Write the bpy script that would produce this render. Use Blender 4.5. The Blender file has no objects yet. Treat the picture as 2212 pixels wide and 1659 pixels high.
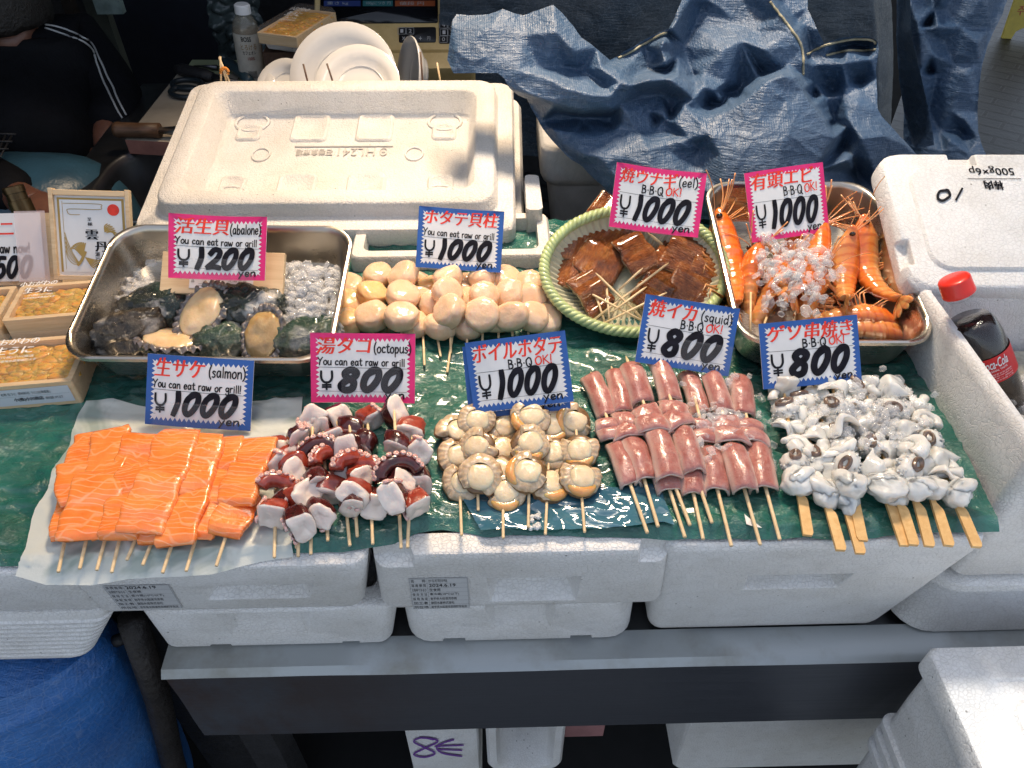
import bpy, bmesh, math, random
from mathutils import Vector, Matrix, noise
from mathutils.geometry import delaunay_2d_cdt

R = math.radians
PI = math.pi
sc = bpy.context.scene
col = sc.collection
rnd = random.Random(11)

# ------------------------------------------------------------------ camera
CAM = Vector((0, 0, 1.42))
PITCH, YAW, FPX, IW, IH = R(43), R(1.45), 1630.0, 2212.0, 1659.0
cam_data = bpy.data.cameras.new('camera')
cam = bpy.data.objects.new('camera', cam_data)
col.objects.link(cam)
cam.location = CAM
cam.rotation_euler = (PI / 2 - PITCH, 0, -YAW)
cam_data.sensor_width = 36
cam_data.lens = 36 * FPX / IW
cam_data.clip_start = 0.02
cam_data.clip_end = 200
sc.camera = cam

# ------------------------------------------------------------------ light
SUN_EL, SUN_AZ = R(75), R(20)       # the sun stands high behind the stall, a little to the right
world = bpy.data.worlds.new('World')
sc.world = world
world.use_nodes = True
wn = world.node_tree
wn.nodes.clear()
sky = wn.nodes.new('ShaderNodeTexSky')
sky.sky_type = 'NISHITA'
sky.sun_disc = False
sky.sun_elevation = SUN_EL
sky.sun_rotation = SUN_AZ
bg = wn.nodes.new('ShaderNodeBackground')
bg.inputs['Strength'].default_value = 0.15
wo = wn.nodes.new('ShaderNodeOutputWorld')
hs = wn.nodes.new('ShaderNodeHueSaturation')
hs.inputs['Saturation'].default_value = .55
wn.links.new(sky.outputs[0], hs.inputs['Color'])
wn.links.new(hs.outputs[0], bg.inputs[0])
wn.links.new(bg.outputs[0], wo.inputs[0])
sd = bpy.data.lights.new('sun', 'SUN')
sd.energy = 2.0
sd.angle = R(0.5)
sd.color = (1, .95, .87)
sun = bpy.data.objects.new('sun', sd)
col.objects.link(sun)
sdir = Vector((math.sin(SUN_AZ) * math.cos(SUN_EL), math.cos(SUN_AZ) * math.cos(SUN_EL), math.sin(SUN_EL)))
sun.rotation_euler = sdir.to_track_quat('Z', 'Y').to_euler()
sun.location = sdir * 8


def lamp(name, loc, target, size, power, color):
    d = bpy.data.lights.new(name, 'AREA')
    d.shape = 'DISK'
    d.size = size
    d.energy = power
    d.color = color
    o = bpy.data.objects.new(name, d)
    col.objects.link(o)
    o.location = loc
    o.rotation_euler = (Vector(loc) - Vector(target)).to_track_quat('Z', 'Y').to_euler()
    return o


# the warm shaded lamps that hang over the stall
for loc_, tg_, sz_, pw_, cl_, sp_ in (((.02, 1.36, 2.15), (-.16, .72, .9), .24, 3.7, (1, .75, .50), 74), ((.22, 1.22, 2.15), (.42, .95, 1.0), .16, 2.0, (1, .90, .78), 75), ((-.12, .62, 2.3), (-.10, .52, .9), .35, .5, (1, .86, .70), 90)):
    lo = lamp('stall_lamp', loc_, tg_, sz_, pw_, cl_)
    lo.data.spread = R(sp_)

vs = sc.view_settings
vs.view_transform = 'Standard'
vs.look = 'None'
vs.exposure = 0.58
vs.gamma = 1
vs.use_curve_mapping = False
sc.cycles.max_bounces = 8
sc.cycles.transmission_bounces = 6
sc.cycles.transparent_max_bounces = 8
sc.cycles.diffuse_bounces = 3
sc.cycles.glossy_bounces = 3
sc.cycles.caustics_reflective = False
sc.cycles.caustics_refractive = False
sc.cycles.sample_clamp_indirect = 6
sc.cycles.use_denoising = True

# ------------------------------------------------------------------ photograph -> place
_F = Vector((math.sin(YAW) * math.cos(PITCH), math.cos(YAW) * math.cos(PITCH), -math.sin(PITCH)))
_X = Vector((math.cos(YAW), -math.sin(YAW), 0))
_U = _X.cross(_F)


def ray(px, py):
    return _F + _X * ((px - IW / 2) / FPX) + _U * ((IH / 2 - py) / FPX)


def P(px, py, z):
    d = ray(px, py)
    return CAM + d * ((z - CAM.z) / d.z)


def PY(px, py, y):
    d = ray(px, py)
    return CAM + d * (y / d.y)


def PD(px, py, dep):
    return CAM + ray(px, py) * dep


def PPL(px, py, co, no):
    d = ray(px, py)
    return CAM + d * ((co - CAM).dot(no) / d.dot(no))


# ------------------------------------------------------------------ materials
def V(n, name):
    return n.inputs[name]


class NT:
    def __init__(s, name):
        s.m = bpy.data.materials.new(name)
        s.m.use_nodes = True
        s.t = s.m.node_tree
        s.b = s.t.nodes['Principled BSDF']
        s.tc = s.t.nodes.new('ShaderNodeTexCoord')

    def new(s, k, **kw):
        n = s.t.nodes.new(k)
        for a, b in kw.items():
            setattr(n, a, b)
        return n

    def link(s, a, b):
        s.t.links.new(a, b)

    def coords(s, scale=(1, 1, 1), rot=(0, 0, 0), rand=False, src='Object'):
        mp = s.new('ShaderNodeMapping')
        mp.inputs['Scale'].default_value = scale
        mp.inputs['Rotation'].default_value = rot
        s.link(s.tc.outputs[src], mp.inputs[0])
        if rand:
            oi = s.new('ShaderNodeObjectInfo')
            mu = s.new('ShaderNodeVectorMath', operation='SCALE')
            cx = s.new('ShaderNodeCombineXYZ')
            cx.inputs[0].default_value = 7
            cx.inputs[1].default_value = 13
            cx.inputs[2].default_value = 5
            s.link(cx.outputs[0], mu.inputs[0])
            s.link(oi.outputs['Random'], mu.inputs['Scale'])
            s.link(mu.outputs[0], mp.inputs['Location'])
        return mp.outputs[0]

    def noise(s, vec, scale, detail=3, rough=.5, dist=0):
        n = s.new('ShaderNodeTexNoise')
        n.inputs['Scale'].default_value = scale
        n.inputs['Detail'].default_value = detail
        n.inputs['Roughness'].default_value = rough
        n.inputs['Distortion'].default_value = dist
        s.link(vec, n.inputs['Vector'])
        return n.outputs[0]

    def voro(s, vec, scale, feature='F1', out='Distance', rand=1):
        n = s.new('ShaderNodeTexVoronoi', feature=feature)
        n.inputs['Scale'].default_value = scale
        n.inputs['Randomness'].default_value = rand
        s.link(vec, n.inputs['Vector'])
        return n.outputs[out]

    def wave(s, vec, scale, dist=2, detail=2, dscale=1, dirn='X', typ='BANDS', prof='SIN'):
        n = s.new('ShaderNodeTexWave', wave_type=typ, wave_profile=prof)
        if typ == 'BANDS':
            n.bands_direction = dirn
        n.inputs['Scale'].default_value = scale
        n.inputs['Distortion'].default_value = dist
        n.inputs['Detail'].default_value = detail
        n.inputs['Detail Scale'].default_value = dscale
        s.link(vec, n.inputs['Vector'])
        return n.outputs[1]

    def ramp(s, fac, stops, interp='LINEAR'):
        n = s.new('ShaderNodeValToRGB')
        e = n.color_ramp.elements
        n.color_ramp.interpolation = interp
        while len(e) < len(stops):
            e.new(.5)
        for x, (p, c) in zip(e, stops):
            x.position = p
            x.color = (c if len(c) == 4 else (*c, 1)) if not isinstance(c, (int, float)) else (c, c, c, 1)
        s.link(fac, n.inputs[0])
        return n.outputs[0]

    def mix(s, fac, a, b, blend='MIX'):
        n = s.new('ShaderNodeMix', data_type='RGBA', blend_type=blend)
        for sock, v in ((n.inputs[0], fac), (n.inputs[6], a), (n.inputs[7], b)):
            if isinstance(v, (int, float)):
                sock.default_value = v
            elif isinstance(v, tuple):
                sock.default_value = (*v, 1) if len(v) == 3 else v
            else:
                s.link(v, sock)
        return n.outputs[2]

    def math(s, op, a, b=0.0):
        n = s.new('ShaderNodeMath', operation=op)
        for sock, v in ((n.inputs[0], a), (n.inputs[1], b)):
            if isinstance(v, (int, float)):
                sock.default_value = v
            else:
                s.link(v, sock)
        return n.outputs[0]

    def bump(s, h, dist, strength=1.0, prev=None):
        n = s.new('ShaderNodeBump')
        n.inputs['Distance'].default_value = dist
        n.inputs['Strength'].default_value = strength
        s.link(h, n.inputs['Height'])
        if prev is not None:
            s.link(prev, n.inputs['Normal'])
        s.link(n.outputs[0], s.b.inputs['Normal'])
        return n.outputs[0]

    def set(s, **kw):
        for k, v in kw.items():
            i = s.b.inputs[k.replace('_', ' ')]
            if isinstance(v, (int, float)):
                i.default_value = v
            elif isinstance(v, tuple):
                i.default_value = (*v, 1) if (len(v) == 3 and i.type == 'RGBA') else v
            else:
                s.link(v, i)
        return s

    def sss(s, w, rad, scale):
        s.set(Subsurface_Weight=w, Subsurface_Radius=rad, Subsurface_Scale=scale)


def plain(name, c, rough=.5, metal=0, var=0.0, vs_=30, bump=0, bs=80, coat=0, **kw):
    n = NT(name)
    n.set(Roughness=rough, Metallic=metal, Coat_Weight=coat, **kw)
    if var:
        v = n.noise(n.coords(rand=True), vs_, 4, .6)
        lo = tuple(max(0, x * (1 - var)) for x in c)
        hi = tuple(min(1, x * (1 + var)) for x in c)
        n.set(Base_Color=n.ramp(v, [(.3, lo), (.7, hi)]))
    else:
        n.set(Base_Color=c)
    if bump:
        n.bump(n.noise(n.coords(rand=True), bs, 4, .6), bump)
    return n.m


def mat_foam(name='foam', tint=(.79, .785, .775), dirt=.5, bead=250):
    n = NT(name)
    c = n.coords(rand=True)
    d = n.noise(c, 9, 6, .7)
    d2 = n.noise(c, 46, 4, .7)
    m1 = n.ramp(d, [(.42, 0), (.8, 1)])
    spots = n.ramp(d2, [(.68, 0), (.76, 1)])
    base = n.mix(n.math('MULTIPLY', m1, dirt), tint, (.46, .42, .35))
    sc2 = n.ramp(n.noise(n.coords((1, .25, 2.5), (0, .5, 0), rand=True), 90, 4, .7), [(.66, 0), (.72, 1)])
    base = n.mix(n.math('MULTIPLY', sc2, .22), base, (.40, .39, .37))
    base = n.mix(n.math('MULTIPLY', spots, .45), base, (.38, .36, .32))
    ve = n.voro(c, bead, 'DISTANCE_TO_EDGE')
    ed = n.ramp(ve, [(0, 0), (.12, 1)])
    base = n.mix(.11, base, ed, 'MULTIPLY')
    dk = n.ramp(n.voro(c, 70, 'F1'), [(.055, 1), (.085, 0)])
    dm = n.ramp(n.noise(c, 14, 3, .6), [(.45, 0), (.6, 1)])
    base = n.mix(n.math('MULTIPLY', n.math('MULTIPLY', dk, dm), .75), base, (.12, .11, .09))
    md = n.ramp(n.voro(n.coords((1, .3, 1.6), rand=True), 34, 'F1', rand=.25), [(.16, 1), (.24, 0)])
    base = n.mix(n.math('MULTIPLY', md, .13), base, (.42, .42, .42))
    n.set(Base_Color=base, Roughness=.55, Specular_IOR_Level=.35)
    n.sss(.25, (1, .9, .8), .006)
    b = n.bump(ed, .0010, .5)
    n.bump(n.noise(c, 30, 4, .55), .0022, .5, b)
    return n.m


def mat_steel(name, base=(.55, .55, .54), rough=.28, dirt=.3, tone=(.22, .18, .12)):
    n = NT(name)
    c = n.coords(rand=True)
    br = n.noise(n.coords((4, 260, 260), rand=True), 6, 3, .6)
    d = n.ramp(n.noise(c, 12, 5, .65), [(.45, 0), (.75, 1)])
    n.set(Base_Color=n.mix(n.math('MULTIPLY', d, dirt), base, tone), Metallic=1,
          Roughness=n.math('ADD', n.math('MULTIPLY', br, .16), n.math('ADD', n.math('MULTIPLY', d, .18), rough - .08)))
    n.bump(n.noise(c, 25, 3, .5), .0012, .35)
    return n.m


def mat_wood(name, a, b, scale=(40, 3, 40), rough=.55):
    n = NT(name)
    g = n.noise(n.coords(scale, rand=True), 3, 5, .65, .8)
    n.set(Base_Color=n.ramp(g, [(.3, a), (.7, b)]), Roughness=rough)
    n.bump(g, .0004, .4)
    return n.m


def mat_tarp(name, ca, cb, grime=.35):
    n = NT(name)
    c = n.coords()
    br = n.noise(c, 7, 5, .65)
    cr = n.noise(n.coords((1, 1, 1), (0, 0, .3)), 34, 5, .7, .6)
    base = n.ramp(br, [(.25, ca), (.7, cb)])
    g = n.ramp(n.noise(c, 3.2, 6, .7), [(.45, 0), (.72, 1)])
    base = n.mix(n.math('MULTIPLY', g, grime), base, (.13, .13, .12))
    # worn pale creases and the tape weave
    vor = n.voro(n.coords((1.6, 1, 1.2)), 70, 'DISTANCE_TO_EDGE')
    crease = n.ramp(vor, [(0, 1), (.05, 0)])
    base = n.mix(n.math('MULTIPLY', n.math('MULTIPLY', crease, cr), .35), base, (.30, .36, .44))
    n.set(Base_Color=base, Roughness=n.ramp(cr, [(.3, .38), (.7, .56)]), Specular_IOR_Level=.5)
    wx = n.wave(n.coords(), 110, 2.0, 2, 4, 'X')
    wz = n.wave(n.coords(), 110, 2.0, 2, 4, 'Z')
    b = n.bump(n.math('ADD', wx, wz), .0005, .3)
    crk = n.noise(n.coords((.35, 1, 1.6)), 95, 4, .7, .5)
    b = n.bump(crk, .0034, .8, b)
    n.bump(n.noise(n.coords((1.5, 1, .5)), 60, 3, .6), .0025, .5, b)
    return n.m


M = {}
M['foam'] = mat_foam()
M['foam_dirty'] = mat_foam('foam_worn', (.70, .675, .64), .6)
M['steel'] = mat_steel('steel')
M['steel_tray'] = mat_steel('tray_steel', (.58, .53, .46), .27, .2)
M['steel_dark'] = mat_steel('dark_steel', (.17, .18, .20), .38, .5, (.08, .06, .05))
M['steel_edge'] = mat_steel('edge_steel', (.37, .395, .40), .42, .9, (.24, .23, .19))
M['steel_edge'].node_tree.nodes['Principled BSDF'].inputs['Metallic'].default_value = .45
n = NT('apron_steel')
c = n.coords()
sx_ = n.new('ShaderNodeSeparateXYZ')
n.link(n.tc.outputs['Generated'], sx_.inputs[0])
rust = n.math('MULTIPLY', n.ramp(sx_.outputs[0], [(.02, 1), (.22, 0)]), n.ramp(n.noise(n.coords((1, 1, .6)), 7, 5, .7), [(.40, 0), (.62, 1)]))
reflect_streak = n.math('MULTIPLY', n.ramp(n.noise(n.coords((2.2, 1, .45), (0, .35, 0)), 7, 4, .65, .8), [(.44, 0), (.66, 1)]), n.ramp(sx_.outputs[0], [(.50, 0), (.70, 1)]))  # pale reflections painted into the colour of the apron's right part
bs0 = n.mix(n.math('MULTIPLY', rust, .8), (.125, .135, .16), (.10, .055, .035))
n.set(Base_Color=n.mix(n.math('MULTIPLY', reflect_streak, .8), bs0, (.34, .38, .43)), Metallic=.75, Roughness=n.ramp(n.noise(n.coords((2, 1, 90)), 5, 3), [(.3, .30), (.7, .44)]))
n.bump(n.noise(n.coords((1, 1, .5)), 9, 3, .5), .004, .4)
M['apron_steel'] = n.m
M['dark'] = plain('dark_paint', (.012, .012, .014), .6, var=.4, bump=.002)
M['tarp'] = mat_tarp('tarp_blue', (.023, .056, .112), (.066, .122, .215), .28)
M['tarp_old'] = mat_tarp('tarp_grey_blue', (.015, .030, .050), (.033, .057, .086), .5)
M['tarp_new'] = mat_tarp('tarp_bright_blue', (.010, .085, .30), (.035, .18, .50), .35)
M['wood_skewer'] = mat_wood('bamboo_skewer', (.66, .46, .24), (.80, .62, .38), (60, 60, 3), .5)
M['wood_flat'] = mat_wood('bamboo_flat', (.62, .36, .13), (.76, .50, .22), (50, 50, 3), .5)
M['wood_board'] = mat_wood('pale_wood', (.58, .40, .22), (.72, .54, .33), (4, 55, 55), .55)
M['wood_dark'] = mat_wood('dark_wood', (.05, .025, .012), (.14, .07, .035), (6, 60, 60), .5)
M['black'] = plain('black_ink', (.012, .012, .016), .55, Specular_IOR_Level=.2)
M['marker'] = plain('black_marker', (.012, .012, .018), .75, var=.5, vs_=120, Specular_IOR_Level=.12)
M['red'] = plain('red_marker', (.80, .035, .012), .5, var=.2, vs_=150)
M['card'] = plain('card_paper', (.72, .72, .72), .5, var=.05, vs_=40)
M['card_blue'] = plain('blue_card', (.022, .10, .36), .45, var=.1, vs_=60)
M['card_pink'] = plain('pink_card', (.70, .02, .17), .45, var=.08, vs_=60)
M['white'] = plain('white_ink', (.8, .8, .8), .5)
M['gold'] = plain('gold_ink', (.42, .27, .07), .4, metal=.3)
M['violet'] = plain('violet_marker', (.16, .05, .30), .5)
M['china'] = plain('china_white', (.74, .71, .66), .12, var=.03, vs_=20, coat=.5)


def mat_clear(name, tint=(.5, .5, .5), alpha=.08, rough=.06):
    n = NT(name)
    n.set(Base_Color=tint, Roughness=rough, Alpha=alpha, Specular_IOR_Level=.8)
    return n.m


M['clear'] = mat_clear('clear_plastic')
M['clear2'] = mat_clear('clear_film', alpha=.07)


# ------------------------------------------------------------------ objects
def tag(o, label=None, cat=None, group=None, kind=None):
    if label:
        o['label'] = label
    if cat:
        o['category'] = cat
    if group:
        o['group'] = group
    if kind:
        o['kind'] = kind
    return o


def thing(name, label, cat, loc=(0, 0, 0), rot=None, group=None):
    o = bpy.data.objects.new(name, None)
    o.empty_display_size = .02
    col.objects.link(o)
    if rot is not None:
        o.matrix_basis = Matrix.Translation(loc) @ rot.to_4x4()
    else:
        o.location = loc
    tag(o, label, cat, group)
    return o


def rootmat(o):
    return o.matrix_basis.copy() if o.parent is None else rootmat(o.parent) @ o.matrix_basis


class MB:
    """collects vertices and faces, each face with a material slot"""

    def __init__(s):
        s.v, s.f, s.m, s.sm = [], [], [], []

    def add(s, vs_, fs_, mi=0, smooth=True):
        o = len(s.v)
        s.v.extend(Vector(x) for x in vs_)
        for f in fs_:
            s.f.append([i + o for i in f])
            s.m.append(mi)
            s.sm.append(smooth)
        return s

    def xf(s, mtx, start=0):
        for i in range(start, len(s.v)):
            s.v[i] = mtx @ s.v[i]
        return s

    def loft(s, rings, mi=0, cap0=True, cap1=True, closed=True, smooth=True):
        n = len(rings[0])
        vs_ = [p for r in rings for p in r]
        fs_ = []
        for k in range(len(rings) - 1):
            for i in range(n if closed else n - 1):
                j = (i + 1) % n
                fs_.append((k * n + i, k * n + j, (k + 1) * n + j, (k + 1) * n + i))
        if cap0:
            fs_.append(tuple(range(n - 1, -1, -1)))
        if cap1:
            fs_.append(tuple((len(rings) - 1) * n + i for i in range(n)))
        return s.add(vs_, fs_, mi, smooth)

    def tube(s, pts, rad, n=8, mi=0, caps=True):
        pts = [Vector(p) for p in pts]
        rings = []
        up = Vector((0, 0, 1))
        for i, p in enumerate(pts):
            t = (pts[min(i + 1, len(pts) - 1)] - pts[max(i - 1, 0)]).normalized()
            a = up if abs(t.dot(up)) < .95 else Vector((1, 0, 0))
            u = t.cross(a).normalized()
            w = u.cross(t)
            r = rad[i] if isinstance(rad, (list, tuple)) else rad
            rings.append([p + (u * math.cos(q) + w * math.sin(q)) * r for q in [2 * PI * k / n for k in range(n)]])
        return s.loft(rings, mi, caps, caps)

    def box(s, x0, x1, y0, y1, z0, z1, mi=0):
        vs_ = [(x, y, z) for z in (z0, z1) for y in (y0, y1) for x in (x0, x1)]
        return s.add(vs_, [(0, 2, 3, 1), (4, 5, 7, 6), (0, 1, 5, 4), (2, 6, 7, 3), (0, 4, 6, 2), (1, 3, 7, 5)], mi, False)

    def grid(s, fn, nu, nv, mi=0, smooth=True):
        vs_ = [fn(i / nu, j / nv) for j in range(nv + 1) for i in range(nu + 1)]
        fs_ = [(j * (nu + 1) + i, j * (nu + 1) + i + 1, (j + 1) * (nu + 1) + i + 1, (j + 1) * (nu + 1) + i) for j in range(nv) for i in range(nu)]
        return s.add(vs_, fs_, mi, smooth)

    def sphere(s, c, r, seg=16, ring=10, mi=0, fn=None):
        c = Vector(c)
        r = Vector(r) if not isinstance(r, (int, float)) else Vector((r, r, r))
        vs_ = []

        def pt(th, ph):
            d = Vector((math.sin(th) * math.cos(ph), math.sin(th) * math.sin(ph), math.cos(th)))
            q = Vector((d.x * r.x, d.y * r.y, d.z * r.z))
            return c + (fn(d, q) if fn else q)
        vs_.append(pt(0, 0))
        for k in range(1, ring):
            for i in range(seg):
                vs_.append(pt(PI * k / ring, 2 * PI * i / seg))
        vs_.append(pt(PI, 0))
        fs_ = [(0, 1 + i, 1 + (i + 1) % seg) for i in range(seg)]
        for k in range(ring - 2):
            a = 1 + k * seg
            for i in range(seg):
                j = (i + 1) % seg
                fs_.append((a + i, a + seg + i, a + seg + j, a + j))
        a = 1 + (ring - 2) * seg
        fs_ += [(len(vs_) - 1, a + (i + 1) % seg, a + i) for i in range(seg)]
        return s.add(vs_, fs_, mi)

    def mesh(s, name, mats):
        me = bpy.data.meshes.new(name)
        me.from_pydata([tuple(v) for v in s.v], [], s.f)
        for m in (mats if isinstance(mats, (list, tuple)) else [mats]):
            me.materials.append(m)
        me.polygons.foreach_set('material_index', s.m)
        me.polygons.foreach_set('use_smooth', s.sm)
        me.update()
        return me

    def build(s, name, mats, parent=None, local=False, origin=None):
        """link as ONE mesh object; vertices are in world space unless local"""
        if parent is not None:
            if not local:
                inv = rootmat(parent).inverted()
                s.xf(inv)
        elif origin is None and not local and s.v:
            lo = Vector([min(v[i] for v in s.v) for i in range(3)])
            hi = Vector([max(v[i] for v in s.v) for i in range(3)])
            origin = Vector(((lo.x + hi.x) / 2, (lo.y + hi.y) / 2, lo.z))
        if origin is not None:
            for v in s.v:
                v -= origin
        o = bpy.data.objects.new(name, s.mesh(name, mats))
        col.objects.link(o)
        if parent is not None:
            o.parent = parent
        if origin is not None:
            o.location = origin
        return o


def copy_tree(o, parent=None):
    c = o.copy()
    col.objects.link(c)
    if parent is not None:
        c.parent = parent
    for ch in list(o.children):
        copy_tree(ch, c)
    return c


def rrect(w, d, r, z, n=5, cx=0, cy=0):
    """rounded rectangle ring, counter-clockwise"""
    r = min(r, w / 2 - 1e-4, d / 2 - 1e-4)
    out = []
    for (sx, sy, a0) in ((1, -1, -PI / 2), (1, 1, 0), (-1, 1, PI / 2), (-1, -1, PI)):
        for k in range(n + 1):
            a = a0 + PI / 2 * k / n
            out.append(Vector((cx + sx * (w / 2 - r) + r * math.cos(a), cy + sy * (d / 2 - r) + r * math.sin(a), z)))
    return out


def frame_from(fl, fr, br, bl):
    """best rectangle through four points: centre, x axis, y axis, normal, width, depth"""
    c = (fl + fr + br + bl) / 4
    x = ((fr - fl) + (br - bl)) / 2
    y = ((bl - fl) + (br - fr)) / 2
    w, d = x.length, y.length
    x.normalize()
    z = x.cross(y).normalized()
    y = z.cross(x)
    return c, x, y, z, w, d


def rot_of(x, y, z):
    return Matrix((x, y, z)).transposed()


def carve(o, cutters, local=False):
    """cut closed meshes out of an object (all in the same space)"""
    cut = bpy.data.objects.new('cut', None)
    mb = MB()
    for c in cutters:
        mb.add(c.v, c.f, 0, False)
    if not local:
        mb.xf(rootmat(o).inverted())
    cm = mb.mesh('cut', [])
    bm = bmesh.new()
    bm.from_mesh(cm)
    bmesh.ops.recalc_face_normals(bm, faces=bm.faces)
    bm.to_mesh(cm)
    bm.free()
    bm = bmesh.new()
    bm.from_mesh(o.data)
    bmesh.ops.recalc_face_normals(bm, faces=bm.faces)
    bm.to_mesh(o.data)
    bm.free()
    bpy.data.objects.remove(cut)
    cut = bpy.data.objects.new('cut', cm)
    col.objects.link(cut)
    par, mw = o.parent, o.matrix_basis.copy()
    o.parent = None
    o.matrix_basis = Matrix.Identity(4)
    md = o.modifiers.new('b', 'BOOLEAN')
    md.operation = 'DIFFERENCE'
    md.object = cut
    md.solver = 'EXACT'
    dg = bpy.context.evaluated_depsgraph_get()
    me = bpy.data.meshes.new_from_object(o.evaluated_get(dg))
    o.modifiers.clear()
    old = o.data
    if len(me.polygons) > 4:
        o.data = me
        if old.materials and not me.materials:
            for m in old.materials:
                me.materials.append(m)
    o.parent = par
    o.matrix_basis = mw
    bpy.data.objects.remove(cut)
    return o


def soften(o, w=.003, seg=2, ang=35):
    md = o.modifiers.new('bevel', 'BEVEL')
    md.width = w
    md.segments = seg
    md.limit_method = 'ANGLE'
    md.angle_limit = R(ang)
    md.harden_normals = False
    return o


def autosmooth(o, ang=35):
    me = o.data
    bm = bmesh.new()
    bm.from_mesh(me)
    for f in bm.faces:
        f.smooth = True
    for e in bm.edges:
        if len(e.link_faces) == 2 and e.calc_face_angle(0) > R(ang):
            e.smooth = False
    bm.to_mesh(me)
    bm.free()
    return o


def subsurf(o, n=1):
    md = o.modifiers.new('sub', 'SUBSURF')
    md.levels = n
    md.render_levels = n
    return o


def nz(p, s=1.0, seed=0.0):
    return noise.noise(Vector((p[0] * s + seed * 17.3, p[1] * s - seed * 7.1, p[2] * s + seed * 3.7)))


def catmull(pts, n=6, closed=False):
    pts = [Vector(p) for p in pts]
    if len(pts) < 3:
        return pts
    out = []
    L = len(pts)
    for i in range(L if closed else L - 1):
        g = (lambda k: pts[k % L]) if closed else (lambda k: pts[min(max(k, 0), L - 1)])
        p0, p1, p2, p3 = g(i - 1), g(i), g(i + 1), g(i + 2)
        for k in range(n):
            t = k / n
            out.append(.5 * ((2 * p1) + (p2 - p0) * t + (2 * p0 - 5 * p1 + 4 * p2 - p3) * t * t + (3 * p1 - p0 - 3 * p2 + p3) * t ** 3))
    out.append(pts[0].copy() if closed else pts[-1])
    return out


# ------------------------------------------------------------------ writing
_tcache = {}


def text_mesh(body, offset=0.0, shear=0.0):
    k = (body, offset, shear)
    if k not in _tcache:
        cu = bpy.data.curves.new('t', 'FONT')
        cu.body = body
        cu.offset = offset
        cu.shear = shear
        cu.resolution_u = 3
        o = bpy.data.objects.new('t', cu)
        col.objects.link(o)
        dg = bpy.context.evaluated_depsgraph_get()
        me = bpy.data.meshes.new_from_object(o.evaluated_get(dg))
        vs_ = [v.co.copy() for v in me.vertices]
        fs_ = [tuple(p.vertices) for p in me.polygons]
        bpy.data.objects.remove(o)
        if vs_:
            x0, x1 = min(v.x for v in vs_), max(v.x for v in vs_)
            y0, y1 = min(v.y for v in vs_), max(v.y for v in vs_)
        else:
            x0 = y0 = 0
            x1 = y1 = 1
        _tcache[k] = ([((v.x - x0) / max(1e-6, x1 - x0), (v.y - y0) / max(1e-6, y1 - y0)) for v in vs_], fs_)
    return _tcache[k]


def text_into(mb, body, x0, y0, x1, y1, fn, mi, offset=0.0, shear=0.0, slope=0.0, z=.0004):
    vs_, fs_ = text_mesh(body, 0.0, shear)
    w = abs(x1 - x0) * offset / max(1, len(body)) * 5
    for k in range(1 if offset == 0 else 3):
        mb.add([fn(x0 + u * (x1 - x0) + (k - 1) * w * .5 * (offset > 0), y0 + v * (y1 - y0) + slope * u, z + k * 3e-5 * (offset > 0)) for u, v in vs_], fs_, mi, False)


def under(child, part):
    """make a mark a sub-part of the part it sits on (both share the thing's frame)"""
    child.parent = part
    return child


_zs = [0]


def stroke(mb, pts, w, fn, mi, z=.0004, smooth=4, aspect=1.0):
    """a pen stroke: pts in card units, w its width in card units (x); aspect = height / width of the card"""
    p = catmull([(a, b * aspect, 0) for a, b in pts], smooth) if len(pts) > 2 else [Vector((a, b * aspect, 0)) for a, b in pts]
    L, Rr = [], []
    n = len(p)
    for i in range(n):
        t = (p[min(i + 1, n - 1)] - p[max(i - 1, 0)])
        if t.length < 1e-9:
            t = Vector((1, 0, 0))
        t.normalize()
        q = Vector((-t.y, t.x, 0))
        e = p[i] + (t * (w * .35) if i == n - 1 else (-t * (w * .35) if i == 0 else Vector()))
        ww = w * (.42 if i in (0, n - 1) else .5)
        L.append(e + q * ww)
        Rr.append(e - q * ww)
    _zs[0] = (_zs[0] + 1) % 40
    zz = z + _zs[0] * 6e-6
    vs_ = []
    for i, a in enumerate(L):
        vs_.append(fn(a.x, a.y / aspect, zz + i * 3e-6))
    for i, a in enumerate(Rr):
        vs_.append(fn(a.x, a.y / aspect, zz + i * 3e-6))
    mb.add(vs_, [(n + i, n + i + 1, i + 1, i) for i in range(n - 1)], mi, False)


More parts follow.
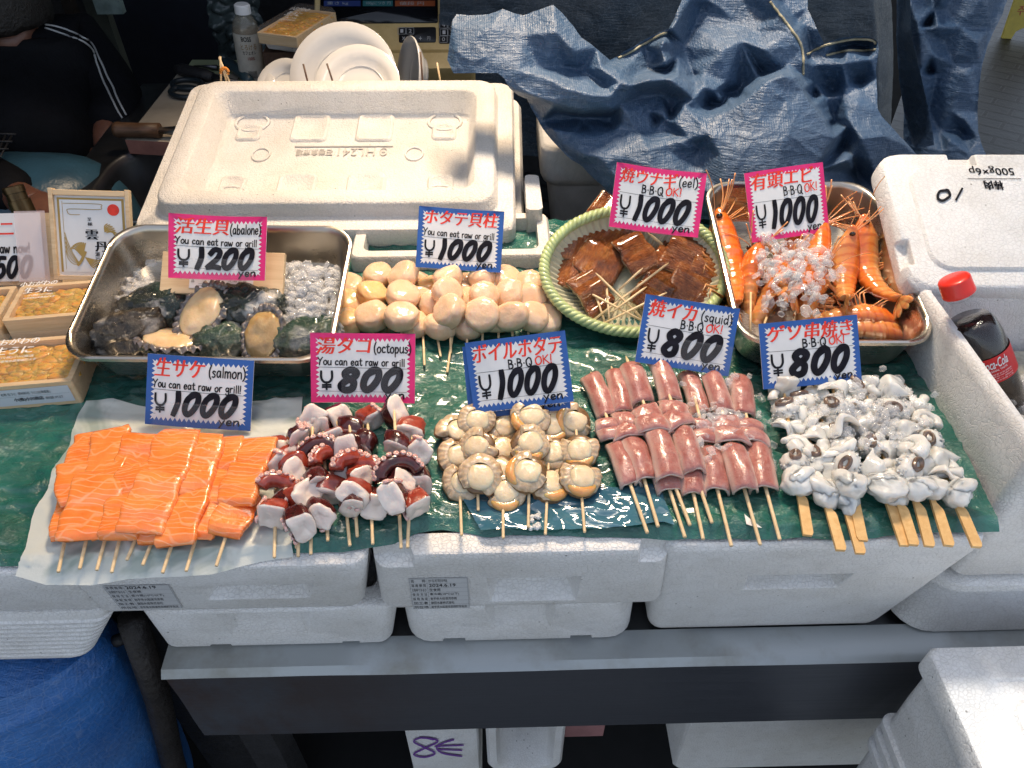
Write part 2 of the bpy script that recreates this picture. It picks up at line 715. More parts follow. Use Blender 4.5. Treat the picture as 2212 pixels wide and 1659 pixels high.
GL = {  # hand-printed letters: (width, strokes) on a baseline at 0, x-height .6, capitals 1
    'Y': (.7, [[(0, 1), (.32, .5)], [(.68, 1), (.32, .5), (.2, -.05)]]),
    'o': (.55, [[(.28, .6), (.05, .4), (.1, .08), (.32, 0), (.5, .25), (.42, .55), (.25, .6)]]),
    'u': (.55, [[(.05, .6), (.04, .15), (.22, 0), (.45, .2), (.48, .6)], [(.48, .6), (.5, 0)]]),
    'c': (.5, [[(.45, .5), (.25, .6), (.05, .35), (.15, .05), (.45, .08)]]),
    'a': (.58, [[(.45, .5), (.22, .6), (.04, .3), (.18, 0), (.42, .2), (.46, .55)], [(.47, .58), (.5, 0)]]),
    'n': (.55, [[(.06, .6), (.05, 0)], [(.05, .35), (.25, .6), (.44, .5), (.47, 0)]]),
    'e': (.52, [[(.05, .3), (.42, .34), (.36, .58), (.15, .55), (.04, .25), (.18, 0), (.45, .1)]]),
    't': (.4, [[(.2, .9), (.17, .15), (.3, 0), (.4, .08)], [(0, .62), (.4, .64)]]),
    'r': (.42, [[(.06, .6), (.06, 0)], [(.06, .35), (.2, .58), (.4, .58)]]),
    'w': (.75, [[(0, .6), (.15, 0), (.33, .5)], [(.33, .5), (.5, 0), (.7, .6)]]),
    'g': (.55, [[(.45, .52), (.2, .6), (.04, .35), (.2, .08), (.45, .3)], [(.47, .6), (.44, -.25), (.2, -.38), (.05, -.2)]]),
    'i': (.22, [[(.1, .58), (.1, 0)], [(.1, .82), (.11, .78)]]),
    'l': (.2, [[(.1, 1), (.1, 0)]]),
    '!': (.22, [[(.12, 1), (.08, .28)], [(.07, .06), (.08, 0)]]),
    '(': (.3, [[(.28, 1.1), (.06, .6), (.08, .1), (.26, -.2)]]),
    ')': (.3, [[(.02, 1.1), (.24, .6), (.22, .1), (.02, -.2)]]),
    'b': (.55, [[(.06, 1), (.05, 0)], [(.05, .3), (.25, .58), (.47, .35), (.3, 0), (.06, .08)]]),
    's': (.45, [[(.4, .52), (.2, .6), (.08, .45), (.36, .22), (.25, .02), (.02, .06)]]),
    'm': (.8, [[(.05, .6), (.05, 0)], [(.05, .4), (.22, .6), (.36, .48), (.37, 0)], [(.37, .4), (.55, .6), (.7, .48), (.72, 0)]]),
    'p': (.55, [[(.06, .6), (.04, -.38)], [(.05, .3), (.25, .6), (.47, .35), (.3, .02), (.06, .1)]]),
    'q': (.6, [[(.44, .52), (.2, .6), (.04, .35), (.2, .03), (.44, .3)], [(.46, .6), (.42, -.38), (.58, -.22)]]),
    'y': (.55, [[(.04, .6), (.25, .12)], [(.5, .62), (.25, .1), (.06, -.34)]]),
    'd': (.55, [[(.45, .5), (.2, .58), (.04, .3), (.2, 0), (.44, .25)], [(.46, 1), (.47, 0)]]),
    'x': (.5, [[(.03, .6), (.46, 0)], [(.45, .6), (.04, 0)]]),
    'B': (.62, [[(.06, 1), (.05, 0)], [(.06, 1), (.42, .92), (.45, .65), (.1, .54)], [(.1, .54), (.52, .45), (.5, .1), (.05, 0)]]),
    'Q': (.8, [[(.4, 1), (.06, .7), (.12, .15), (.42, 0), (.7, .35), (.62, .88), (.36, 1)], [(.42, .3), (.8, -.1)]]),
    'O': (.72, [[(.36, 1), (.06, .7), (.1, .18), (.36, 0), (.64, .3), (.6, .85), (.33, 1)]]),
    'K': (.65, [[(.06, 1), (.05, 0)], [(.55, 1), (.08, .5)], [(.15, .55), (.6, 0)]]),
    '.': (.3, [[(.14, .48), (.16, .43)]]),
    ' ': (.34, []),
    '1': (.55, [[(.12, .82), (.42, 1), (.3, .5), (.2, 0)]]),
    '0': (.78, [[(.52, 1), (.22, .8), (.1, .35), (.24, .02), (.5, .14), (.72, .6), (.66, .95), (.48, 1)]]),
    '8': (.78, [[(.62, .86), (.42, 1), (.2, .82), (.34, .58), (.6, .38), (.52, .06), (.24, 0), (.08, .22), (.3, .48), (.62, .66), (.64, .86), (.5, .99)]]),
    '2': (.72, [[(.14, .72), (.34, .98), (.62, .86), (.52, .52), (.08, .04), (.4, .08), (.66, .02)]]),
    '5': (.7, [[(.66, .97), (.26, .95), (.2, .55), (.5, .62), (.58, .25), (.3, 0), (.06, .08)]]),
    '¥': (.75, [[(.05, 1), (.06, .62), (.2, .42), (.36, .38), (.54, .42), (.68, .62), (.68, 1)], [(.36, .40), (.36, 0)], [(.14, .24), (.60, .25)], [(.13, .12), (.60, .13)]]),
}


def write(mb, s, x0, y0, w, h, fn, mi, pen, slope=0.0, aspect=1.0, z=.0004, gap=.1, wob=0.02):
    """hand lettering: fits string s in width w, height h of a capital (card units)"""
    tot = sum(GL[c][0] + gap for c in s) - gap
    x = 0
    for c in s:
        cw, sts = GL[c]
        dy = rnd.uniform(-wob, wob)
        for st in sts:
            stroke(mb, [(x0 + (x + a) / tot * w, y0 + (b + dy) * h + slope * (x + a) / tot) for a, b in st], pen, fn, mi, z, 5, aspect)
        x += cw + gap

# ================================================================== SETTING
ZD = .90                                   # height of the display surface
mb = MB()
mb.box(-6, 6, -4, 8, -.02, 0)
n = NT('paving')
c = n.coords((1, 1, 1), (0, 0, R(38)))
br = n.new('ShaderNodeTexBrick')
br.inputs['Scale'].default_value = 3.4
br.inputs['Color1'].default_value = (.036, .039, .040, 1)
br.inputs['Color2'].default_value = (.052, .055, .055, 1)
br.inputs['Mortar'].default_value = (.010, .010, .010, 1)
br.inputs['Mortar Size'].default_value = .03
br.inputs['Brick Width'].default_value = .6
br.inputs['Row Height'].default_value = .3
n.link(c, br.inputs[0])
g = n.noise(n.coords(), 30, 5, .7)
n.set(Base_Color=n.mix(.6, br.outputs[0], n.ramp(g, [(.3, .35), (.7, 1)]), 'MULTIPLY'), Roughness=.45)
n.bump(n.math('ADD', g, br.outputs[1]), .004, .5)
tag(mb.build('pavement', n.m), kind='structure')
mb = MB()
mb.box(-6, 6, .822, 6, 2.75, 2.85)  # unseen roof added to block the sky; its front edge places the sun patch
tag(mb.build('sky_block_roof', M['dark']), kind='structure')
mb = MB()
mb.box(-6, 1.52, 2.75, 2.85, 0, 2.75)  # back wall put in with the roof to keep sky light out
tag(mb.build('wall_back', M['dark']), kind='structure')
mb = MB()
mb.box(-1.25, -1.15, .40, 2.75, 0, 2.75)  # side wall added to keep sky light off the man
tag(mb.build('sky_block_wall', M['dark']), kind='structure')

# ------------------------------------------------------------------ steel counter under the boxes
YF = .3625
xl = PY(345, 1455, YF).x
zlip = PY(900, 1443, YF).z
zbot = PY(1100, 1578, YF).z
tbl = thing('steel_counter', 'long dark steel counter with a worn pale front lip under the foam boxes', 'counter', (.1, .5, 0))
mb = MB()
mb.box(xl, 1.05, YF + .004, 1.0, zlip - .02, zlip - .006)
mb.build('counter_top', M['steel_dark'], tbl)
mb = MB()
rg = []
for x in [xl + (1.05 - xl) * k / 40 for k in range(41)]:
    b = .0012 * nz((x * 9, 0, 0), 1, 3)
    rg.append([Vector((x, YF + .034, zlip - .004)), Vector((x, YF + .034, zlip + .003 + b)), Vector((x, YF + .004, zlip + .001 + b)), Vector((x, YF - .003 + b, zlip - .006)), Vector((x, YF + .002, zlip - .014))])
mb.loft(rg, 0, True, True, True)
autosmooth(mb.build('front_lip', M['steel_edge'], tbl), 40)
mb = MB()
mb.grid(lambda u, v: Vector((xl + (1.05 - xl) * u, YF + .003 + .0025 * nz((u * 5, v * 2, 0), 1, 5) + .006 * math.exp(-((u - .83 + .05 * v) / .02) ** 2) * (1 - v), zbot + (zlip - .012 - zbot) * v)), 60, 10)
mb.box(xl, 1.05, YF + .012, YF + .02, zbot, zlip - .02)
mb.build('front_apron', M['apron_steel'], tbl)
for (lx, ly) in ((xl + .03, .42), (1.0, .42), (xl + .03, .95), (1.0, .95)):
    mb = MB()
    mb.box(lx - .02, lx + .02, ly - .02, ly + .02, 0, zbot + .06)
    mb.build('leg', M['dark'], tbl)

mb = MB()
mb.box(-.70, 1.1, .36, 1.3, .002, .008)  # thin black sheet added to supply the dark shade under the counter
soften(tag(mb.build('shade_sheet', plain('shade_black', (.006, .006, .007), .7, var=.3)), 'thin black sheet added on the ground as the shade under the steel counter', 'mat'), .002)

# dark side panel with a strut, left of the counter
fr = thing('side_frame', 'dark worn metal frame with a slanted strut at the left end of the steel counter', 'frame', (xl - .05, .45, 0))
mb = MB()
a, b = PY(285, 1335, .42), PY(372, 1640, .40)
mb.tube([a, (a + b) / 2 + Vector((.004, 0, 0)), b, b + (b - a)], .015, 8)
mb.build('strut', plain('rusty_metal', (.014, .011, .010), .6, var=.6, vs_=14, bump=.004), fr)
mb = MB()
mb.box(xl - .12, xl - .004, .47, .49, 0, zlip + .06)
mb.build('panel', M['dark'], fr)
mb = MB()
a, b = PY(232, 1392, .43), PY(268, 1378, .43)
mb.tube([a, b], .007, 8)
mb.build('crossbar', M['dark'], fr)


# ------------------------------------------------------------------ foam boxes
def foam_box(label, TL, TR, BL, BR, zt, zb, depth, wall=.022, r=.013, deep=.03, niche=None, group='foam boxes under the display', mat='foam', name='foam_box', notches=None, bands=False, lip=None, worn=0.0, tex=None):
    tl, tr, bl, br_ = P(*TL, zt), P(*TR, zt), P(*BL, zb), P(*BR, zb)
    yt, yb = (tl.y + tr.y) / 2, (bl.y + br_.y) / 2
    wt, wb = tr.x - tl.x, br_.x - bl.x
    ct = Vector(((tl.x + tr.x) / 2, yt + depth / 2, 0))
    cb = Vector(((bl.x + br_.x) / 2, yb + (depth - (yb - yt) * 2) / 2, 0))
    dpb = depth - (yb - yt) * 2
    root = thing(name, label, 'foam box', (cb.x, cb.y, zb), group=group)
    mb = MB()

    def at(t, ins=0.0, z=None, rr=r):
        c = cb.lerp(ct, t)
        return rrect(wb + (wt - wb) * t - 2 * ins, dpb + (depth - dpb) * t - 2 * ins, rr, zb + (zt - zb) * t if z is None else z, 5, c.x, c.y)
    rings = [at(0, .006), at(.03, .001), at(.08)]
    if bands:
        for kk in range(9):
            t_ = .1 + .085 * kk
            rings += [at(t_, .0), at(t_ + .018, -.0022), at(t_ + .052, -.0022), at(t_ + .070, .0)]
        rings += [at(.93), at(.985, .002), at(1, .005)]
    elif lip:
        rings += [at(lip - .03), at(lip, -.0), at(lip + .01, -.006), at(lip + .04, -.008)]
        rings += [at(.96, -.008), at(.995, -.005), at(1, 0)]
    else:
        rings += [at(.5), at(.95), at(.985, .002), at(1, .005)]
    rings += [at(1, wall, rr=r * .7), at(1, wall + .004, zt - deep, r * .6)]
    mb.loft(rings)
    ob = mb.build('body', M[mat], root)
    cuts = []
    if niche:
        for (u0, u1, v0, v1, dp) in niche:
            cm = MB()
            ys = yb + (yt - yb) * (v0 + v1) / 2

            def pt(u, v, y):
                xl_ = (cb.x - wb / 2) + ((ct.x - wt / 2) - (cb.x - wb / 2)) * v
                xr_ = (cb.x + wb / 2) + ((ct.x + wt / 2) - (cb.x + wb / 2)) * v
                return Vector((xl_ + (xr_ - xl_) * u, y, zb + (zt - zb) * v))
            y0, y1 = ys - .05, ys + dp
            du, dv = (u1 - u0) * .12, (v1 - v0) * .3
            cm.loft([[pt(u0, v0, y0), pt(u1, v0, y0), pt(u1, v1, y0), pt(u0, v1, y0)],
                     [pt(u0, v0, ys - .002), pt(u1, v0, ys - .002), pt(u1, v1, ys - .002), pt(u0, v1, ys - .002)],
                     [pt(u0 + du, v0 + dv, y1), pt(u1 - du, v0 + dv, y1), pt(u1 - du, v1, y1), pt(u0 + du, v1, y1)]], smooth=False)
            cuts.append(cm)
    if cuts:
        carve(ob, cuts)
    autosmooth(ob, 38)
    if niche:
        soften(ob, .0022, 2, 40)
    return root, dict(ct=ct, cb=cb, wt=wt, wb=wb, yt=yt, yb=yb, zt=zt, zb=zb)


zlo = zlip + .003
B = {}
B['c'], ic = foam_box('middle upper foam box with a paper label on its worn front, below the boiled scallops', (800, 1203), (1453, 1188), (822, 1318), (1432, 1304), ZD, .785, .21,
                      niche=[(.38, .70, .08, .58, .02), (-.05, .145, .78, 1.1, .012), (.885, 1.05, .78, 1.1, .012)], worn=1)
B['l'], il = foam_box('upper foam box under the salmon paper, its torn label dark grey in shade', (118, 1243), (792, 1214), (205, 1328), (786, 1310), ZD - .001, .785, .21,
                      niche=[(.42, .82, .25, .62, .016)])
B['r'], ir = foam_box('deep foam box with dotted skin and a grip slot below the white squid legs', (1440, 1193), (2146, 1166), (1400, 1362), (1893, 1352), ZD - .002, zlo, .21,
                      niche=[(.30, .66, .53, .70, .02), (.17, .46, -.05, .028, .012)])
B['fl'], ifl = foam_box('ribbed foam box at the far left edge, topmost of its stack', (-260, 1248), (128, 1236), (-260, 1330), (240, 1318), ZD - .003, .80, .21)
B['fl2'], _ = foam_box('white foam tray box with wavy ridges on its front, above the bright blue tarp', (-250, 1330), (244, 1322), (-250, 1432), (186, 1428), .797, .70, .20, r=.016, deep=.01, bands=True)
B['l2'], _ = foam_box('lower foam box with stubby feet on the counter lip below the salmon', (296, 1322), (858, 1312), (355, 1403), (846, 1390), .783, zlo, .19,
                      niche=[(.30, .66, .28, .92, .008), (.2, .3, -.05, .1, .01), (.78, .86, -.05, .1, .01)])
B['c2'], _ = foam_box('lower middle foam box with a crushed grip and two dark foot slots', (862, 1313), (1380, 1300), (880, 1392), (1366, 1378), .783, zlo, .19,
                      niche=[(.355, .65, .30, .98, .007), (.155, .26, -.05, .13, .012), (.72, .82, -.05, .13, .012)], r=.024)

# raised crumbly rims and printed labels on the fronts
BT = []


def front_label(root, info, u0, u1, v0, v1, rows, skew=0.0):
    mb = MB()
    cb_, ct_, wb_, wt_ = info['cb'], info['ct'], info['wb'], info['wt']

    def fn(a, b, z):
        u, v = u0 + (u1 - u0) * a + skew * (1 - b), v0 + (v1 - v0) * b
        x0 = (cb_.x - wb_ / 2) + ((ct_.x - wt_ / 2) - (cb_.x - wb_ / 2)) * v
        x1 = (cb_.x + wb_ / 2) + ((ct_.x + wt_ / 2) - (cb_.x + wb_ / 2)) * v
        return Vector((x0 + (x1 - x0) * u, info['yb'] + (info['yt'] - info['yb']) * v - .0007 - z, info['zb'] + (info['zt'] - info['zb']) * v))
    mb.add([fn(0, 0, 0), fn(1, 0, 0), fn(1, 1, 0), fn(0, 1, 0)], [(0, 1, 2, 3)], 0, False)
    L = len(rows)
    for i, (a, b) in enumerate(rows):
        y1 = 1 - (i + .18) / L
        y0 = 1 - (i + .82) / L
        text_into(mb, a, .03, y0, .28, y1, fn, 1)
        text_into(mb, b, .33, y0, .33 + min(.62, .045 * len(b) + .05), y1, fn, 1)
    for i in range(L + 1):
        y = .02 + .96 * i / L
        stroke(mb, [(.01, y), (.99, y)], .003, fn, 1, .0003, 2)
    for x in (.01, .305, .99):
        stroke(mb, [(x, .02), (x, .98)], .003, fn, 1, .0003, 2)
    bd = [ch for ch in root.children if ch.name.startswith('body')][0]
    return under(mb.build('label_sticker', [plain('label_paper', (.60, .61, .62), .5, var=.06), M['black']], root), bd)


ROWS = [('名　　称', 'からだ付か牡'), ('消 費 期 限', '2024.6.19'), ('生食用であるか', '生食用'), ('保 存 方 法', '要冷蔵(10℃以下)'), ('採 取 海 域', '岩手県大船渡湾赤崎'), ('加工者', '鎌田水産株式会社'), ('所在地', '岩手県大船渡市赤崎町字鳥沢')]
front_label(B['c'], ic, .115, .315, .02, .62, ROWS)
front_label(B['l'], il, .11, .335, .12, .70, ROWS[1:], .0)

# the torn green film lies over their tops; each upper box keeps a pale lip that shows below it
# ------------------------------------------------------------------ right-hand cooler stack
B['rr2'], _ = foam_box('lower foam box of the right-hand stack, beside the deep dotted box', (2030, 1243), (2560, 1238), (1938, 1368), (2500, 1362), .785, zlo, .30, r=.035, lip=.82, group='foam boxes of the right-hand stack')
ZR = .975
root = thing('ice_box', 'white foam cooler holding ice water and the cola bottle', 'foam box', (.6, .45, .785), group='foam boxes of the right-hand stack')
a0, a1 = P(1985, 616, ZR), P(2212, 945, ZR)
xw = P(1971, 753, ZD).x
x0r = a0.x - .002
yb0 = a0.y + .004
W2 = .34
mb = MB()
yfr = P(2100, 1246, .79).y
dd = yb0 - yfr + .01
cy = (yb0 + yfr - .01) / 2
cx = x0r + W2 / 2


def rr_(t, ins, z, r=.012):
    return rrect(W2 - 2 * ins, dd - 2 * ins, r, z, 6, cx, cy)


mb.loft([rr_(0, .016, .787), rr_(0, .006, .80), rr_(0, .003, .87), rr_(0, .001, ZR - .01), rr_(0, .001, ZR - .004), rr_(0, .004, ZR), rr_(0, .0095, ZR, .008), rr_(0, .011, ZR - .004, .008), rr_(0, .018, .82, .02)])
autosmooth(mb.build('body', M['foam'], root), 40)
# ice water
mb = MB()
mb.grid(lambda u, v: Vector((cx + (u - .5) * (W2 - .055), cy + (v - .5) * (dd - .055), .905 + .0025 * nz((u * 14, v * 22, 0)) + .0015 * nz((u * 40, v * 60, 3)))), 60, 90)
n = NT('ice_water')
n.set(Base_Color=n.ramp(n.noise(n.coords(), 26, 5, .7), [(.3, (.17, .16, .12)), (.7, (.52, .50, .42))]), Roughness=.08, Coat_Weight=.6)
n.bump(n.voro(n.coords(), 60), .006, .6)
tag(mb.build('water', n.m), kind='structure')

# its lid leans up behind it
q = [P(1990, 611, .978), P(2470, 640, .978), P(2330, 318, 1.045), P(1876, 338, 1.045)]
c_, X_, Y_, Z_, w_, d_ = frame_from(*q)
lidr = thing('box_top', 'white foam lid marked 01 and 500g resting behind the cola cooler', 'foam lid', c_, rot_of(X_, Y_, Z_))
mb = MB()
mb.loft([rrect(w_ - .012, d_ - .012, .02, -.03), rrect(w_, d_, .022, -.026), rrect(w_, d_, .022, -.006), rrect(w_ - .008, d_ - .008, .022, 0)])
ob = mb.build('lid_body', M['foam'], lidr, local=True)
cuts = []
for (x0, x1, y0, y1) in ((-.30, -.14, .46, .52), (.12, .16, .46, .52), (-.52, -.455, -.18, .08)):
    pass
cm = MB()
for (x0, x1) in ((-w_ * .5 + .075, -w_ * .5 + .105), (-w_ * .5 + .185, -w_ * .5 + .20)):
    cm2 = MB()
    cm2.box(x0, x1, d_ / 2 - .018, d_ / 2 + .02, -.012, .02)
    cuts.append(cm2)
cm2 = MB()
cm2.box(-w_ / 2 - .02, -w_ / 2 + .010, -d_ / 2 + .03, -d_ / 2 + .06, -.012, .02)
cuts.append(cm2)
carve(ob, cuts, True)
autosmooth(ob, 40)
soften(ob, .003, 2, 40)
mb = MB()
mb.loft([rrect(w_ - .05, d_ - .045, .02, .0), rrect(w_ - .054, d_ - .049, .02, .0035)], 0, False, True)
rp = autosmooth(mb.build('raised_panel', M['foam'], lidr, local=True), 40)


def on_lid(px, py, z=.0042):
    p = PPL(px, py, c_ + Z_ * z, Z_)
    l = lidr.matrix_basis.inverted() @ p
    return l.x, l.y


mb = MB()


def lid_text(s, pxa, pya, pxb, pyb, mi=0, off=.01):
    """upside-down print between two pixels"""
    xa, ya = on_lid(pxa, pya)
    xb, yb_ = on_lid(pxb, pyb)
    text_into(mb, s, 0, 0, 1, 1, lambda u, v, z: Vector((xa + (xb - xa) * (1 - u), ya + (yb_ - ya) * v, .0042)), mi, off)


lid_text('500g×6p', 2090, 358, 2193, 378)
lid_text('棒肉', 2124, 390, 2170, 410, 0, .02)
xa, ya = on_lid(2090, 386)
xb, yb_ = on_lid(2205, 387)
mb.box(min(xa, xb), max(xa, xb), ya - .0003, ya + .0003, .0042, .0044)


def fl_(u, v, z):
    x, y = on_lid(2018 + 60 * u, 442 - 40 * v)
    return Vector((x, y, .0042 + z))


stroke(mb, [(.5, .75), (.2, .7), (.12, .35), (.3, .2), (.55, .45), (.5, .72), (.42, .78)], .10, fl_, 0, .0004, 5, .7)
stroke(mb, [(1.0, .85), (.78, .25)], .09, fl_, 0, .0004, 5, .7)
under(mb.build('printed_marks', M['black'], lidr, local=True), rp)

# ------------------------------------------------------------------ cooler in front, lower right
zc = PY(2000, 1396, .335).z
p = PY(2000, 1396, .335)
root = thing('cooler_box', 'large pale foam cooler with its lid half in sunlight, standing before the counter', 'cooler', (p.x + .2, .16, 0))
W3, D3 = .42, .42
cx, cy = p.x + W3 / 2, .335 - D3 / 2


def r3(ins, z, r=.02):
    return rrect(W3 - 2 * ins, D3 - 2 * ins, r, z, 5, cx, cy)


mb = MB()
mb.loft([r3(.016, .30, .012), r3(.012, .31, .012), r3(.006, zc - .085, .012), r3(.006, zc - .028, .012)], 0)
for k in range(3):
    z = zc - .145 - .024 * k
    mb.loft([r3(.010 + .0006 * k, z - .004, .012), r3(.002 + .0006 * k, z - .001, .012), r3(.002 + .0006 * k, z + .007, .012), r3(.010 + .0006 * k, z + .010, .012)], 0, False, False)
autosmooth(mb.build('body', M['foam'], root), 40)
mb = MB()
mb.loft([r3(.002, zc - .03, .010), r3(0, zc - .028, .010), r3(0, zc - .004, .010), r3(.0015, zc - .001, .010), r3(.004, zc, .010), r3(.032, zc, .012), r3(.034, zc - .003, .02), r3(.05, zc - .003, .02), r3(.052, zc - .0005, .02)])
autosmooth(mb.build('lid', M['foam'], root), 40)

# ------------------------------------------------------------------ things under the counter
root = thing('foam_box', 'small foam box with purple scribble on the floor rack under the counter', 'foam box', PY(950, 1640, .46), group='foam boxes below the counter')
q0, q1 = PY(866, 1560, .45), PY(1042, 1720, .45)
mb = MB()


def b4(ins, y, x0=q0.x, x1=q1.x, z0=q1.z, z1=q0.z + .02, r=.016):
    return [Vector((v.x, y, v.y)) for v in rrect(x1 - x0 - 2 * ins, z1 - z0 - 2 * ins, r, 0, 5, (x0 + x1) / 2, (z0 + z1) / 2)]


mb.loft([b4(.006, .65), b4(0, .64), b4(0, .462), b4(.002, .453), b4(.008, .45)])
autosmooth(mb.build('body', M['foam'], root), 40)
mb = MB()


def f8(u, v, z):
    w = PY(888 + 115 * u, 1635 - 42 * v, .4485)
    return Vector((w.x, w.y - z, w.z))


stroke(mb, [(.42, .9), (.2, 1), (.05, .8), (.25, .5), (.45, .2), (.25, .0), (.05, .15), (.25, .45), (.5, .8), (.40, .95), (.2, 1)], .03, f8, 0, .0004, 6, .36)
stroke(mb, [(.80, .9), (.62, .75), (.48, .5), (.6, .2), (.95, .05)], .03, f8, 0, .0004, 6, .36)
stroke(mb, [(.45, .55), (.98, .62)], .03, f8, 0, .0004, 3, .36)
stroke(mb, [(.5, .4), (.95, .35)], .03, f8, 0, .0004, 3, .36)
under(mb.build('purple_scribble', M['violet'], root), [ch for ch in root.children if ch.name.startswith('body')][0])
root = thing('foam_box', 'open foam box lying on its side, mouth to the viewer, under the counter', 'foam box', PY(1130, 1640, .46), group='foam boxes below the counter')
q0, q1 = PY(1048, 1560, .44), PY(1212, 1665, .44)
mb = MB()
args = dict(x0=q0.x, x1=q1.x, z0=q1.z, z1=q0.z + .02, r=.03)
mb.loft([b4(.006, .70, **args), b4(0, .69, **args), b4(0, .445, **args), b4(.004, .44, **args), b4(.014, .44, **args), b4(.018, .45, **args), b4(.034, .68, **args)])
autosmooth(mb.build('body', M['foam'], root), 40)
root = thing('foam_box', 'dotted grey foam box half hidden in shade under the counter near the cooler', 'foam box', PY(1700, 1640, .5), group='foam boxes below the counter')
q0, q1 = PY(1497, 1540, .46), PY(1885, 1652, .46)
args = dict(x0=q0.x, x1=q1.x + .02, z0=q1.z, z1=q0.z + .02, r=.02)
mb = MB()
mb.loft([b4(.006, .75, **args), b4(0, .74, **args), b4(0, .465, **args), b4(.004, .46, **args)])
autosmooth(mb.build('body', M['foam'], root), 40)
mb = MB()
a, b = PY(1220, 1566, .47), PY(1860, 1574, .47)
mb.box(a.x, a.x + .06, .47, .49, b.z - .002, a.z + .03)
tag(mb.build('pink_board', plain('pink_plastic', (.35, .17, .17), .5, var=.2)), 'short pink board end peeking out below the counter apron', 'board')

# bright blue tarp bundle, lower left
edge = [(196, 1418), (236, 1446), (268, 1492), (296, 1545), (325, 1600), (350, 1650), (380, 1730), (400, 1800)]
rows = []
for i, (ex, ey) in enumerate(edge):
    e = PY(ex, ey, .40)
    rows.append((e.x, e.z))
ctrx = PY(-120, 1500, .45).x


def bt(u, v):
    k = v * (len(rows) - 1)
    i = min(int(k), len(rows) - 2)
    t = k - i
    ex = rows[i][0] * (1 - t) + rows[i + 1][0] * t
    ez = rows[i][1] * (1 - t) + rows[i + 1][1] * t
    a = -PI * 1.02 + PI * 1.2 * u
    rx = ex - ctrx
    ry = .10 + .12 * v
    f = 1 + .018 * nz((u * 5, v * 2, 0), 1, 2) * min(1, v * 3) + .012 * nz((u * 14, v * 5, 0), 1, 9)
    fold = .010 * abs(nz((u * 3 + v * 2.2, v * 5, 2), 1.3, 4))
    return Vector((ctrx + rx * math.cos(a) * f, .42 + (ry * f - fold) * math.sin(a), ez + .006 * nz((u * 6, v * 6, 4))))


mb = MB()
mb.grid(bt, 150, 110)
top = [bt(i / 40, 0) for i in range(41)]
mb.add(top + [Vector((ctrx, .42, rows[0][1] + .015))], [(i, i + 1, 41) for i in range(40)])
ob = mb.build('blue_tarp', M['tarp_new'])
tag(ob, 'bright blue tarp wrapped round a bundle below the ribbed foam tray', 'tarp')

# ================================================================== DISPLAY SURFACE
front_px = [(-420, 1240), (-30, 1228), (60, 1226), (200, 1222), (400, 1206), (560, 1200), (660, 1198), (735, 1201), (850, 1184), (900, 1160), (960, 1152), (1020, 1162), (1045, 1168), (1150, 1163), (1260, 1168), (1380, 1170), (1448, 1176), (1480, 1172), (1600, 1173), (1680, 1174), (1740, 1168), (1808, 1177), (1875, 1171), (1950, 1162), (2051, 1157), (2140, 1157)]
FW = [P(a, b - (6 if a > 660 else 2), ZD) for a, b in front_px]


def yfront(x):
    if x <= FW[0].x:
        return FW[0].y
    for a, b in zip(FW, FW[1:]):
        if x <= b.x:
            return a.y + (b.y - a.y) * (x - a.x) / (b.x - a.x) + .0012 * nz((x * 60, 0, 0))
    return FW[-1].y


def ridged(x, y, s, a):
    return 1 - abs(nz((x, y, a), s, a)) * 2


def zsheet(x, y):
    w = .0055 * ridged(x * 1.0 + y * .6, y * 2.2 - x * .5, 9, 1.3) * max(0, .5 + nz((x, y, 0), 5, 7)) + .0026 * ridged(x * 1.3 - y, y * 1.8 + x, 26, 2.1) + .0020 * nz((x, y, 0), 11, 3)
    w += .0012 * ridged(x * .5 + y * 2, y - x * .4, 60, 5.1)
    return ZD + .0040 + w


xR = x0r + .006


def sheet_pt(u, v):
    yf = 0
    x = -.80 + (xR + .80) * u
    yf = yfront(x)
    y = yf + (.86 - yf) * v
    xx = x
    if u > .9 and y < .50:
        xx = x - .014 * (u - .9) / .1 * (.50 - y) / .14
    z = zsheet(xx, y)
    e = (y - yf)
    if e < .010:
        z = ZD + .0012 + (z - ZD - .0012) * (e / .010)
    return Vector((xx, y, z))


mb = MB()
mb.grid(sheet_pt, 420, 190)
n = NT('green_film')
c = n.coords()
base = n.ramp(n.noise(c, 16, 5, .65), [(.3, (.008, .070, .055)), (.55, (.020, .130, .102)), (.75, (.05, .20, .165))])
sk = n.noise(n.coords((1, 2.2, 1), (0, 0, .5)), 22, 6, .72, 1.2)
base = n.mix(n.ramp(sk, [(.58, 0), (.74, .6)]), base, (.33, .46, .41))
# patches where condensation whitens the film
pt = n.noise(n.coords((1.2, 1, 1), (0, 0, -.5)), 7, 3, .5, .6)
drops = n.ramp(n.voro(c, 260, 'F1'), [(.25, 1), (.5, .35)])
base = n.mix(n.math('MULTIPLY', n.ramp(pt, [(.63, 0), (.72, .75)]), drops), base, (.42, .55, .49))
n.set(Base_Color=base, Roughness=.2, Coat_Weight=.6, Coat_Roughness=.10, Specular_IOR_Level=.5)
b = n.bump(n.noise(n.coords((1, 1.7, 1), (0, 0, .6)), 45, 5, .68, 1.5), .0048, .75)
n.bump(n.voro(c, 55, 'F1'), .0024, .4, b)
M['film'] = n.m
sh = mb.build('plastic_sheet', M['film'])
tag(sh, 'crinkled wet green plastic sheet spread over the foam boxes under the skewers', 'plastic sheet')


def zs(x, y):
    return zsheet(x, y)


def on_sheet(px, py, h=0.0):
    p = P(px, py, ZD + .006)
    for _ in range(2):
        p = P(px, py, zsheet(p.x, p.y) + h)
    return p


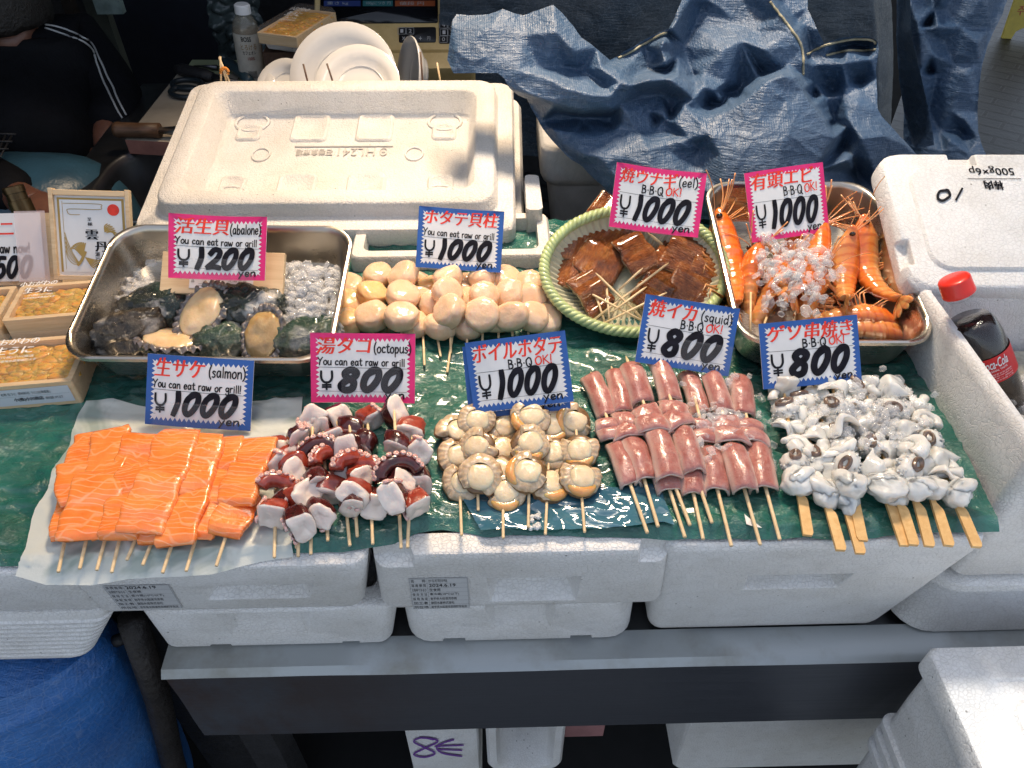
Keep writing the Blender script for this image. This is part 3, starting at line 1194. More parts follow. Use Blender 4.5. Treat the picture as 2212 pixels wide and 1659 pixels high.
# blue-tinted piece of film by the boiled scallops
def bl_pt(u, v):
    t = Vector(P(990 + 60 * v * 0, 1078, ZD)).lerp(P(1420, 1062, ZD), u)
    b_ = Vector(P(1040, 1160, ZD)).lerp(P(1452, 1152, ZD), u)
    p = b_.lerp(t, v)
    e = .004 * nz((u * 6, v * 3, 1)) * (1 if v in (0, 1) else 0)
    return Vector((p.x, p.y + e, zsheet(p.x, p.y) + .0028 + .001 * nz((p.x, p.y, 5), 60)))


mb = MB()
mb.grid(bl_pt, 80, 24)
n = NT('blue_film')
n.set(Base_Color=n.ramp(n.noise(n.coords(), 14, 4, .6), [(.3, (.03, .10, .15)), (.7, (.07, .19, .25))]), Roughness=.1, Coat_Weight=.8)
n.bump(n.noise(n.coords(), 40, 3, .6, 1), .002, .5)
tag(mb.build('blue_film', n.m), 'smooth blue film patch wet with drips under the boiled scallop sticks', 'plastic film')

# salmon paper
PT = [(188, 868), (245, 862), (300, 876), (340, 882), (420, 878), (520, 872), (600, 866), (655, 860)]
PB = [(28, 1238), (90, 1252), (190, 1252), (270, 1240), (340, 1236), (450, 1230), (560, 1208), (632, 1200)]
PT = [P(a, b, ZD + .006) for a, b in PT]
PB = [P(a, b, ZD + .004) for a, b in PB]


def paper_pt(u, v):
    k = u * 7
    i = min(int(k), 6)
    t = k - i
    p = PB[i].lerp(PB[i + 1], t).lerp(PT[i].lerp(PT[i + 1], t), v)
    bow = .012 * math.sin(v * PI) * (1 - u) ** 2 * (1 if v > .2 else 1)
    x = p.x + .006 * nz((v * 5, 0, 0)) * (1 - u)
    y = p.y
    z = zsheet(x, y) * .35 + (ZD + .0085) * .65 + .0016 * nz((x, y, 2), 24, 2)
    yf = yfront(x)
    if y < yf + .004:
        z = ZD + .004 - max(0, (yf - y)) * .5
    return Vector((x, y, max(z, zsheet(x, y) + .0008 if y > yf else z)))


mb = MB()
mb.grid(paper_pt, 110, 90)
n = NT('wax_paper')
c = n.coords()
wet = n.ramp(n.noise(c, 11, 4, .6, .8), [(.52, 0), (.62, 1)])
n.set(Base_Color=n.mix(n.math('MULTIPLY', wet, .55), (.60, .64, .61), (.22, .33, .29)), Roughness=.35, Coat_Weight=.25, Alpha=n.ramp(wet, [(0, .90), (1, .72)]))
n.bump(n.noise(c, 70, 4, .7), .0015, .4)
M['paper'] = n.m
ob = mb.build('wax_paper', M['paper'])
tag(ob, 'sheet of translucent white paper under the salmon skewers', 'paper')


# ------------------------------------------------------------------ steel trays
def tray(label, FL, FR, BR, BL, zf, zb, h):
    q = [P(*FL, zf), P(*FR, zf), P(*BR, zb), P(*BL, zb)]
    c_, X, Y, Z, w, d = frame_from(*q)
    root = thing('steel_tray', label, 'tray', c_ - Z * h, rot_of(X, Y, Z), group='steel trays on the stall')
    mb = MB()

    def r(ins, z, rr=.032):
        return rrect(w - 2 * ins, d - 2 * ins, max(.012, rr - ins * .4), z + h, 8)
    t = .0009
    mb.loft([r(.017, -h, .03), r(.012, -h + .003), r(.0065, -.004), r(.002, -.0045), r(0, -.002), r(.0008, .0012), r(.003, .002), r(.0058, .0002), r(.0072, -.004),
             r(.0125, -h + .007), r(.0155, -h + .002, .03), r(.022, -h + .0012, .028)])
    autosmooth(mb.build('tray_body', M['steel_tray'], root, local=True), 50)
    return root, c_, X, Y, Z, w, d


trl = tray('wide steel tray of abalones and crushed ice behind the salmon card', (152, 782), (738, 776), (748, 494), (222, 482), .955, .992, .042)
trr = tray('deep steel tray of iced prawns beside the cola cooler', (1590, 744), (2026, 744), (1886, 393), (1523, 393), .955, .998, .048)


# ------------------------------------------------------------------ price cards
def zigzag(x0, x1, y0, y1, nx, ny, t, aspect):
    """white field with pinked edges in card units; t tooth depth"""
    ty = t / aspect
    pts = []
    for i in range(nx):
        a = x0 + (x1 - x0) * i / nx
        pts += [(a, y0), (a + (x1 - x0) / nx / 2, y0 + ty)]
    for i in range(ny):
        a = y0 + (y1 - y0) * i / ny
        pts += [(x1, a), (x1 - t, a + (y1 - y0) / ny / 2)]
    for i in range(nx):
        a = x1 - (x1 - x0) * i / nx
        pts += [(a, y1), (a - (x1 - x0) / nx / 2, y1 - ty)]
    for i in range(ny):
        a = y1 - (y1 - y0) * i / ny
        pts += [(x0, a), (x0 + t, a - (y1 - y0) / ny / 2)]
    return pts


def price_card(label, TL, TR, BR, BL, zb, jp, sub, price, border='card_blue', el=40, eng=None, jbox=(.07, .72, .60, .95), yaw=0, ok=(.80, .02, .02), holder=None, drop=0.0, seed=0):
    pb = P((BL[0] + BR[0]) / 2, (BL[1] + BR[1]) / 2, zb)
    e = R(el)
    no = Vector((math.sin(R(yaw)) * math.cos(e), -math.cos(R(yaw)) * math.cos(e), math.sin(e)))
    q = [PPL(*k, pb, no) for k in (BL, BR, TR, TL)]
    c_, X, Y, Z, w, d = frame_from(*q)
    asp = d / w
    root = thing('price_card', label, 'price card', c_ - Y * (d / 2), rot_of(X, Y, Z), group='hand-lettered price cards')
    bend = rnd.uniform(.002, .007) * rnd.choice((-1, 1))
    warp = rnd.uniform(-.004, .004)

    def fn(u, v, z=0):
        return Vector(((u - .5) * w, v * d, z + bend * math.sin(PI * u) + warp * (u - .5) * (v - .5) * 2))
    mb = MB()
    NX = 12
    th = .0011
    for zz, fl in ((0, False), (-th, True)):
        vs_ = [fn(i / NX, j, zz) for j in (0, 1) for i in range(NX + 1)]
        fs_ = [(i, i + 1, NX + 2 + i, NX + 1 + i) for i in range(NX)]
        mb.add(vs_, [f[::-1] for f in fs_] if fl else fs_, 0, False)
    ed = [fn(0, 0), fn(1, 0), fn(1, 1), fn(0, 1)]
    mb.add(ed + [v - Vector((0, 0, th)) for v in ed], [(0, 4, 5, 1), (1, 5, 6, 2), (2, 6, 7, 3), (3, 7, 4, 0)], 1, False)
    mx, my = .048, .048 / asp
    zz = zigzag(mx, 1 - mx, my, 1 - my, 20, max(8, int(20 * asp)), .034, asp)
    # triangulate the pinked field
    res = delaunay_2d_cdt([Vector(p) for p in zz] + [Vector((i / 10, j / 6)) for i in range(2, 9) for j in range(1, 6)], [], [list(range(len(zz)))], 1, 1e-6)
    mb.add([fn(p.x, p.y, .00018) for p in res[0]], res[2], 1, False)
    rs = rnd.getstate()
    rnd.seed(100 + seed)
    # ruled lines
    ly = .50 if sub == 'raw' else .55
    stroke(mb, [(.07, ly + .01), (.5, ly), (.93, ly - .01)], .004, fn, 2, .0003, 3, asp)
    stroke(mb, [(.08, .165), (.92, .155)], .004, fn, 2, .0003, 3, asp)
    # title in brush red
    x0, y0, x1, y1 = jbox
    text_into(mb, jp, x0, y0, x1, y1, fn, 3, .012, .14, z=.00042)
    if eng:
        s, bx = eng
        write(mb, s, bx[0], bx[1], bx[2], bx[3], fn, 2, .0125, 0, asp, .0006)
    if sub == 'raw':
        write(mb, 'You can eat raw or grill' + ('!' if seed == 1 else ''), .07, .545, .83, .105, fn, 2, .0115, -.02, asp, .0006)
    else:
        write(mb, 'B.B.Q', sub[0], sub[1], .24, .125, fn, 2, .014, 0, asp, .0006)
        write(mb, 'OK!', sub[0] + .27, sub[1] + .01, .17, .115, fn, 3, .014, .01, asp, .0007)
    # yen mark and the fat price
    top = .46 if sub == 'raw' else .52
    write(mb, '¥', .09, .19, .12, top - .20, fn, 2, .022, 0, asp, .0006, wob=0)
    fat_price(mb, price, .25, .17, .64, top - .15, fn, asp)
    write(mb, 'yen', .71, .062, .19, .11, fn, 2, .015, .0, asp, .0006)
    rnd.setstate(rs)
    cd_ = mb.build('card', [M[border], M['card'], M['black'], M['red'], M['marker']], root, local=True)
    if holder:
        u0, u1, v0, v1 = holder
        hb = MB()
        zt = .0045 + max(0, bend)
        hb.add([fn(u0, v0, zt), fn(u1, v0, zt), fn(u1 - .01, v1, zt), fn(u0 + .01, v1, zt)], [(0, 1, 2, 3)], 0, False)
        for a in (u0, u1):
            s = .004
            hb.add([fn(a - s, v0, zt), fn(a + s, v0, zt), fn(a + s, v1, zt + .0005), fn(a - s, v1, zt + .0005)], [(0, 1, 2, 3)], 0, False)
        hb.add([fn(u0, v1 - .012, zt + .0006), fn(u1, v1 - .012, zt + .0006), fn(u1, v1 + .012, zt + .0006), fn(u0, v1 + .012, zt + .0006)], [(0, 1, 2, 3)], 0, False)
        under(hb.build('clear_holder', M['clear'], root, local=True), cd_)
    return root


FAT = {'1': (.55, [[(.30, 1), (.34, .55), (.20, 0)]]), '0': (.86, [[(.56, .96), (.26, .74), (.16, .30), (.30, .04), (.52, .18), (.72, .58), (.70, .92), (.50, .97), (.36, .86)]]),
       '8': (.90, [[(.68, .86), (.46, .97), (.26, .80), (.40, .58), (.64, .40), (.60, .10), (.34, .03), (.16, .22), (.34, .46), (.62, .62), (.72, .82), (.60, .95)]]),
       '2': (.80, [[(.22, .74), (.42, .97), (.68, .86), (.58, .52), (.16, .07)], [(.16, .06), (.45, .10), (.74, .05)]]), '5': (.80, [[(.72, .95), (.34, .93), (.28, .56), (.56, .62), (.64, .28), (.36, .04), (.12, .12)]])}


def fat_price(mb, s, x0, y0, w, h, fn, asp):
    tot = sum(FAT[c][0] for c in s)
    x = 0
    for k, c in enumerate(s):
        cw, sts = FAT[c]
        for st in sts:
            stroke(mb, [(x0 + (x + a + .10 * (b - .5)) / tot * w, y0 + b * h) for a, b in st], w * (.088 if len(s) > 3 else .108), fn, 4, .0007 + k * .00008, 6, asp)
        x += cw * .97


price_card('blue-edged salmon card reading 生サケ 1000 yen, stood above the salmon skewers', (312, 764), (548, 778), (542, 932), (320, 915), .915, '生サケ', 'raw', '1000', 'card_blue', 40, ('(salmon)', (.60, .73, .33, .15)), (.08, .70, .56, .96), holder=(.12, .92, -.03, .34), seed=1)
price_card('pink-edged abalone card reading 活生貝 1200 yen in the abalone tray', (366, 460), (576, 468), (573, 606), (361, 600), .985, '活生貝', 'raw', '1200', 'card_pink', 42, ('(abalone)', (.61, .72, .33, .15)), (.07, .70, .59, .95), holder=(.14, .88, -.03, .30), seed=2)
price_card('pink-edged octopus card reading 湯タコ 800 yen, stood above the octopus skewers', (662, 720), (893, 720), (900, 872), (680, 868), .925, '湯タコ', 'raw', '800', 'card_pink', 40, ('(octopus)', (.60, .72, .36, .14)), (.06, .70, .57, .94), holder=(.3, .86, .08, .5), seed=3)
price_card('blue-edged raw scallop card reading ホタテ貝柱 1000 yen, against the lidded box', (903, 443), (1088, 458), (1083, 588), (900, 578), .95, 'ホタテ貝柱', 'raw', '1000', 'card_blue', 40, None, (.07, .72, .93, .96), seed=4)
price_card('pink-edged eel card reading 焼ウナギ 1000 yen, above the grilled eel basket', (1330, 352), (1527, 372), (1508, 516), (1318, 487), .995, '焼ウナギ', (.32, .59), '1000', 'card_pink', 38, ('(eel)', (.72, .76, .20, .14)), (.06, .72, .70, .95), seed=5)
price_card('pink-edged prawn card reading 有頭エビ 1000 yen, leaning in the prawn tray', (1607, 372), (1777, 353), (1792, 498), (1625, 527), .975, '有頭エビ', (.45, .60), '1000', 'card_pink', 38, None, (.07, .73, .86, .97), seed=6)
price_card('blue-edged boiled scallop card reading ボイルホタテ 1000 yen, in front of its twin', (1000, 750), (1222, 727), (1230, 886), (1012, 905), .925, 'ボイルホタテ', (.40, .56), '1000', 'card_blue', 40, None, (.06, .70, .95, .95), seed=7)
price_card('blue-edged spare card mostly hidden behind the boiled scallop card', (1004, 742), (1220, 712), (1240, 868), (1024, 893), .935, 'ボイルホタテ', (.40, .56), '1000', 'card_blue', 40, None, (.06, .70, .95, .95), seed=8)
price_card('blue-edged squid card reading 焼イカ 800 yen, above the pink squid skewers', (1398, 633), (1592, 668), (1580, 812), (1369, 783), .93, '焼イカ', (.42, .58), '800', 'card_blue', 40, ('(squid)', (.62, .74, .32, .14)), (.06, .70, .57, .95), holder=(.45, 1.0, .02, .42), seed=9)
price_card('blue-edged squid leg card reading ゲソ串焼き 800 yen, leaning on the prawn tray', (1655, 698), (1868, 682), (1845, 818), (1633, 843), .93, 'ゲソ串焼き', (.40, .58), '800', 'card_blue', 40, None, (.07, .70, .93, .95), seed=10)

# ------------------------------------------------------------------ lidded box behind
zL0, zL1 = .93, .99
q = [P(308, 492, zL0), P(1146, 506, zL0), P(1083, 172, zL1), P(392, 186, zL1)]
c_, X_, Y_, Z_, wL, dL = frame_from(*q)
lid = thing('box_top', 'large white foam lid with moulded pads and raised lettering, tilted on a foam box', 'foam lid', c_ - Z_ * .03, rot_of(X_, Y_, Z_))
mb = MB()


def rl(ins, z, r=.02, dx=0, dy=0):
    return rrect(wL - 2 * ins, dL - 2 * ins, r, z, 6, dx, dy)


mb.loft([rl(.004, 0, .02), rl(0, .004), rl(0, .026), rl(.003, .03), rl(.022, .03, .022, .0, .004), rl(.0235, .032, .022, 0, .004), rl(.026, .046, .024, 0, .004), rl(.029, .0485, .024, 0, .004), rl(.050, .0485, .02, 0, .004), rl(.053, .046, .02, 0, .004), rl(.062, .018, .016, 0, .004), rl(.066, .014, .016, 0, .004)])
lb_ = autosmooth(mb.build('lid_body', M['foam_dirty'], lid, local=True), 45)
W_, D_ = wL - .132, dL - .132


def ridge(pts, closed=True, h=.0022, w=.0030):
    mb = MB()
    rings = []
    p = [Vector((a * W_, b * D_ + .004, 0)) for a, b in pts]
    m = len(p)
    for i in range(m):
        t = (p[(i + 1) % m] - p[i - 1]).normalized() if closed else (p[min(i + 1, m - 1)] - p[max(i - 1, 0)]).normalized()
        q = Vector((-t.y, t.x, 0))
        rings.append([p[i] - q * w + Vector((0, 0, .0137)), p[i] - q * w * .5 + Vector((0, 0, .0137 + h)), p[i] + q * w * .5 + Vector((0, 0, .0137 + h)), p[i] + q * w + Vector((0, 0, .0137))])
    if closed:
        rings.append(rings[0])
    mb.loft(rings, 0, False, False)
    return mb


def rr2(cx, cy, w, d, r=.02):
    return [(v.x / W_ + cx, v.y / D_ + cy) for v in rrect(w * W_, d * D_, r, 0, 5)]


def pad(cx, cy, w, d):
    mb = MB()
    rg = []
    for ins, z in ((0, .0137), (.001, .0160), (.003, .0178), (.0055, .0170), (.0075, .0152)):
        rg.append([Vector((v.x + cx * W_, v.y + cy * D_ + .004, z)) for v in rrect(w * W_ - 2 * ins, d * D_ - 2 * ins, .007, 0, 4)])
    mb.loft(rg, 0, False, True)
    return mb


for (cx_, cy_, w2, d2) in ((-.155, .36, .155, .34), (.115, .36, .155, .34), (-.155, -.36, .155, .34), (.115, -.36, .155, .34)):
    autosmooth(pad(cx_, cy_, w2, d2).build('moulded_pad', M['foam_dirty'], lid, local=True), 50).parent = lb_
for sx in (-1, 1):
    for sy in (-1, 1):
        cx_, cy_ = sx * .405, sy * .36
        autosmooth(pad(cx_, cy_ - sy * .055, .105, .20).build('moulded_pad', M['foam_dirty'], lid, local=True), 50).parent = lb_
        ridge([(cx_ + .068 * math.cos(t), cy_ + sy * .07 + .105 * math.sin(t)) for t in [2 * PI * k / 28 for k in range(28)]], True, .0030, .0026).build('moulded_ring', M['foam_dirty'], lid, local=True).parent = lb_
for cx_ in (-.33, .29):
    ridge([(cx_ + .035 * math.cos(t), .04 + .075 * math.sin(t)) for t in [2 * PI * k / 24 for k in range(24)]], True, .0025, .0016).build('moulded_oval', M['foam_dirty'], lid, local=True).parent = lb_
mb = MB()


def lt(s, xa, xb, y0, y1):
    for z in (.0143, .0149, .0155):
        text_into(mb, s, 0, 0, 1, 1, lambda u, v, zz: Vector(((xb + (xa - xb) * u) * W_, (y1 + (y0 - y1) * v) * D_ + .004, z)), 0, .0)


lt('HL241', -.02, .13, .02, .11)
lt('⊕', .15, .18, .02, .11)
lt('石巻魚市場', -.19, -.04, .025, .10)
mb.box(-.2 * W_, .2 * W_, .128 * D_ + .004, .136 * D_ + .004, .0137, .0160)
under(mb.build('raised_lettering', [plain('foam_relief', (.50, .47, .43), .6)], lid, local=True), lb_)

# box under the lid
root = thing('foam_box', 'foam box carrying the big tilted lid, behind the abalone tray', 'foam box', (c_.x, c_.y, .80), group='foam boxes behind the display')
mb = MB()
cb = c_ - Z_ * .031


def rb(ins, drop):
    return [Vector((cb.x, cb.y, cb.z)) + X_ * v.x + Y_ * v.y - Vector((0, 0, drop)) for v in rrect(wL - 2 * ins, dL - 2 * ins, .02, 0, 6)]


mb.loft([rb(.03, .19), rb(.012, .06), rb(-.004, .03), rb(-.010, .028), rb(-.012, .008), rb(-.008, 0)])
autosmooth(mb.build('body', M['foam_dirty'], root), 40)
# pale rims behind the film
root = thing('foam_box', 'foam box whose dirty rim shows behind the raw scallops', 'foam box', P(980, 560, .85), group='foam boxes behind the display')
a, b = P(752, 558, .925), P(1196, 572, .925)
mb = MB()
mb.loft([rrect(b.x - a.x, .10, .012, .86, 4, (a.x + b.x) / 2, a.y + .05), rrect(b.x - a.x, .10, .012, .921, 4, (a.x + b.x) / 2, a.y + .05), rrect(b.x - a.x - .006, .094, .01, .925, 4, (a.x + b.x) / 2, a.y + .05),
         rrect(b.x - a.x - .03, .07, .01, .925, 4, (a.x + b.x) / 2, a.y + .05), rrect(b.x - a.x - .034, .066, .01, .88, 4, (a.x + b.x) / 2, a.y + .05)])
autosmooth(mb.build('body', M['foam_dirty'], root), 40)
# grey box under the tarp
p0 = PY(1186, 540, .955)
root = thing('foam_box', 'greyish foam box in shade beneath the heaped tarp, right of the lid', 'foam box', (p0.x + .12, p0.y + .12, .8), group='foam boxes behind the display')
mb = MB()
cx, cy = p0.x + .165, p0.y + .08


def rg_(ins, z, r=.02):
    return rrect(.36 - 2 * ins, .16 - 2 * ins, r, z, 5, cx, cy)


mb.loft([rg_(.03, .74), rg_(.018, .84), rg_(.010, .90), rg_(.004, .905), rg_(0, .915), rg_(0, .955), rg_(.004, .96), rg_(.024, .96), rg_(.026, .955), rg_(.03, .90)])
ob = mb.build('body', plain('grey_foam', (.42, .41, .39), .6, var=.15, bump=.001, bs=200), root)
cm = MB()
cm.loft([[Vector((cx - .09, cy - .13, .84)), Vector((cx + .12, cy - .13, .84)), Vector((cx + .12, cy - .13, .93)), Vector((cx - .09, cy - .13, .93))], [Vector((cx - .08, cy - .062, .86)), Vector((cx + .11, cy - .062, .86)), Vector((cx + .11, cy - .062, .92)), Vector((cx - .08, cy - .062, .92))]], smooth=False)
carve(ob, [cm])
autosmooth(ob, 40)
soften(ob, .003, 2, 40)
# rough broken foam slab between the two boxes
a = P(1128, 545, .89)
mb = MB()
mb.loft([[Vector((v.x + .003 * nz((v.x * 60, v.y * 60, k)), v.y + .003 * nz((v.x * 70, v.y * 40, k + 5)), z)) for v in rrect(.019, .09, .006, 0, 6, a.x + .016, a.y + .06)] for k, z in enumerate([.86, .88, .90, .92, .935, .942])])
tag(autosmooth(mb.build('foam_slab', M['foam_dirty']), 40), 'broken dirty foam slab standing at the right side of the lidded box', 'foam slab')

# ================================================================== FOOD MATERIALS
def m_salmon():
    n = NT('salmon_flesh')
    c = n.coords((1, 1, 1), rand=True)
    w = n.wave(n.coords((.55, 1, .3), (0, 0, .12), rand=True), 105, 11, 2.0, .6, 'Y')
    w2 = n.wave(n.coords((1, .5, .3), rand=True), 60, 14, 2, .6, 'Y')
    ln = n.ramp(w, [(.88, 0), (1, 1)])
    ln2 = n.ramp(w2, [(.93, 0), (1, .6)])
    body = n.ramp(n.noise(c, 40, 3, .6), [(.3, (.86, .195, .028)), (.7, (.92, .30, .075))])
    f = n.math('MAXIMUM', n.math('MULTIPLY', ln, n.ramp(n.noise(c, 55, 2), [(.32, 0), (.55, .85)])), ln2)
    n.set(Base_Color=n.mix(n.math('MULTIPLY', f, .52), body, (.96, .60, .38)), Roughness=.24, Coat_Weight=.5, Coat_Roughness=.08)
    n.sss(.45, (1, .3, .12), .006)
    b = n.bump(w, .0006, .25)
    n.bump(n.noise(c, 150, 4, .65), .0019, .5, b)
    return n.m


def m_flesh(name, a, b, scale, rad, ss=.005, rough=.2, coat=.6, nb=.0012, nbs=180, w=.6):
    n = NT(name)
    c = n.coords(rand=True)
    oi = n.new('ShaderNodeObjectInfo')
    base = n.ramp(n.noise(c, scale, 4, .6), [(.3, a), (.72, b)])
    base = n.mix(n.math('MULTIPLY', oi.outputs['Random'], .12), base, (.55, .36, .2), 'MULTIPLY')
    n.set(Base_Color=base, Roughness=rough, Coat_Weight=coat, Coat_Roughness=.06)
    n.sss(w, rad, ss)
    n.bump(n.noise(c, nbs, 3, .6), nb, .45)
    return n.m


M['salmon'] = m_salmon()
M['scallop'] = m_flesh('scallop_flesh', (.74, .50, .32), (.82, .61, .43), 60, (1, .55, .3), .007, .17, nb=.002, nbs=120)
M['scallop_tan'] = m_flesh('scallop_flesh_orange', (.78, .47, .20), (.85, .58, .32), 60, (1, .5, .22), .007, .2)
M['b_meat'] = m_flesh('boiled_scallop_meat', (.74, .58, .36), (.84, .71, .50), 90, (1, .7, .4), .004, .28)
M['b_mantle'] = m_flesh('boiled_scallop_mantle', (.44, .31, .18), (.72, .57, .40), 200, (1, .7, .4), .003, .3)
M['b_edge'] = plain('boiled_scallop_edge', (.17, .09, .035), .35, var=.5, vs_=300, coat=.3)
M['b_roe'] = m_flesh('scallop_roe', (.78, .34, .09), (.86, .46, .17), 70, (1, .4, .15), .004, .22)
M['o_white'] = m_flesh('octopus_flesh', (.76, .64, .58), (.86, .78, .71), 60, (1, .7, .6), .004, .22)
M['o_red'] = m_flesh('octopus_skin_red', (.22, .022, .014), (.42, .085, .05), 150, (1, .3, .2), .002, .22, w=.3)
M['o_dark'] = m_flesh('octopus_skin_dark', (.028, .007, .008), (.11, .018, .016), 120, (1, .3, .2), .002, .2, w=.15)
M['o_cup'] = m_flesh('octopus_sucker', (.62, .36, .32), (.72, .50, .46), 120, (1, .6, .5), .003, .25)
M['s_in'] = m_flesh('squid_inside', (.52, .40, .35), (.64, .53, .47), 60, (1, .6, .5), .006, .16)
M['g_white'] = m_flesh('squid_leg_white', (.66, .655, .62), (.82, .815, .78), 50, (1, .85, .75), .009, .15, w=.85)
M['g_brown'] = m_flesh('squid_leg_brown', (.07, .048, .038), (.24, .16, .12), 120, (1, .6, .4), .003, .2, w=.3)
M['uni'] = m_flesh('sea_urchin_roe', (.70, .31, .035), (.80, .45, .10), 120, (1, .5, .15), .004, .3, .4, .0016, 600)


def m_squid():
    n = NT('squid_skin')
    g = n.new('ShaderNodeSeparateXYZ')
    n.link(n.tc.outputs['Generated'], g.inputs[0])
    c = n.coords(rand=True)
    no = n.noise(c, 60, 4, .65)
    ex = n.math('ABSOLUTE', n.math('SUBTRACT', g.outputs[0], .5))
    ex = n.math('ADD', ex, n.math('MULTIPLY', n.math('SUBTRACT', no, .5), .25))
    edge = n.ramp(ex, [(.30, 0), (.47, 1)])
    sp = n.ramp(n.voro(c, 520, 'F1'), [(.12, 1), (.3, 0)])
    skin = n.ramp(no, [(.25, (.52, .31, .27)), (.5, (.41, .175, .15)), (.75, (.28, .07, .055))])
    skin = n.mix(n.math('MULTIPLY', sp, .45), skin, (.22, .035, .03))
    n.set(Base_Color=n.mix(edge, skin, (.58, .42, .36)), Roughness=.26, Coat_Weight=.32, Coat_Roughness=.1)
    n.sss(.4, (1, .4, .3), .006)
    n.bump(n.noise(c, 150, 4, .65), .0018, .5)
    return n.m


M['squid'] = m_squid()


def m_eel():
    n = NT('grilled_eel')
    c = n.coords(rand=True)
    st = n.wave(n.coords((.25, 1, 1), rand=True), 85, 11, 4, 2.5, 'Y')
    no = n.noise(c, 55, 6, .7)
    base = n.ramp(no, [(.30, (.045, .010, .004)), (.5, (.32, .085, .014)), (.72, (.52, .20, .04))])
    base = n.mix(n.math('MULTIPLY', n.ramp(st, [(.5, 0), (.9, 1)]), .30), base, (.10, .025, .008))
    n.set(Base_Color=base, Roughness=n.ramp(no, [(.3, .12), (.7, .34)]), Coat_Weight=.6, Coat_Roughness=.08)
    b = n.bump(st, .0014, .7)
    n.bump(n.noise(c, 170, 6, .8), .0050, .9, b)
    return n.m


M['eel'] = m_eel()
M['eel_under'] = m_flesh('eel_cut_edge', (.20, .13, .075), (.42, .32, .20), 120, (1, .7, .4), .002, .3, w=.2)


def m_prawn():
    n = NT('prawn_shell')
    c = n.coords(rand=False)
    g = n.new('ShaderNodeSeparateXYZ')
    n.link(n.tc.outputs['Object'], g.inputs[0])
    wv = n.wave(c, 36, 2.5, 2, 4, 'Y')
    no = n.noise(n.coords(rand=True), 55, 5, .65)
    up = n.ramp(n.math('ADD', n.math('MULTIPLY', g.outputs[2], 45), n.math('MULTIPLY', no, .6)), [(.05, (.74, .36, .12)), (.45, (.78, .21, .03)), (.95, (.68, .10, .012))])
    base = n.mix(n.math('MULTIPLY', n.ramp(wv, [(.55, 0), (.95, 1)]), .38), up, (.55, .06, .01))
    n.set(Base_Color=base, Roughness=.2, Coat_Weight=.7, Coat_Roughness=.06)
    n.sss(.35, (1, .4, .15), .004)
    n.bump(n.noise(c, 130, 4, .6), .0012, .45)
    return n.m


M['prawn'] = m_prawn()
M['prawn_leg'] = m_flesh('prawn_leg', (.80, .28, .07), (.86, .50, .25), 90, (1, .5, .2), .002, .25, w=.3)
M['eye'] = plain('black_eye', (.004, .004, .004), .08, coat=1)

n = NT('ice')
fr_ = n.new('ShaderNodeLayerWeight')
fr_.inputs[0].default_value = .35
n.set(Base_Color=(.97, .975, .98), Roughness=.1, Specular_IOR_Level=.9, Coat_Weight=.7, Alpha=n.ramp(fr_.outputs['Facing'], [(0, .15), (.5, .30), (1, .8)]))
n.bump(n.noise(n.coords(), 240, 3, .6), .0016, .5)
M['ice'] = n.m

ORD = ['leftmost', 'second from the left', 'third from the left', 'fourth from the left', 'fifth from the left', 'sixth from the left', 'seventh from the left', 'eighth from the left', 'ninth from the left', 'tenth from the left', 'eleventh from the left', 'twelfth from the left']


def ordl(i, n_):
    if i < 6 and i <= n_ / 2:
        return ORD[i]
    k = n_ - 1 - i
    return ORD[k].replace('left', 'right')


def skewer(name, label, cat, group, hpx, tpx, h0, h1, r=.00145, tipext=.0, flat=None):
    """thing at the handle end; local +Y runs up the stick"""
    a = on_sheet(hpx[0], hpx[1], h0)
    b = on_sheet(tpx[0], tpx[1], h1)
    Y = (b - a).normalized()
    X = Y.cross(Vector((0, 0, 1))).normalized()
    Z = X.cross(Y)
    L = (b - a).length + tipext
    root = thing(name, label, cat, a, rot_of(X, Y, Z), group)
    mb = MB()
    if flat:
        # gun-shaped bamboo pick: a flat paddle with a shoulder on one side, then a thin flat prong
        s = flat
        out = [(-.0042, 0), (.0030, 0), (.0042, .003), (.0042, .033), (.0036, .036), (.0002, .042), (.0000, .060), (.0000, L), (-.0012, L), (-.0040, .060)]
        out = [(x * s, y) for x, y in out]
        if s < 0:
            out = out[::-1]
        k = len(out)
        t = .0014
        mb.add([(x, y, t) for x, y in out] + [(x, y, -t) for x, y in out], [tuple(range(k)), tuple(range(2 * k - 1, k - 1, -1))] + [(i, k + i, k + (i + 1) % k, (i + 1) % k) for i in range(k)], 0, False)
        mb.build('stick', M['wood_flat'], root, local=True)
    else:
        mb.tube([(0, 0, 0), (0, .0006, 0), (0, L * .5, 0), (0, L - .006, 0), (0, L, 0)], [r * .85, r, r, r, r * .25], 9)
        mb.build('stick', M['wood_skewer'], root, local=True)
    return root


def put(root, me, name, px, py, h, rot=(0, 0, 0), s=1.0, plane=None):
    """a child piece at a photographed spot, h above the sheet, turned by rot (Euler) in the skewer's frame"""
    p = on_sheet(px, py, h)
    o = bpy.data.objects.new(name, me)
    col.objects.link(o)
    o.parent = root
    o.location = root.matrix_basis.inverted() @ p
    o.rotation_euler = rot
    o.scale = (s, s, s) if isinstance(s, (int, float)) else s
    return o


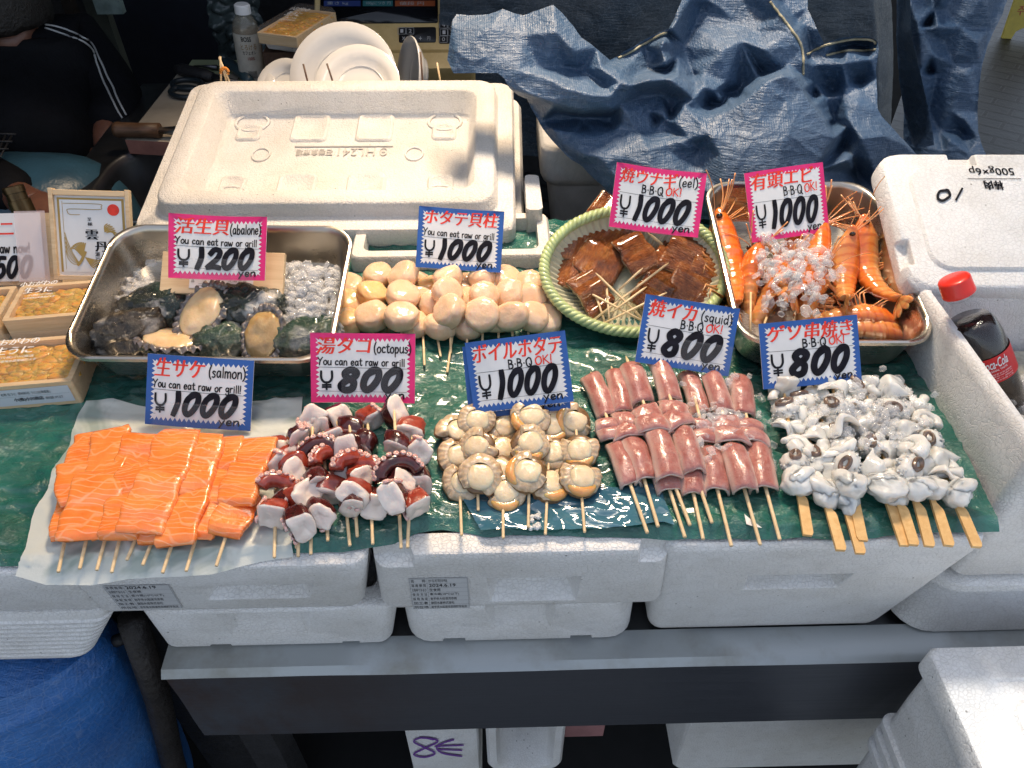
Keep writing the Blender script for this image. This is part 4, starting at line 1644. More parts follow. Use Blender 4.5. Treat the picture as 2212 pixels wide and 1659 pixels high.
# ------------------------------------------------------------------ piece meshes
def slab(w, l, t, seed, bend=.004, wav=.0025, nring=18, mats=None, round_=.30, under=None, taper=0.0):
    """a cut slice lying in XY, its length along Y"""
    mb = MB()
    rings = []
    nn = 26
    for k in range(nring + 1):
        v = k / nring
        y = (v - .5) * l
        e = min(1, min(v, 1 - v) / .10)
        e = max(.30, math.sin(min(1, e) * PI / 2))
        ww = w * (.86 + .14 * e) * (1 + .16 * nz((seed, v * 3, 0), 1, 1) + .06 * nz((seed, v * 11, 3), 1, 1)) * (1 - taper * v)
        tt = t * e
        xo = .08 * w * nz((seed * 3, v * 2.2, 5), 1, 2)
        zo = wav * nz((seed * 2, v * 3.5, 9), 1, 3) - bend * (2 * v - 1) ** 2
        ring = []
        for i in range(nn):
            a = 2 * PI * i / nn
            ca, sa = math.cos(a), math.sin(a)
            x = math.copysign(abs(ca) ** (round_ * 1.0), ca) * ww / 2
            z = math.copysign(abs(sa) ** .55, sa) * tt / 2
            p = Vector((x + xo, y + .06 * l * nz((x * 60, seed, v), 1, 4) * (1 - e * .5), z + zo))
            p.z += .0013 * nz((p.x * 120, p.y * 120, seed + (z > 0)), 1, 5) + .15 * wav * nz((p.x * 60, p.y * 60, seed * 2), 1, 8)
            ring.append(p)
        rings.append(ring)
    mb.loft(rings)
    if under is not None:
        for fi, f in enumerate(mb.f):
            c = sum((mb.v[i].z for i in f), 0) / len(f)
            yv = sum((mb.v[i].y for i in f), 0) / len(f)
            v = yv / l + .5
            zo = wav * nz((seed * 2, v * 3.5, 9), 1, 3) - bend * (2 * v - 1) ** 2
            if c - zo < t * .18 and under is not None:
                mb.m[fi] = 1
    return mb


def blob(rx, ry, rz, seed, amp=.12, f=70, seg=22, ring=14, p=1.0):
    mb = MB()

    def fn(d, q):
        s = 1 + amp * nz((d.x * 1.6, d.y * 1.6, d.z * 1.6), 1, seed) + amp * .5 * nz((d.x * 4, d.y * 4, d.z * 4), 1, seed + 9)
        q_ = math.hypot(d.x, d.y)
        k_ = q_ ** p / max(1e-6, q_)
        e = Vector((d.x * k_, d.y * k_, math.copysign(abs(d.z) ** p, d.z)))
        return Vector((e.x * rx, e.y * ry, e.z * rz)) * s
    mb.sphere((0, 0, 0), (rx, ry, rz), seg, ring, 0, fn)
    return mb


ME = {}
ME['salmon'] = [slab(.0265 + .006 * (i % 3) / 2, .032 + .012 * ((i * 7) % 5) / 4, .0068 + .0018 * (i % 2), i * 1.7 + .3, .0016, .0026, 22, None, .22).mesh('salmon_slice', M['salmon']) for i in range(8)]
ME['scallop'] = [blob(.0176, .0166, .0105, i * 2.3 + 1, .075, seg=36, ring=24, p=.66).mesh('scallop', M['scallop']) for i in range(6)]
ME['scallop_tan'] = [blob(.0176, .0166, .0105, 40 + i, .075, seg=36, ring=24, p=.66).mesh('scallop', M['scallop_tan']) for i in range(2)]


def boiled(seed, roe):
    mb = MB()
    r0 = random.Random(seed)
    a0 = r0.uniform(0, 2 * PI)
    mb.sphere((.0008, -.0015, .0030), (.0122, .0116, .0062), 24, 14, 0, lambda d, q: Vector((math.copysign(abs(d.x) ** .85, d.x) * .0122, math.copysign(abs(d.y) ** .85, d.y) * .0116, math.copysign(abs(d.z) ** .8, d.z) * .0050)) * (1 + .09 * nz(d * 2, 1, seed) - .10 * math.exp(-(d.x * 4 + 1.2 * d.y) ** 2) * max(0, d.z)))
    # frilled mantle, a C around the meat
    span = 2 * PI * r0.uniform(.78, .93)
    nu, nv = 90, 9

    def mf(u, v):
        a = a0 + span * u
        fade = min(1, u / .06, (1 - u) / .06)
        rad = .0108 + (.0096 * fade * (1 + .30 * nz((u * 5, seed, 0)) + .12 * nz((u * 17, seed, 4)))) * math.sin(v * PI * .5)
        z = .0050 * math.cos(v * PI * .62) * fade + .0002 + .0008 * v * math.sin(a * 15 + seed + 3.5 * math.sin(a * 2)) * fade + .0030 * v * nz((u * 7, v * 1.5, seed)) + .0012 * v * nz((u * 22, v * 3, seed))
        return Vector((rad * math.cos(a), rad * math.sin(a), z))
    s0 = len(mb.f)
    mb.grid(mf, nu, nv, 1)
    for k in range(len(mb.f) - s0):
        if k // nu >= nv - 2:
            mb.m[s0 + k] = 2
    mb.grid(lambda u, v: mf(u, 1 - v) - Vector((0, 0, .0022 * (1 - v) * 0 + .0016)), nu, 3, 2)
    mb.sphere((0, 0, -.0026), (.0172, .0165, .0036), 26, 8, 2, lambda d, q: q * (1 + .08 * nz(d * 3, 1, seed + 3)))
    if roe:
        pts, rad = [], []
        b0 = a0 + span * r0.uniform(.2, .7)
        for k in range(15):
            t = k / 14
            a = b0 + (t - .5) * 2.3
            pts.append((.0150 * math.cos(a), .0150 * math.sin(a), .0012))
            rad.append(.0012 + .0042 * math.sin(PI * t) ** .7)
        mb.tube(pts, rad, 10, 3)
    return mb.mesh('boiled_scallop', [M['b_meat'], M['b_mantle'], M['b_edge'], M['b_roe']])


ME['boiled'] = [boiled(i + 3, i in (1, 4, 6)) for i in range(8)]


def octo(seed, dark, hgt=.016, rad=.0118):
    mb = MB()
    r0 = random.Random(seed)
    nn = 28
    rings = []
    sq = r0.uniform(.55, .8)
    el = r0.uniform(.8, 1.15)

    def prof(a, k):
        ca, sa = math.cos(a), math.sin(a)
        q = Vector((math.copysign(abs(ca) ** sq, ca) * rad * el, math.copysign(abs(sa) ** sq, sa) * rad / el, 0)) * (1 + .22 * nz((ca * 1.3, sa * 1.3, k * .6), 1, seed) + .10 * nz((ca * 3.5, sa * 3.5, k), 1, seed + 2))
        return q
    sk = Vector((r0.uniform(-.3, .3), r0.uniform(-.3, .3), 1))
    for z, s in ((0, .72), (.12, .9), (.3, .98), (.55, 1.0), (.8, 1.0), (.93, .99)):
        rings.append([prof(2 * PI * i / nn, z * 2) * s + sk * (z * hgt) for i in range(nn)])
    mb.loft(rings, 1, True, False)
    top = []
    for z, s in ((.93, .99), (.985, .955), (1.03, .84), (1.05, .6), (1.03, .34), (.99, .2), (.985, .08)):
        top.append([prof(2 * PI * i / nn, 2) * s + sk * (z * hgt) + Vector((0, 0, .0012 * nz((math.cos(2 * PI * i / nn) * 2 * s, math.sin(2 * PI * i / nn) * 2 * s, seed)))) for i in range(nn)])
    mb.loft(top, 0, False, True)
    a0 = r0.uniform(0, 6.28)
    for row in (-1, 1):
        for k in range(3):
            a = a0 + row * .33
            z = hgt * (.18 + .3 * k + .12 * (row > 0))
            d = Vector((math.cos(a), math.sin(a), 0))
            c = prof(a, 1) + sk * z + d * .0008
            m = Matrix.Translation(c) @ d.to_track_quat('Z', 'Y').to_matrix().to_4x4()
            st = len(mb.v)
            rr = .0026 * r0.uniform(.75, 1.15)
            rg = []
            for (q, h) in ((1, -.001), (1.05, .0008), (.9, .0014), (.62, .0013), (.42, .0003), (.1, .0001)):
                rg.append([Vector((rr * q * math.cos(t), rr * q * math.sin(t), h)) for t in [2 * PI * j / 12 for j in range(12)]])
            mb.loft(rg, 2, False, True)
            mb.xf(m, st)
    mb.xf(Matrix.Translation((0, 0, -hgt * .5)))
    return mb.mesh('octopus_chunk', [M['o_white'], M['o_dark'] if dark else M['o_red'], M['o_cup']])


ME['octo'] = [octo(i * 5 + 2, i in (1, 3, 4, 7, 8)) for i in range(9)]


def octo_curl(seed):
    """a curled strip of dark skin with a row of suckers"""
    mb = MB()
    pts, rad = [], []
    for k in range(14):
        t = k / 13
        a = -1.7 + 3.4 * t
        pts.append((.0125 * math.sin(a), .0095 * math.cos(a) - .004, .003 * math.sin(3 * t + seed)))
        rad.append(.0062 * (1 - .25 * abs(2 * t - 1)))
    mb.tube(pts, rad, 14, 0)
    for v in mb.v:
        v += Vector((nz(v, 160, seed), nz(v, 160, seed + 4), nz(v, 160, seed + 8))) * .0011
    for k in range(1, 13):
        p = Vector(pts[k]) * 1.0
        d = Vector((p.x, p.y + .004, .008 + .004 * (k % 2))).normalized()
        c = p + d * rad[k] * .98
        m = Matrix.Translation(c) @ d.to_track_quat('Z', 'Y').to_matrix().to_4x4()
        st = len(mb.v)
        rr = .0019
        mb.loft([[Vector((rr * q * math.cos(2 * PI * j / 10), rr * q * math.sin(2 * PI * j / 10), h)) for j in range(10)] for q, h in ((1, -.0008), (1.05, .0006), (.85, .0012), (.5, .0008), (.2, .0002))], 1, False, True)
        mb.xf(m, st)
    return mb.mesh('octopus_tentacle', [M['o_dark'] if seed % 2 else M['o_red'], M['o_cup']])


ME['curl'] = [octo_curl(i) for i in range(3)]


def flap(w, l, seed, arch=1.0, t=.0034, curl=0.0, twist=0.0):
    """a piece of squid: a sheet arched over the stick, rolled under at its sides"""
    mb = MB()
    rings = []
    NI = 16
    for k in range(17):
        v = k / 16
        y = (v - .5) * l
        ww = w * (1 + .07 * nz((v * 2, seed, 0)) + .10 * (abs(2 * v - 1) ** 3) * (1 if seed % 2 else -.6))
        out, inn = [], []
        for i in range(NI + 1):
            u = i / NI * 2 - 1
            a = u * 1.55 * arch
            rr = ww / 2 / (math.sin(min(1.55, 1.55 * arch)))
            x = rr * math.sin(a)
            z = rr * (.62 if arch < .9 else .80) * (math.cos(a) - math.cos(1.55 * arch)) + .0016 * nz((u * 2, v * 3, seed)) - curl * (2 * v - 1) ** 2
            nrm = Vector((math.sin(a), 0, .62 * math.cos(a) + .2)).normalized()
            tt = t * (.55 + .45 * min(1, (1 - abs(u)) * 5, (min(v, 1 - v) + .02) * 12))
            yy = y + .05 * l * nz((u * 1.5, v, seed + 3)) + twist * u * w
            out.append(Vector((x, yy, z)) + nrm * tt * .5)
            inn.append(Vector((x, yy, z)) - nrm * tt * .5)
        rings.append(out + inn[::-1])
    mb.loft(rings)
    NN = 2 * (NI + 1)
    for fi in range(len(mb.f)):
        i = fi % NN
        if NI <= i:
            mb.m[fi] = 1
    mb.m[-1] = mb.m[-2] = 1
    return mb.mesh('squid_piece', [M['squid'], M['s_in']])


ME['sq_long'] = [flap(.0195 + .002 * (i % 3), .050 + .004 * (i % 2), i, 1.08 - .05 * (i % 3), t=.0030, curl=.003) for i in range(5)]
ME['sq_band'] = [flap(.028, .018 + .004 * (i % 2), 10 + i, .72, curl=.004, twist=(-.18, .16, .05)[i % 3]) for i in range(4)]


def geso(seed, kind):
    r0 = random.Random(seed)
    mb = MB()
    if kind == 'lump':
        b = blob(.0125 * r0.uniform(.8, 1.15), .0115 * r0.uniform(.8, 1.2), .0088, seed, .24, seg=26, ring=16)
        mb.add(b.v, b.f)
        a = r0.uniform(0, 6.28)
        b = blob(.0125, .0062, .0055, seed + 20, .22, seg=20, ring=12)
        b.xf(Matrix.Translation((.006 * math.cos(a), .006 * math.sin(a), .0035)) @ Matrix.Rotation(a, 4, 'Z') @ Matrix.Rotation(.3, 4, 'Y'))
        mb.add(b.v, b.f)
    elif kind == 'leg':
        a0 = r0.uniform(0, 6.28)
        pts, rad = [], []
        for k in range(14):
            t = k / 13
            a = a0 + 3.6 * t
            R_ = .0105 - .003 * t
            pts.append((R_ * math.cos(a), R_ * math.sin(a) + .004 * t, .003 * math.sin(4 * t) + .003 * t))
            rad.append(.0056 - .0028 * t)
        mb.tube(catmull(pts, 2), [rad[min(13, int(i / 2))] for i in range(27)], 12)
        for v in mb.v:
            v += Vector((nz(v, 150, seed), nz(v, 150, seed + 1), nz(v, 150, seed + 2))) * .0014
        b = blob(.008, .0075, .006, seed + 7, .25, seg=18, ring=12)
        mb.add(b.v, b.f)
    elif kind == 'flap':
        def ff(u, v):
            x, y = (u - .5) * .026, (v - .5) * .022
            a = nz((u * 1.6, v * 1.6, seed))
            z = .010 * math.cos((u - .5) * 2.6) + .012 * a + .003 * nz((u * 4, v * 4, seed + 3))
            return Vector((x * (1 + .4 * nz((v * 2, seed, 1))), y * (1 + .4 * nz((u * 2, seed, 2))), z - .006))
        N_ = 20
        top = [[ff(i / N_, j / N_) for i in range(N_ + 1)] for j in range(N_ + 1)]
        rings = []
        for j in range(N_ + 1):
            e = .35 + .65 * min(1, min(j, N_ - j) / 3)
            rings.append([p + Vector((0, 0, .0026 * e * (.35 + .65 * min(1, min(i, N_ - i) / 3)))) for i, p in enumerate(top[j])] + [p - Vector((0, 0, .0026 * e * (.35 + .65 * min(1, min(i, N_ - i) / 3)))) for i, p in reversed(list(enumerate(top[j])))])
        mb.loft(rings)
        pts = [Vector((.012 * math.sin(2.2 * k / 9 + seed), -.006 + .014 * k / 9, .004 * math.cos(3 * k / 9))) for k in range(10)]
        mb.tube(pts, [.0046 - .0003 * k for k in range(10)], 12)
    else:     # ruffled mouth part with a dark slit
        mb.sphere((0, 0, 0), (.0125, .0105, .0085), 30, 18, 0, lambda d, q: q * (1 + .10 * nz(d * 2, 1, seed) + .07 * nz(d * 9, 1, seed)))
        for k in range(90):
            d = Vector((r0.gauss(0, 1), r0.gauss(0, 1), r0.gauss(0, 1) * .8)).normalized()
            if d.z > .55:
                continue
            st = len(mb.v)
            mb.sphere((0, 0, 0), .0012, 8, 5)
            mb.xf(Matrix.Translation((d.x * .0124, d.y * .0104, d.z * .0084)), st)
        st = len(mb.v)
        rg = []
        for (q, h) in ((1.15, -.001), (1.05, .0012), (.85, .0018), (.62, .0010), (.3, -.0006), (.05, -.001)):
            rg.append([Vector((.0068 * q * math.cos(t) + .001 * nz((t, q, seed)), .0042 * q * math.sin(t), h)) for t in [2 * PI * j / 20 for j in range(20)]])
        mb.loft(rg, 1, False, True)
        mb.xf(Matrix.Translation((.001, .001, .0082)), st)
    return mb.mesh('squid_leg', [M['g_white'], M['g_brown']])


ME['g_lump'] = [geso(i, 'lump') for i in range(5)]
ME['g_leg'] = [geso(30 + i, 'leg') for i in range(4)]
ME['g_flap'] = [geso(80 + i, 'flap') for i in range(5)]
ME['g_mouth'] = [geso(60 + i, 'mouth') for i in range(3)]

# ------------------------------------------------------------------ SALMON
sal = [((126, 1236), (188, 936), .004, 1.00), ((172, 1229), (240, 936), .011, 1.2), ((209, 1232), (285, 950), .003, 1.0), ((241, 1237), (312, 944), .008, .95), ((274, 1210), (388, 938), .016, 1.2),
       ((308, 1221), (410, 968), .003, 1.0), ((351, 1238), (446, 952), .011, 1.1), ((402, 1234), (487, 948), .005, 1.05), ((467, 1223), (556, 950), .010, 1.2)]
for i, (h, t, lay, wd) in enumerate(sal):
    root = skewer('salmon_skewer', 'salmon skewer, %s of nine%s' % (ordl(i, 9), {1: ' on the paper, broad pale slices', 4: ', wide and lying over its neighbours', 5: ', short and mostly covered'}.get(i, '')), 'salmon skewer', 'salmon skewers on the white paper', h, t, .0035, .006 + lay)
    n_ = (3, 2, 3, 3, 2, 3, 2, 3, 3)[i]
    f0 = .305 if i not in (5,) else .26
    for k in range(n_):
        f = f0 + (1.0 - f0) * (k + .5) / n_
        px, py = h[0] + (t[0] - h[0]) * f, h[1] + (t[1] - h[1]) * f
        Lw = (on_sheet(*h) - on_sheet(*t)).length
        me_ = ME['salmon'][(i * 5 + k * 3) % 8]
        ln = Lw * (1 - f0) / n_ * 1.30 / (.032 + .012 * ((((i * 5 + k * 3) % 8) * 7) % 5) / 4)
        put(root, me_, 'salmon_slice', px + rnd.uniform(-4, 4), py, .0068 + lay + .0012 * ((k * 2) % 3), (R(rnd.uniform(-4, 2)), R(rnd.uniform(-8, 8)), R(rnd.uniform(-8, 8))), (wd * rnd.uniform(1.0, 1.16), ln, 1))

# ------------------------------------------------------------------ OCTOPUS


def zo_(x, y):
    return 537.6 + x * .2149, 850.3 + y * .2149


octs = [((255, 1650), [(290, 520), (270, 740), (330, 960), (270, 1210)]), ((480, 1550), [(430, 640), (440, 860), (400, 1090)]), ((495, 1640), [(510, 460), (470, 700), (500, 1020), (490, 1270)]), ((622, 1618), [(640, 310), (700, 580), (690, 860), (690, 1170)]),
        ((793, 1480), [(745, 330), (830, 650), (840, 950)]), ((1015, 1530), [(880, 230), (900, 480), (960, 760), (1020, 1100)]), ((1090, 1440), [(1010, 330), (1020, 540), (1060, 720), (1110, 990)]), ((1245, 1515), [(1190, 240), (1165, 490), (1190, 790), (1255, 1080)]),
        ((1530, 1555), [(1460, 220), (1460, 480), (1490, 760), (1505, 1060)]), ((1595, 1550), [(1650, 350), (1650, 600), (1680, 850), (1680, 1100)])]
ocf = [0, 0, .010, .006, .002, .003, .012, .002, .014, .002]
for i, (h, cs) in enumerate(octs):
    t = cs[0]
    root = skewer('octopus_skewer', 'boiled octopus skewer, %s of ten below the pink octopus card' % ordl(i, 10), 'octopus skewer', 'octopus skewers below the pink card', zo_(*h), zo_(t[0], t[1] - 60), .0045, .012 + ocf[i], .0014)
    for k, c in enumerate(cs):
        lay = ocf[i] * (.4 + .6 * k / 3)
        if (i, k) in ((0, 2), (6, 2), (7, 2), (8, 2), (3, 1), (4, 1)):
            o = put(root, ME['curl'][(i + k) % 3], 'octopus_tentacle', *zo_(*c), .013 + lay, (R(20), R(rnd.uniform(-25, 25)), R(rnd.uniform(-30, 30))), 1.25)
            if (i, k) in ((6, 2), (8, 2), (0, 2)):
                put(root, ME['octo'][(i * 3 + k) % 9], 'octopus_chunk', zo_(*c)[0] + 8, zo_(*c)[1] + 22, .010 + lay, (R(40), R(10), R(rnd.uniform(0, 360))), .8)
        else:
            put(root, ME['octo'][(i * 2 + k * 5) % 9], 'octopus_chunk', *zo_(*c), .011 + lay, (R((42, 84, 60, 100, 36)[(i * 3 + k * 2) % 5] + rnd.uniform(-8, 8)), R(rnd.uniform(-35, 35)), R(rnd.uniform(-40, 40))), rnd.uniform(.90, 1.05))

# ------------------------------------------------------------------ BOILED SCALLOPS
bs = [((997, 1157), [(998, 1040), (990, 985), (988, 932)], 0), ((1033, 1103), [(1037, 1028), (1031, 965), (1029, 908)], .011), ((1087, 1163), [(1091, 1062), (1080, 1013), (1084, 970), (1086, 922)], 0),
      ((1141, 1140), [(1140, 1018), (1142, 957), (1146, 899)], .013), ((1178, 1155), [(1187, 1043), (1194, 978), (1190, 920)], 0), ((1263, 1150), [(1254, 1030), (1250, 972), (1241, 910)], .004)]
for i, (h, cs, lay) in enumerate(bs):
    root = skewer('boiled_scallop_skewer', 'boiled scallop skewer, %s of six%s' % (ordl(i, 6), (' lying low beside the octopus', ' laid over its neighbour', ' between two raised ones', ' raised in the middle of the row', ' tucked under the raised one', ', standing apart near the squid')[i]), 'scallop skewer', 'boiled scallop skewers on the green sheet', h, (cs[-1][0], cs[-1][1] - 25), .0045, .008 + lay, .0013)
    for k, c in enumerate(cs):
        me = ME['boiled'][(i * 3 + k * 5) % 8]
        if (i, k) in ((3, 2), (5, 0), (2, 1)):
            me = ME['boiled'][1 if i == 3 else 4]
        put(root, me, 'boiled_scallop', c[0], c[1], .009 + lay, (R(rnd.uniform(8, 26)), R(rnd.uniform(-12, 12)), R(rnd.uniform(-40, 40))), rnd.uniform(.86, .97))

# ------------------------------------------------------------------ RAW SCALLOPS
rs = [((770, 735), [(755, 620), (752, 655), (752, 696)], 0), ((806, 728), [(817, 596), (804, 635), (803, 684)], .006), ((867, 730), [(871, 597), (870, 638), (867, 684)], .016), ((917, 790), [(908, 612), (908, 652), (897, 700)], 0),
      ((952, 771), [(925, 622), (936, 658), (951, 705)], .002), ((974, 763), [(968, 598), (967, 632), (970, 672)], .020), ((966, 805), [(990, 640), (985, 660), (982, 690)], -.002), ((1009, 743), [(1005, 622), (1008, 652), (1010, 700)], 0),
      ((1042, 736), [(1045, 601), (1045, 641), (1042, 680)], .017), ((1077, 730), [(1075, 625), (1075, 655), (1074, 695)], 0), ((1107, 726), [(1098, 604), (1100, 638), (1105, 684)], .011), ((1141, 722), [(1145, 617), (1147, 647), (1151, 684)], .006), ((1169, 713), [(1181, 625), (1178, 654), (1180, 690)], 0)]
for i, (h, cs, lay) in enumerate(rs):
    top = {2: ', raised on its neighbours', 5: ', topmost of the pile', 8: ', laid over two others', 6: ', buried in the pile'}.get(i, '')
    lab = 'raw scallop skewer, middle of thirteen by the stick, lowest in the pile' if i == 6 else 'raw scallop skewer, %s of thirteen%s' % (ordl(i, 13), top)
    root = skewer('raw_scallop_skewer', lab, 'scallop skewer', 'raw scallop skewers behind the octopus card', h, (cs[0][0], cs[0][1] - 8), .004 if i != 6 else .003, .014 + max(0, lay), .0013, .012)
    for k, c in enumerate(cs):
        tan = (i, k) in ((0, 1), (1, 1), (0, 2), (4, 0))
        me = (ME['scallop_tan'][k % 2] if tan else ME['scallop'][(i * 5 + k) % 6])
        put(root, me, 'scallop', c[0], c[1], .012 + lay, (R(rnd.uniform(-5, 42)), R(rnd.uniform(-24, 24)), R(rnd.uniform(0, 360))), (rnd.uniform(.94, 1.14), rnd.uniform(.94, 1.14), rnd.uniform(1.0, 1.25)))

# ------------------------------------------------------------------ SQUID


def zq(x, y):
    return 1234.4 + x * .2711, 757 + y * .2711


sq = [((605, 1455), (170, 215), 0), ((690, 1405), (330, 170), .003), ((905, 1490), (520, 300), 0), ((945, 1395), (450, 90), .011), ((1050, 1505), (800, 330), 0), ((1120, 1375), (690, 90), .012), ((1275, 1560), (935, 180), .002), ((1505, 1550), (1118, 185), .007), ((1660, 1510), (1310, 215), .003)]
for i, (h, t, lay) in enumerate(sq):
    hp, tp = zq(*h), zq(*t)
    root = skewer('squid_skewer', 'pink squid skewer, %s of nine below the squid card%s' % (ordl(i, 9), {3: ', pale inside showing', 2: ', mostly covered', 4: ', mostly covered'}.get(i, '')), 'squid skewer', 'squid skewers below the blue squid card', hp, tp, .0045, .011 + lay, .0016, .008)

    def at(f):
        return hp[0] + (tp[0] - hp[0]) * f, hp[1] + (tp[1] - hp[1]) * f
    if i in (2, 4):
        put(root, ME['sq_long'][i % 5], 'squid_piece', *at(.45), .006, (0, 0, 0), 1)
        put(root, ME['sq_band'][i % 4], 'squid_piece', *at(.85), .006, (0, 0, 0), 1)
        continue
    L0 = {0: .27, 1: .26, 3: .26, 5: .28, 6: .27, 7: .28, 8: .28}[i]
    sl = 1.0
    put(root, ME['sq_long'][(i * 2) % 5], 'squid_piece', *at(L0 + .165), .005 + lay, (R(-2), R(rnd.uniform(-14, 14)), R(rnd.uniform(-6, 6))), (1.0, .98, 1.1))
    put(root, ME['sq_band'][i % 4], 'squid_piece', *at(L0 + .365), .011 + lay, (R(-14), R(rnd.uniform(-8, 8)), R(rnd.uniform(-12, 12))), 1.0)
    put(root, ME['sq_band'][(i + 2) % 4], 'squid_piece', *at(L0 + .425), .010 + lay, (R(-10), R(rnd.uniform(-8, 8)), R(rnd.uniform(-16, 16))), .92)
    put(root, ME['sq_long'][(i * 2 + 1) % 5], 'squid_piece', *at(L0 + .60), .006 + lay, (R(3), R(rnd.uniform(-12, 12)), R(rnd.uniform(-5, 5))), (.95, .98, 1.05))

# ------------------------------------------------------------------ SQUID LEGS


def zg(x, y):
    return 1634.8 + x * .281, 768 + y * .281


gs = [((395, 1385), (200, 190), .004), ((650, 1500), (300, 260), 0), ((800, 1525), (430, 240), .001), ((810, 1425), (560, 170), .011), ((1140, 1465), (680, 150), .006), ((1210, 1460), (810, 200), .002), ((1330, 1470), (990, 180), .010), ((1480, 1465), (1080, 200), .001), ((1695, 1475), (1190, 300), .005)]
for i, (h, t, lay) in enumerate(gs):
    hp, tp = zg(*h), zg(*t)
    root = skewer('squid_leg_skewer', 'white squid leg skewer, %s of nine%s' % (ordl(i, 9), {2: ', crossed by the next handle', 3: ', its handle over another', 8: ', beside the cooler wall'}.get(i, '')), 'squid leg skewer', 'squid leg skewers beside the cooler wall', hp, tp, .005, .010 + lay, flat=(-1 if i in (3,) else 1))
    f0 = .31
    nb = 6
    for k in range(nb):
        f = f0 + (1 - f0) * (k + .35) / nb
        px, py = hp[0] + (tp[0] - hp[0]) * f, hp[1] + (tp[1] - hp[1]) * f
        kind = ('g_flap', 'g_mouth', 'g_leg', 'g_flap', 'g_mouth', 'g_flap')[(k + i * 2) % 6]
        if k == 0:
            kind = 'g_lump'
        ms = ME[kind]
        put(root, ms[(i * 3 + k * 2) % len(ms)], 'squid_leg', px + rnd.uniform(-6, 6), py + rnd.uniform(-4, 4), .010 + lay + rnd.uniform(0, .003), (R(rnd.uniform(5, 40)), R(rnd.uniform(-30, 30)), R(rnd.uniform(0, 360))), rnd.uniform(1.0, 1.2))

# ================================================================== EEL BASKET
q = [P(1240, 690, .925), P(1500, 684, .925), P(1500, 462, .985), P(1240, 470, .985)]
pf, pbk, pl_, pr_ = P(1362, 708, .925), P(1372, 446, .990), P(1176, 592, .955), P(1564, 572, .955)
c_ = (pl_ + pr_) / 2
X = (pr_ - pl_)
Rb = X.length / 2
X.normalize()
Y = (pbk - pf).normalized()
Zb = X.cross(Y).normalized()
Y = Zb.cross(X)
Rby = (pbk - pf).length / 2
bask = thing('bamboo_basket', 'round shallow bamboo basket with a pale green braided rim, holding grilled eel', 'basket', c_ - Zb * .03, rot_of(X, Y, Zb))
n = NT('bamboo_weave')
cc = n.coords(rand=True)
n.set(Base_Color=n.ramp(n.noise(cc, 30, 4, .6), [(.3, (.48, .46, .30)), (.7, (.62, .60, .44))]), Roughness=.4, Coat_Weight=.2)
M['weave'] = n.m
M['rim_green'] = plain('green_bamboo', (.40, .48, .22), .4, var=.25, vs_=50, coat=.2)
mb = MB()
NS = 132


def bp(u, v):
    a = 2 * PI * u
    rr = .20 + .80 * v
    z = .030 * (max(0, rr - .62) / .38) ** 1.5 + .0014 * math.sin(a * NS / 2) * min(1, rr * 1.5) - .0
    return Vector((Rb * .985 * rr * math.cos(a), Rby * .985 * rr * math.sin(a), z + .001))


mb.grid(bp, NS * 4, 14)
mb.add([bp(i / 60, 0) for i in range(60)], [tuple(range(60))])
mb.build('bowl', M['weave'], bask, local=True)
mb = MB()
for k in range(3):
    pts = []
    for i in range(241):
        a = 2 * PI * i / 240
        t = a * 30 + k * 2 * PI / 3
        pts.append(((Rb + .0028 * math.cos(t)) * math.cos(a), (Rby + .0028 * math.cos(t)) * math.sin(a), .031 + .0026 * math.sin(t)))
    mb.tube(pts, .0036, 7)
mb.build('rim', M['rim_green'], bask, local=True)
# dark sauce pooled in the low side
mb = MB()
mb.add([Vector((Rb * .80 * math.cos(a) * (.9 + .1 * nz((math.cos(a), math.sin(a), 0), 2)) - .012, Rby * .74 * math.sin(a) - .018, .0062)) for a in [2 * PI * i / 48 for i in range(48)]], [tuple(range(48))], 0, False)
n = NT('eel_sauce')
n.set(Base_Color=(.10, .022, .004), Roughness=.05, Coat_Weight=1, Alpha=.82)
so = mb.build('sauce_puddle', n.m)
so.matrix_basis = bask.matrix_basis.copy()
for v in so.data.vertices:
    pass
tag(so, 'dark brown sauce pooled in the front of the eel basket', 'sauce')
bask_o = bask.matrix_basis.translation.copy()


def in_b(px, py, h):
    return PPL(px, py, bask_o + Zb * h, Zb)


ME['eel'] = [slab(.041, .052, .0070, 70 + i, .0030, .0040, 22, None, .22, True).mesh('eel_piece', [M['eel'], M['eel_under']]) for i in range(6)]


def ez(x, y):
    return 1152 + x * .2232, 438.9 + y * .2232


eels = [  # stick end, stick tip, pieces (centre, turn, scale)
    ((690, 1140), (600, 880), [((400, 700), 62, (1.0, 1.25, 1))], 'leftmost in the basket, long and pale-edged'),
    ((735, 1120), (715, 880), [((640, 560), 58, (1.0, 1.0, 1))], 'left of the centre gap, glossy and folded'),
    ((1060, 1140), (640, 920), [((560, 850), 30, (.85, .95, 1))], 'front left, small and curled by the sauce'),
    ((585, 1130), (1215, 650), [((700, 330), 52, (1.0, 1.25, 1))], 'at the upper left, two pieces wide'),
    ((670, 1170), (1180, 920), [((1190, 840), -38, (.95, 1.05, 1))], 'at front centre under the squid card'),
    ((770, 1050), (1000, 880), [((1000, 480), 25, (.9, 1.0, 1))], 'dark and glistening under the eel card'),
    ((1080, 1140), (700, 770), [((1330, 590), -36, (1.1, 1.35, 1))], 'at the right, widest and matt'),
    ((830, 840), (960, 720), [((1540, 760), -40, (1.0, 1.3, 1))], 'rightmost in the basket against the rim'),
    ((1250, 400), (1200, 360), [((1480, 440), -32, (1.0, 1.25, 1))], 'at the back right below the eel card'),
]
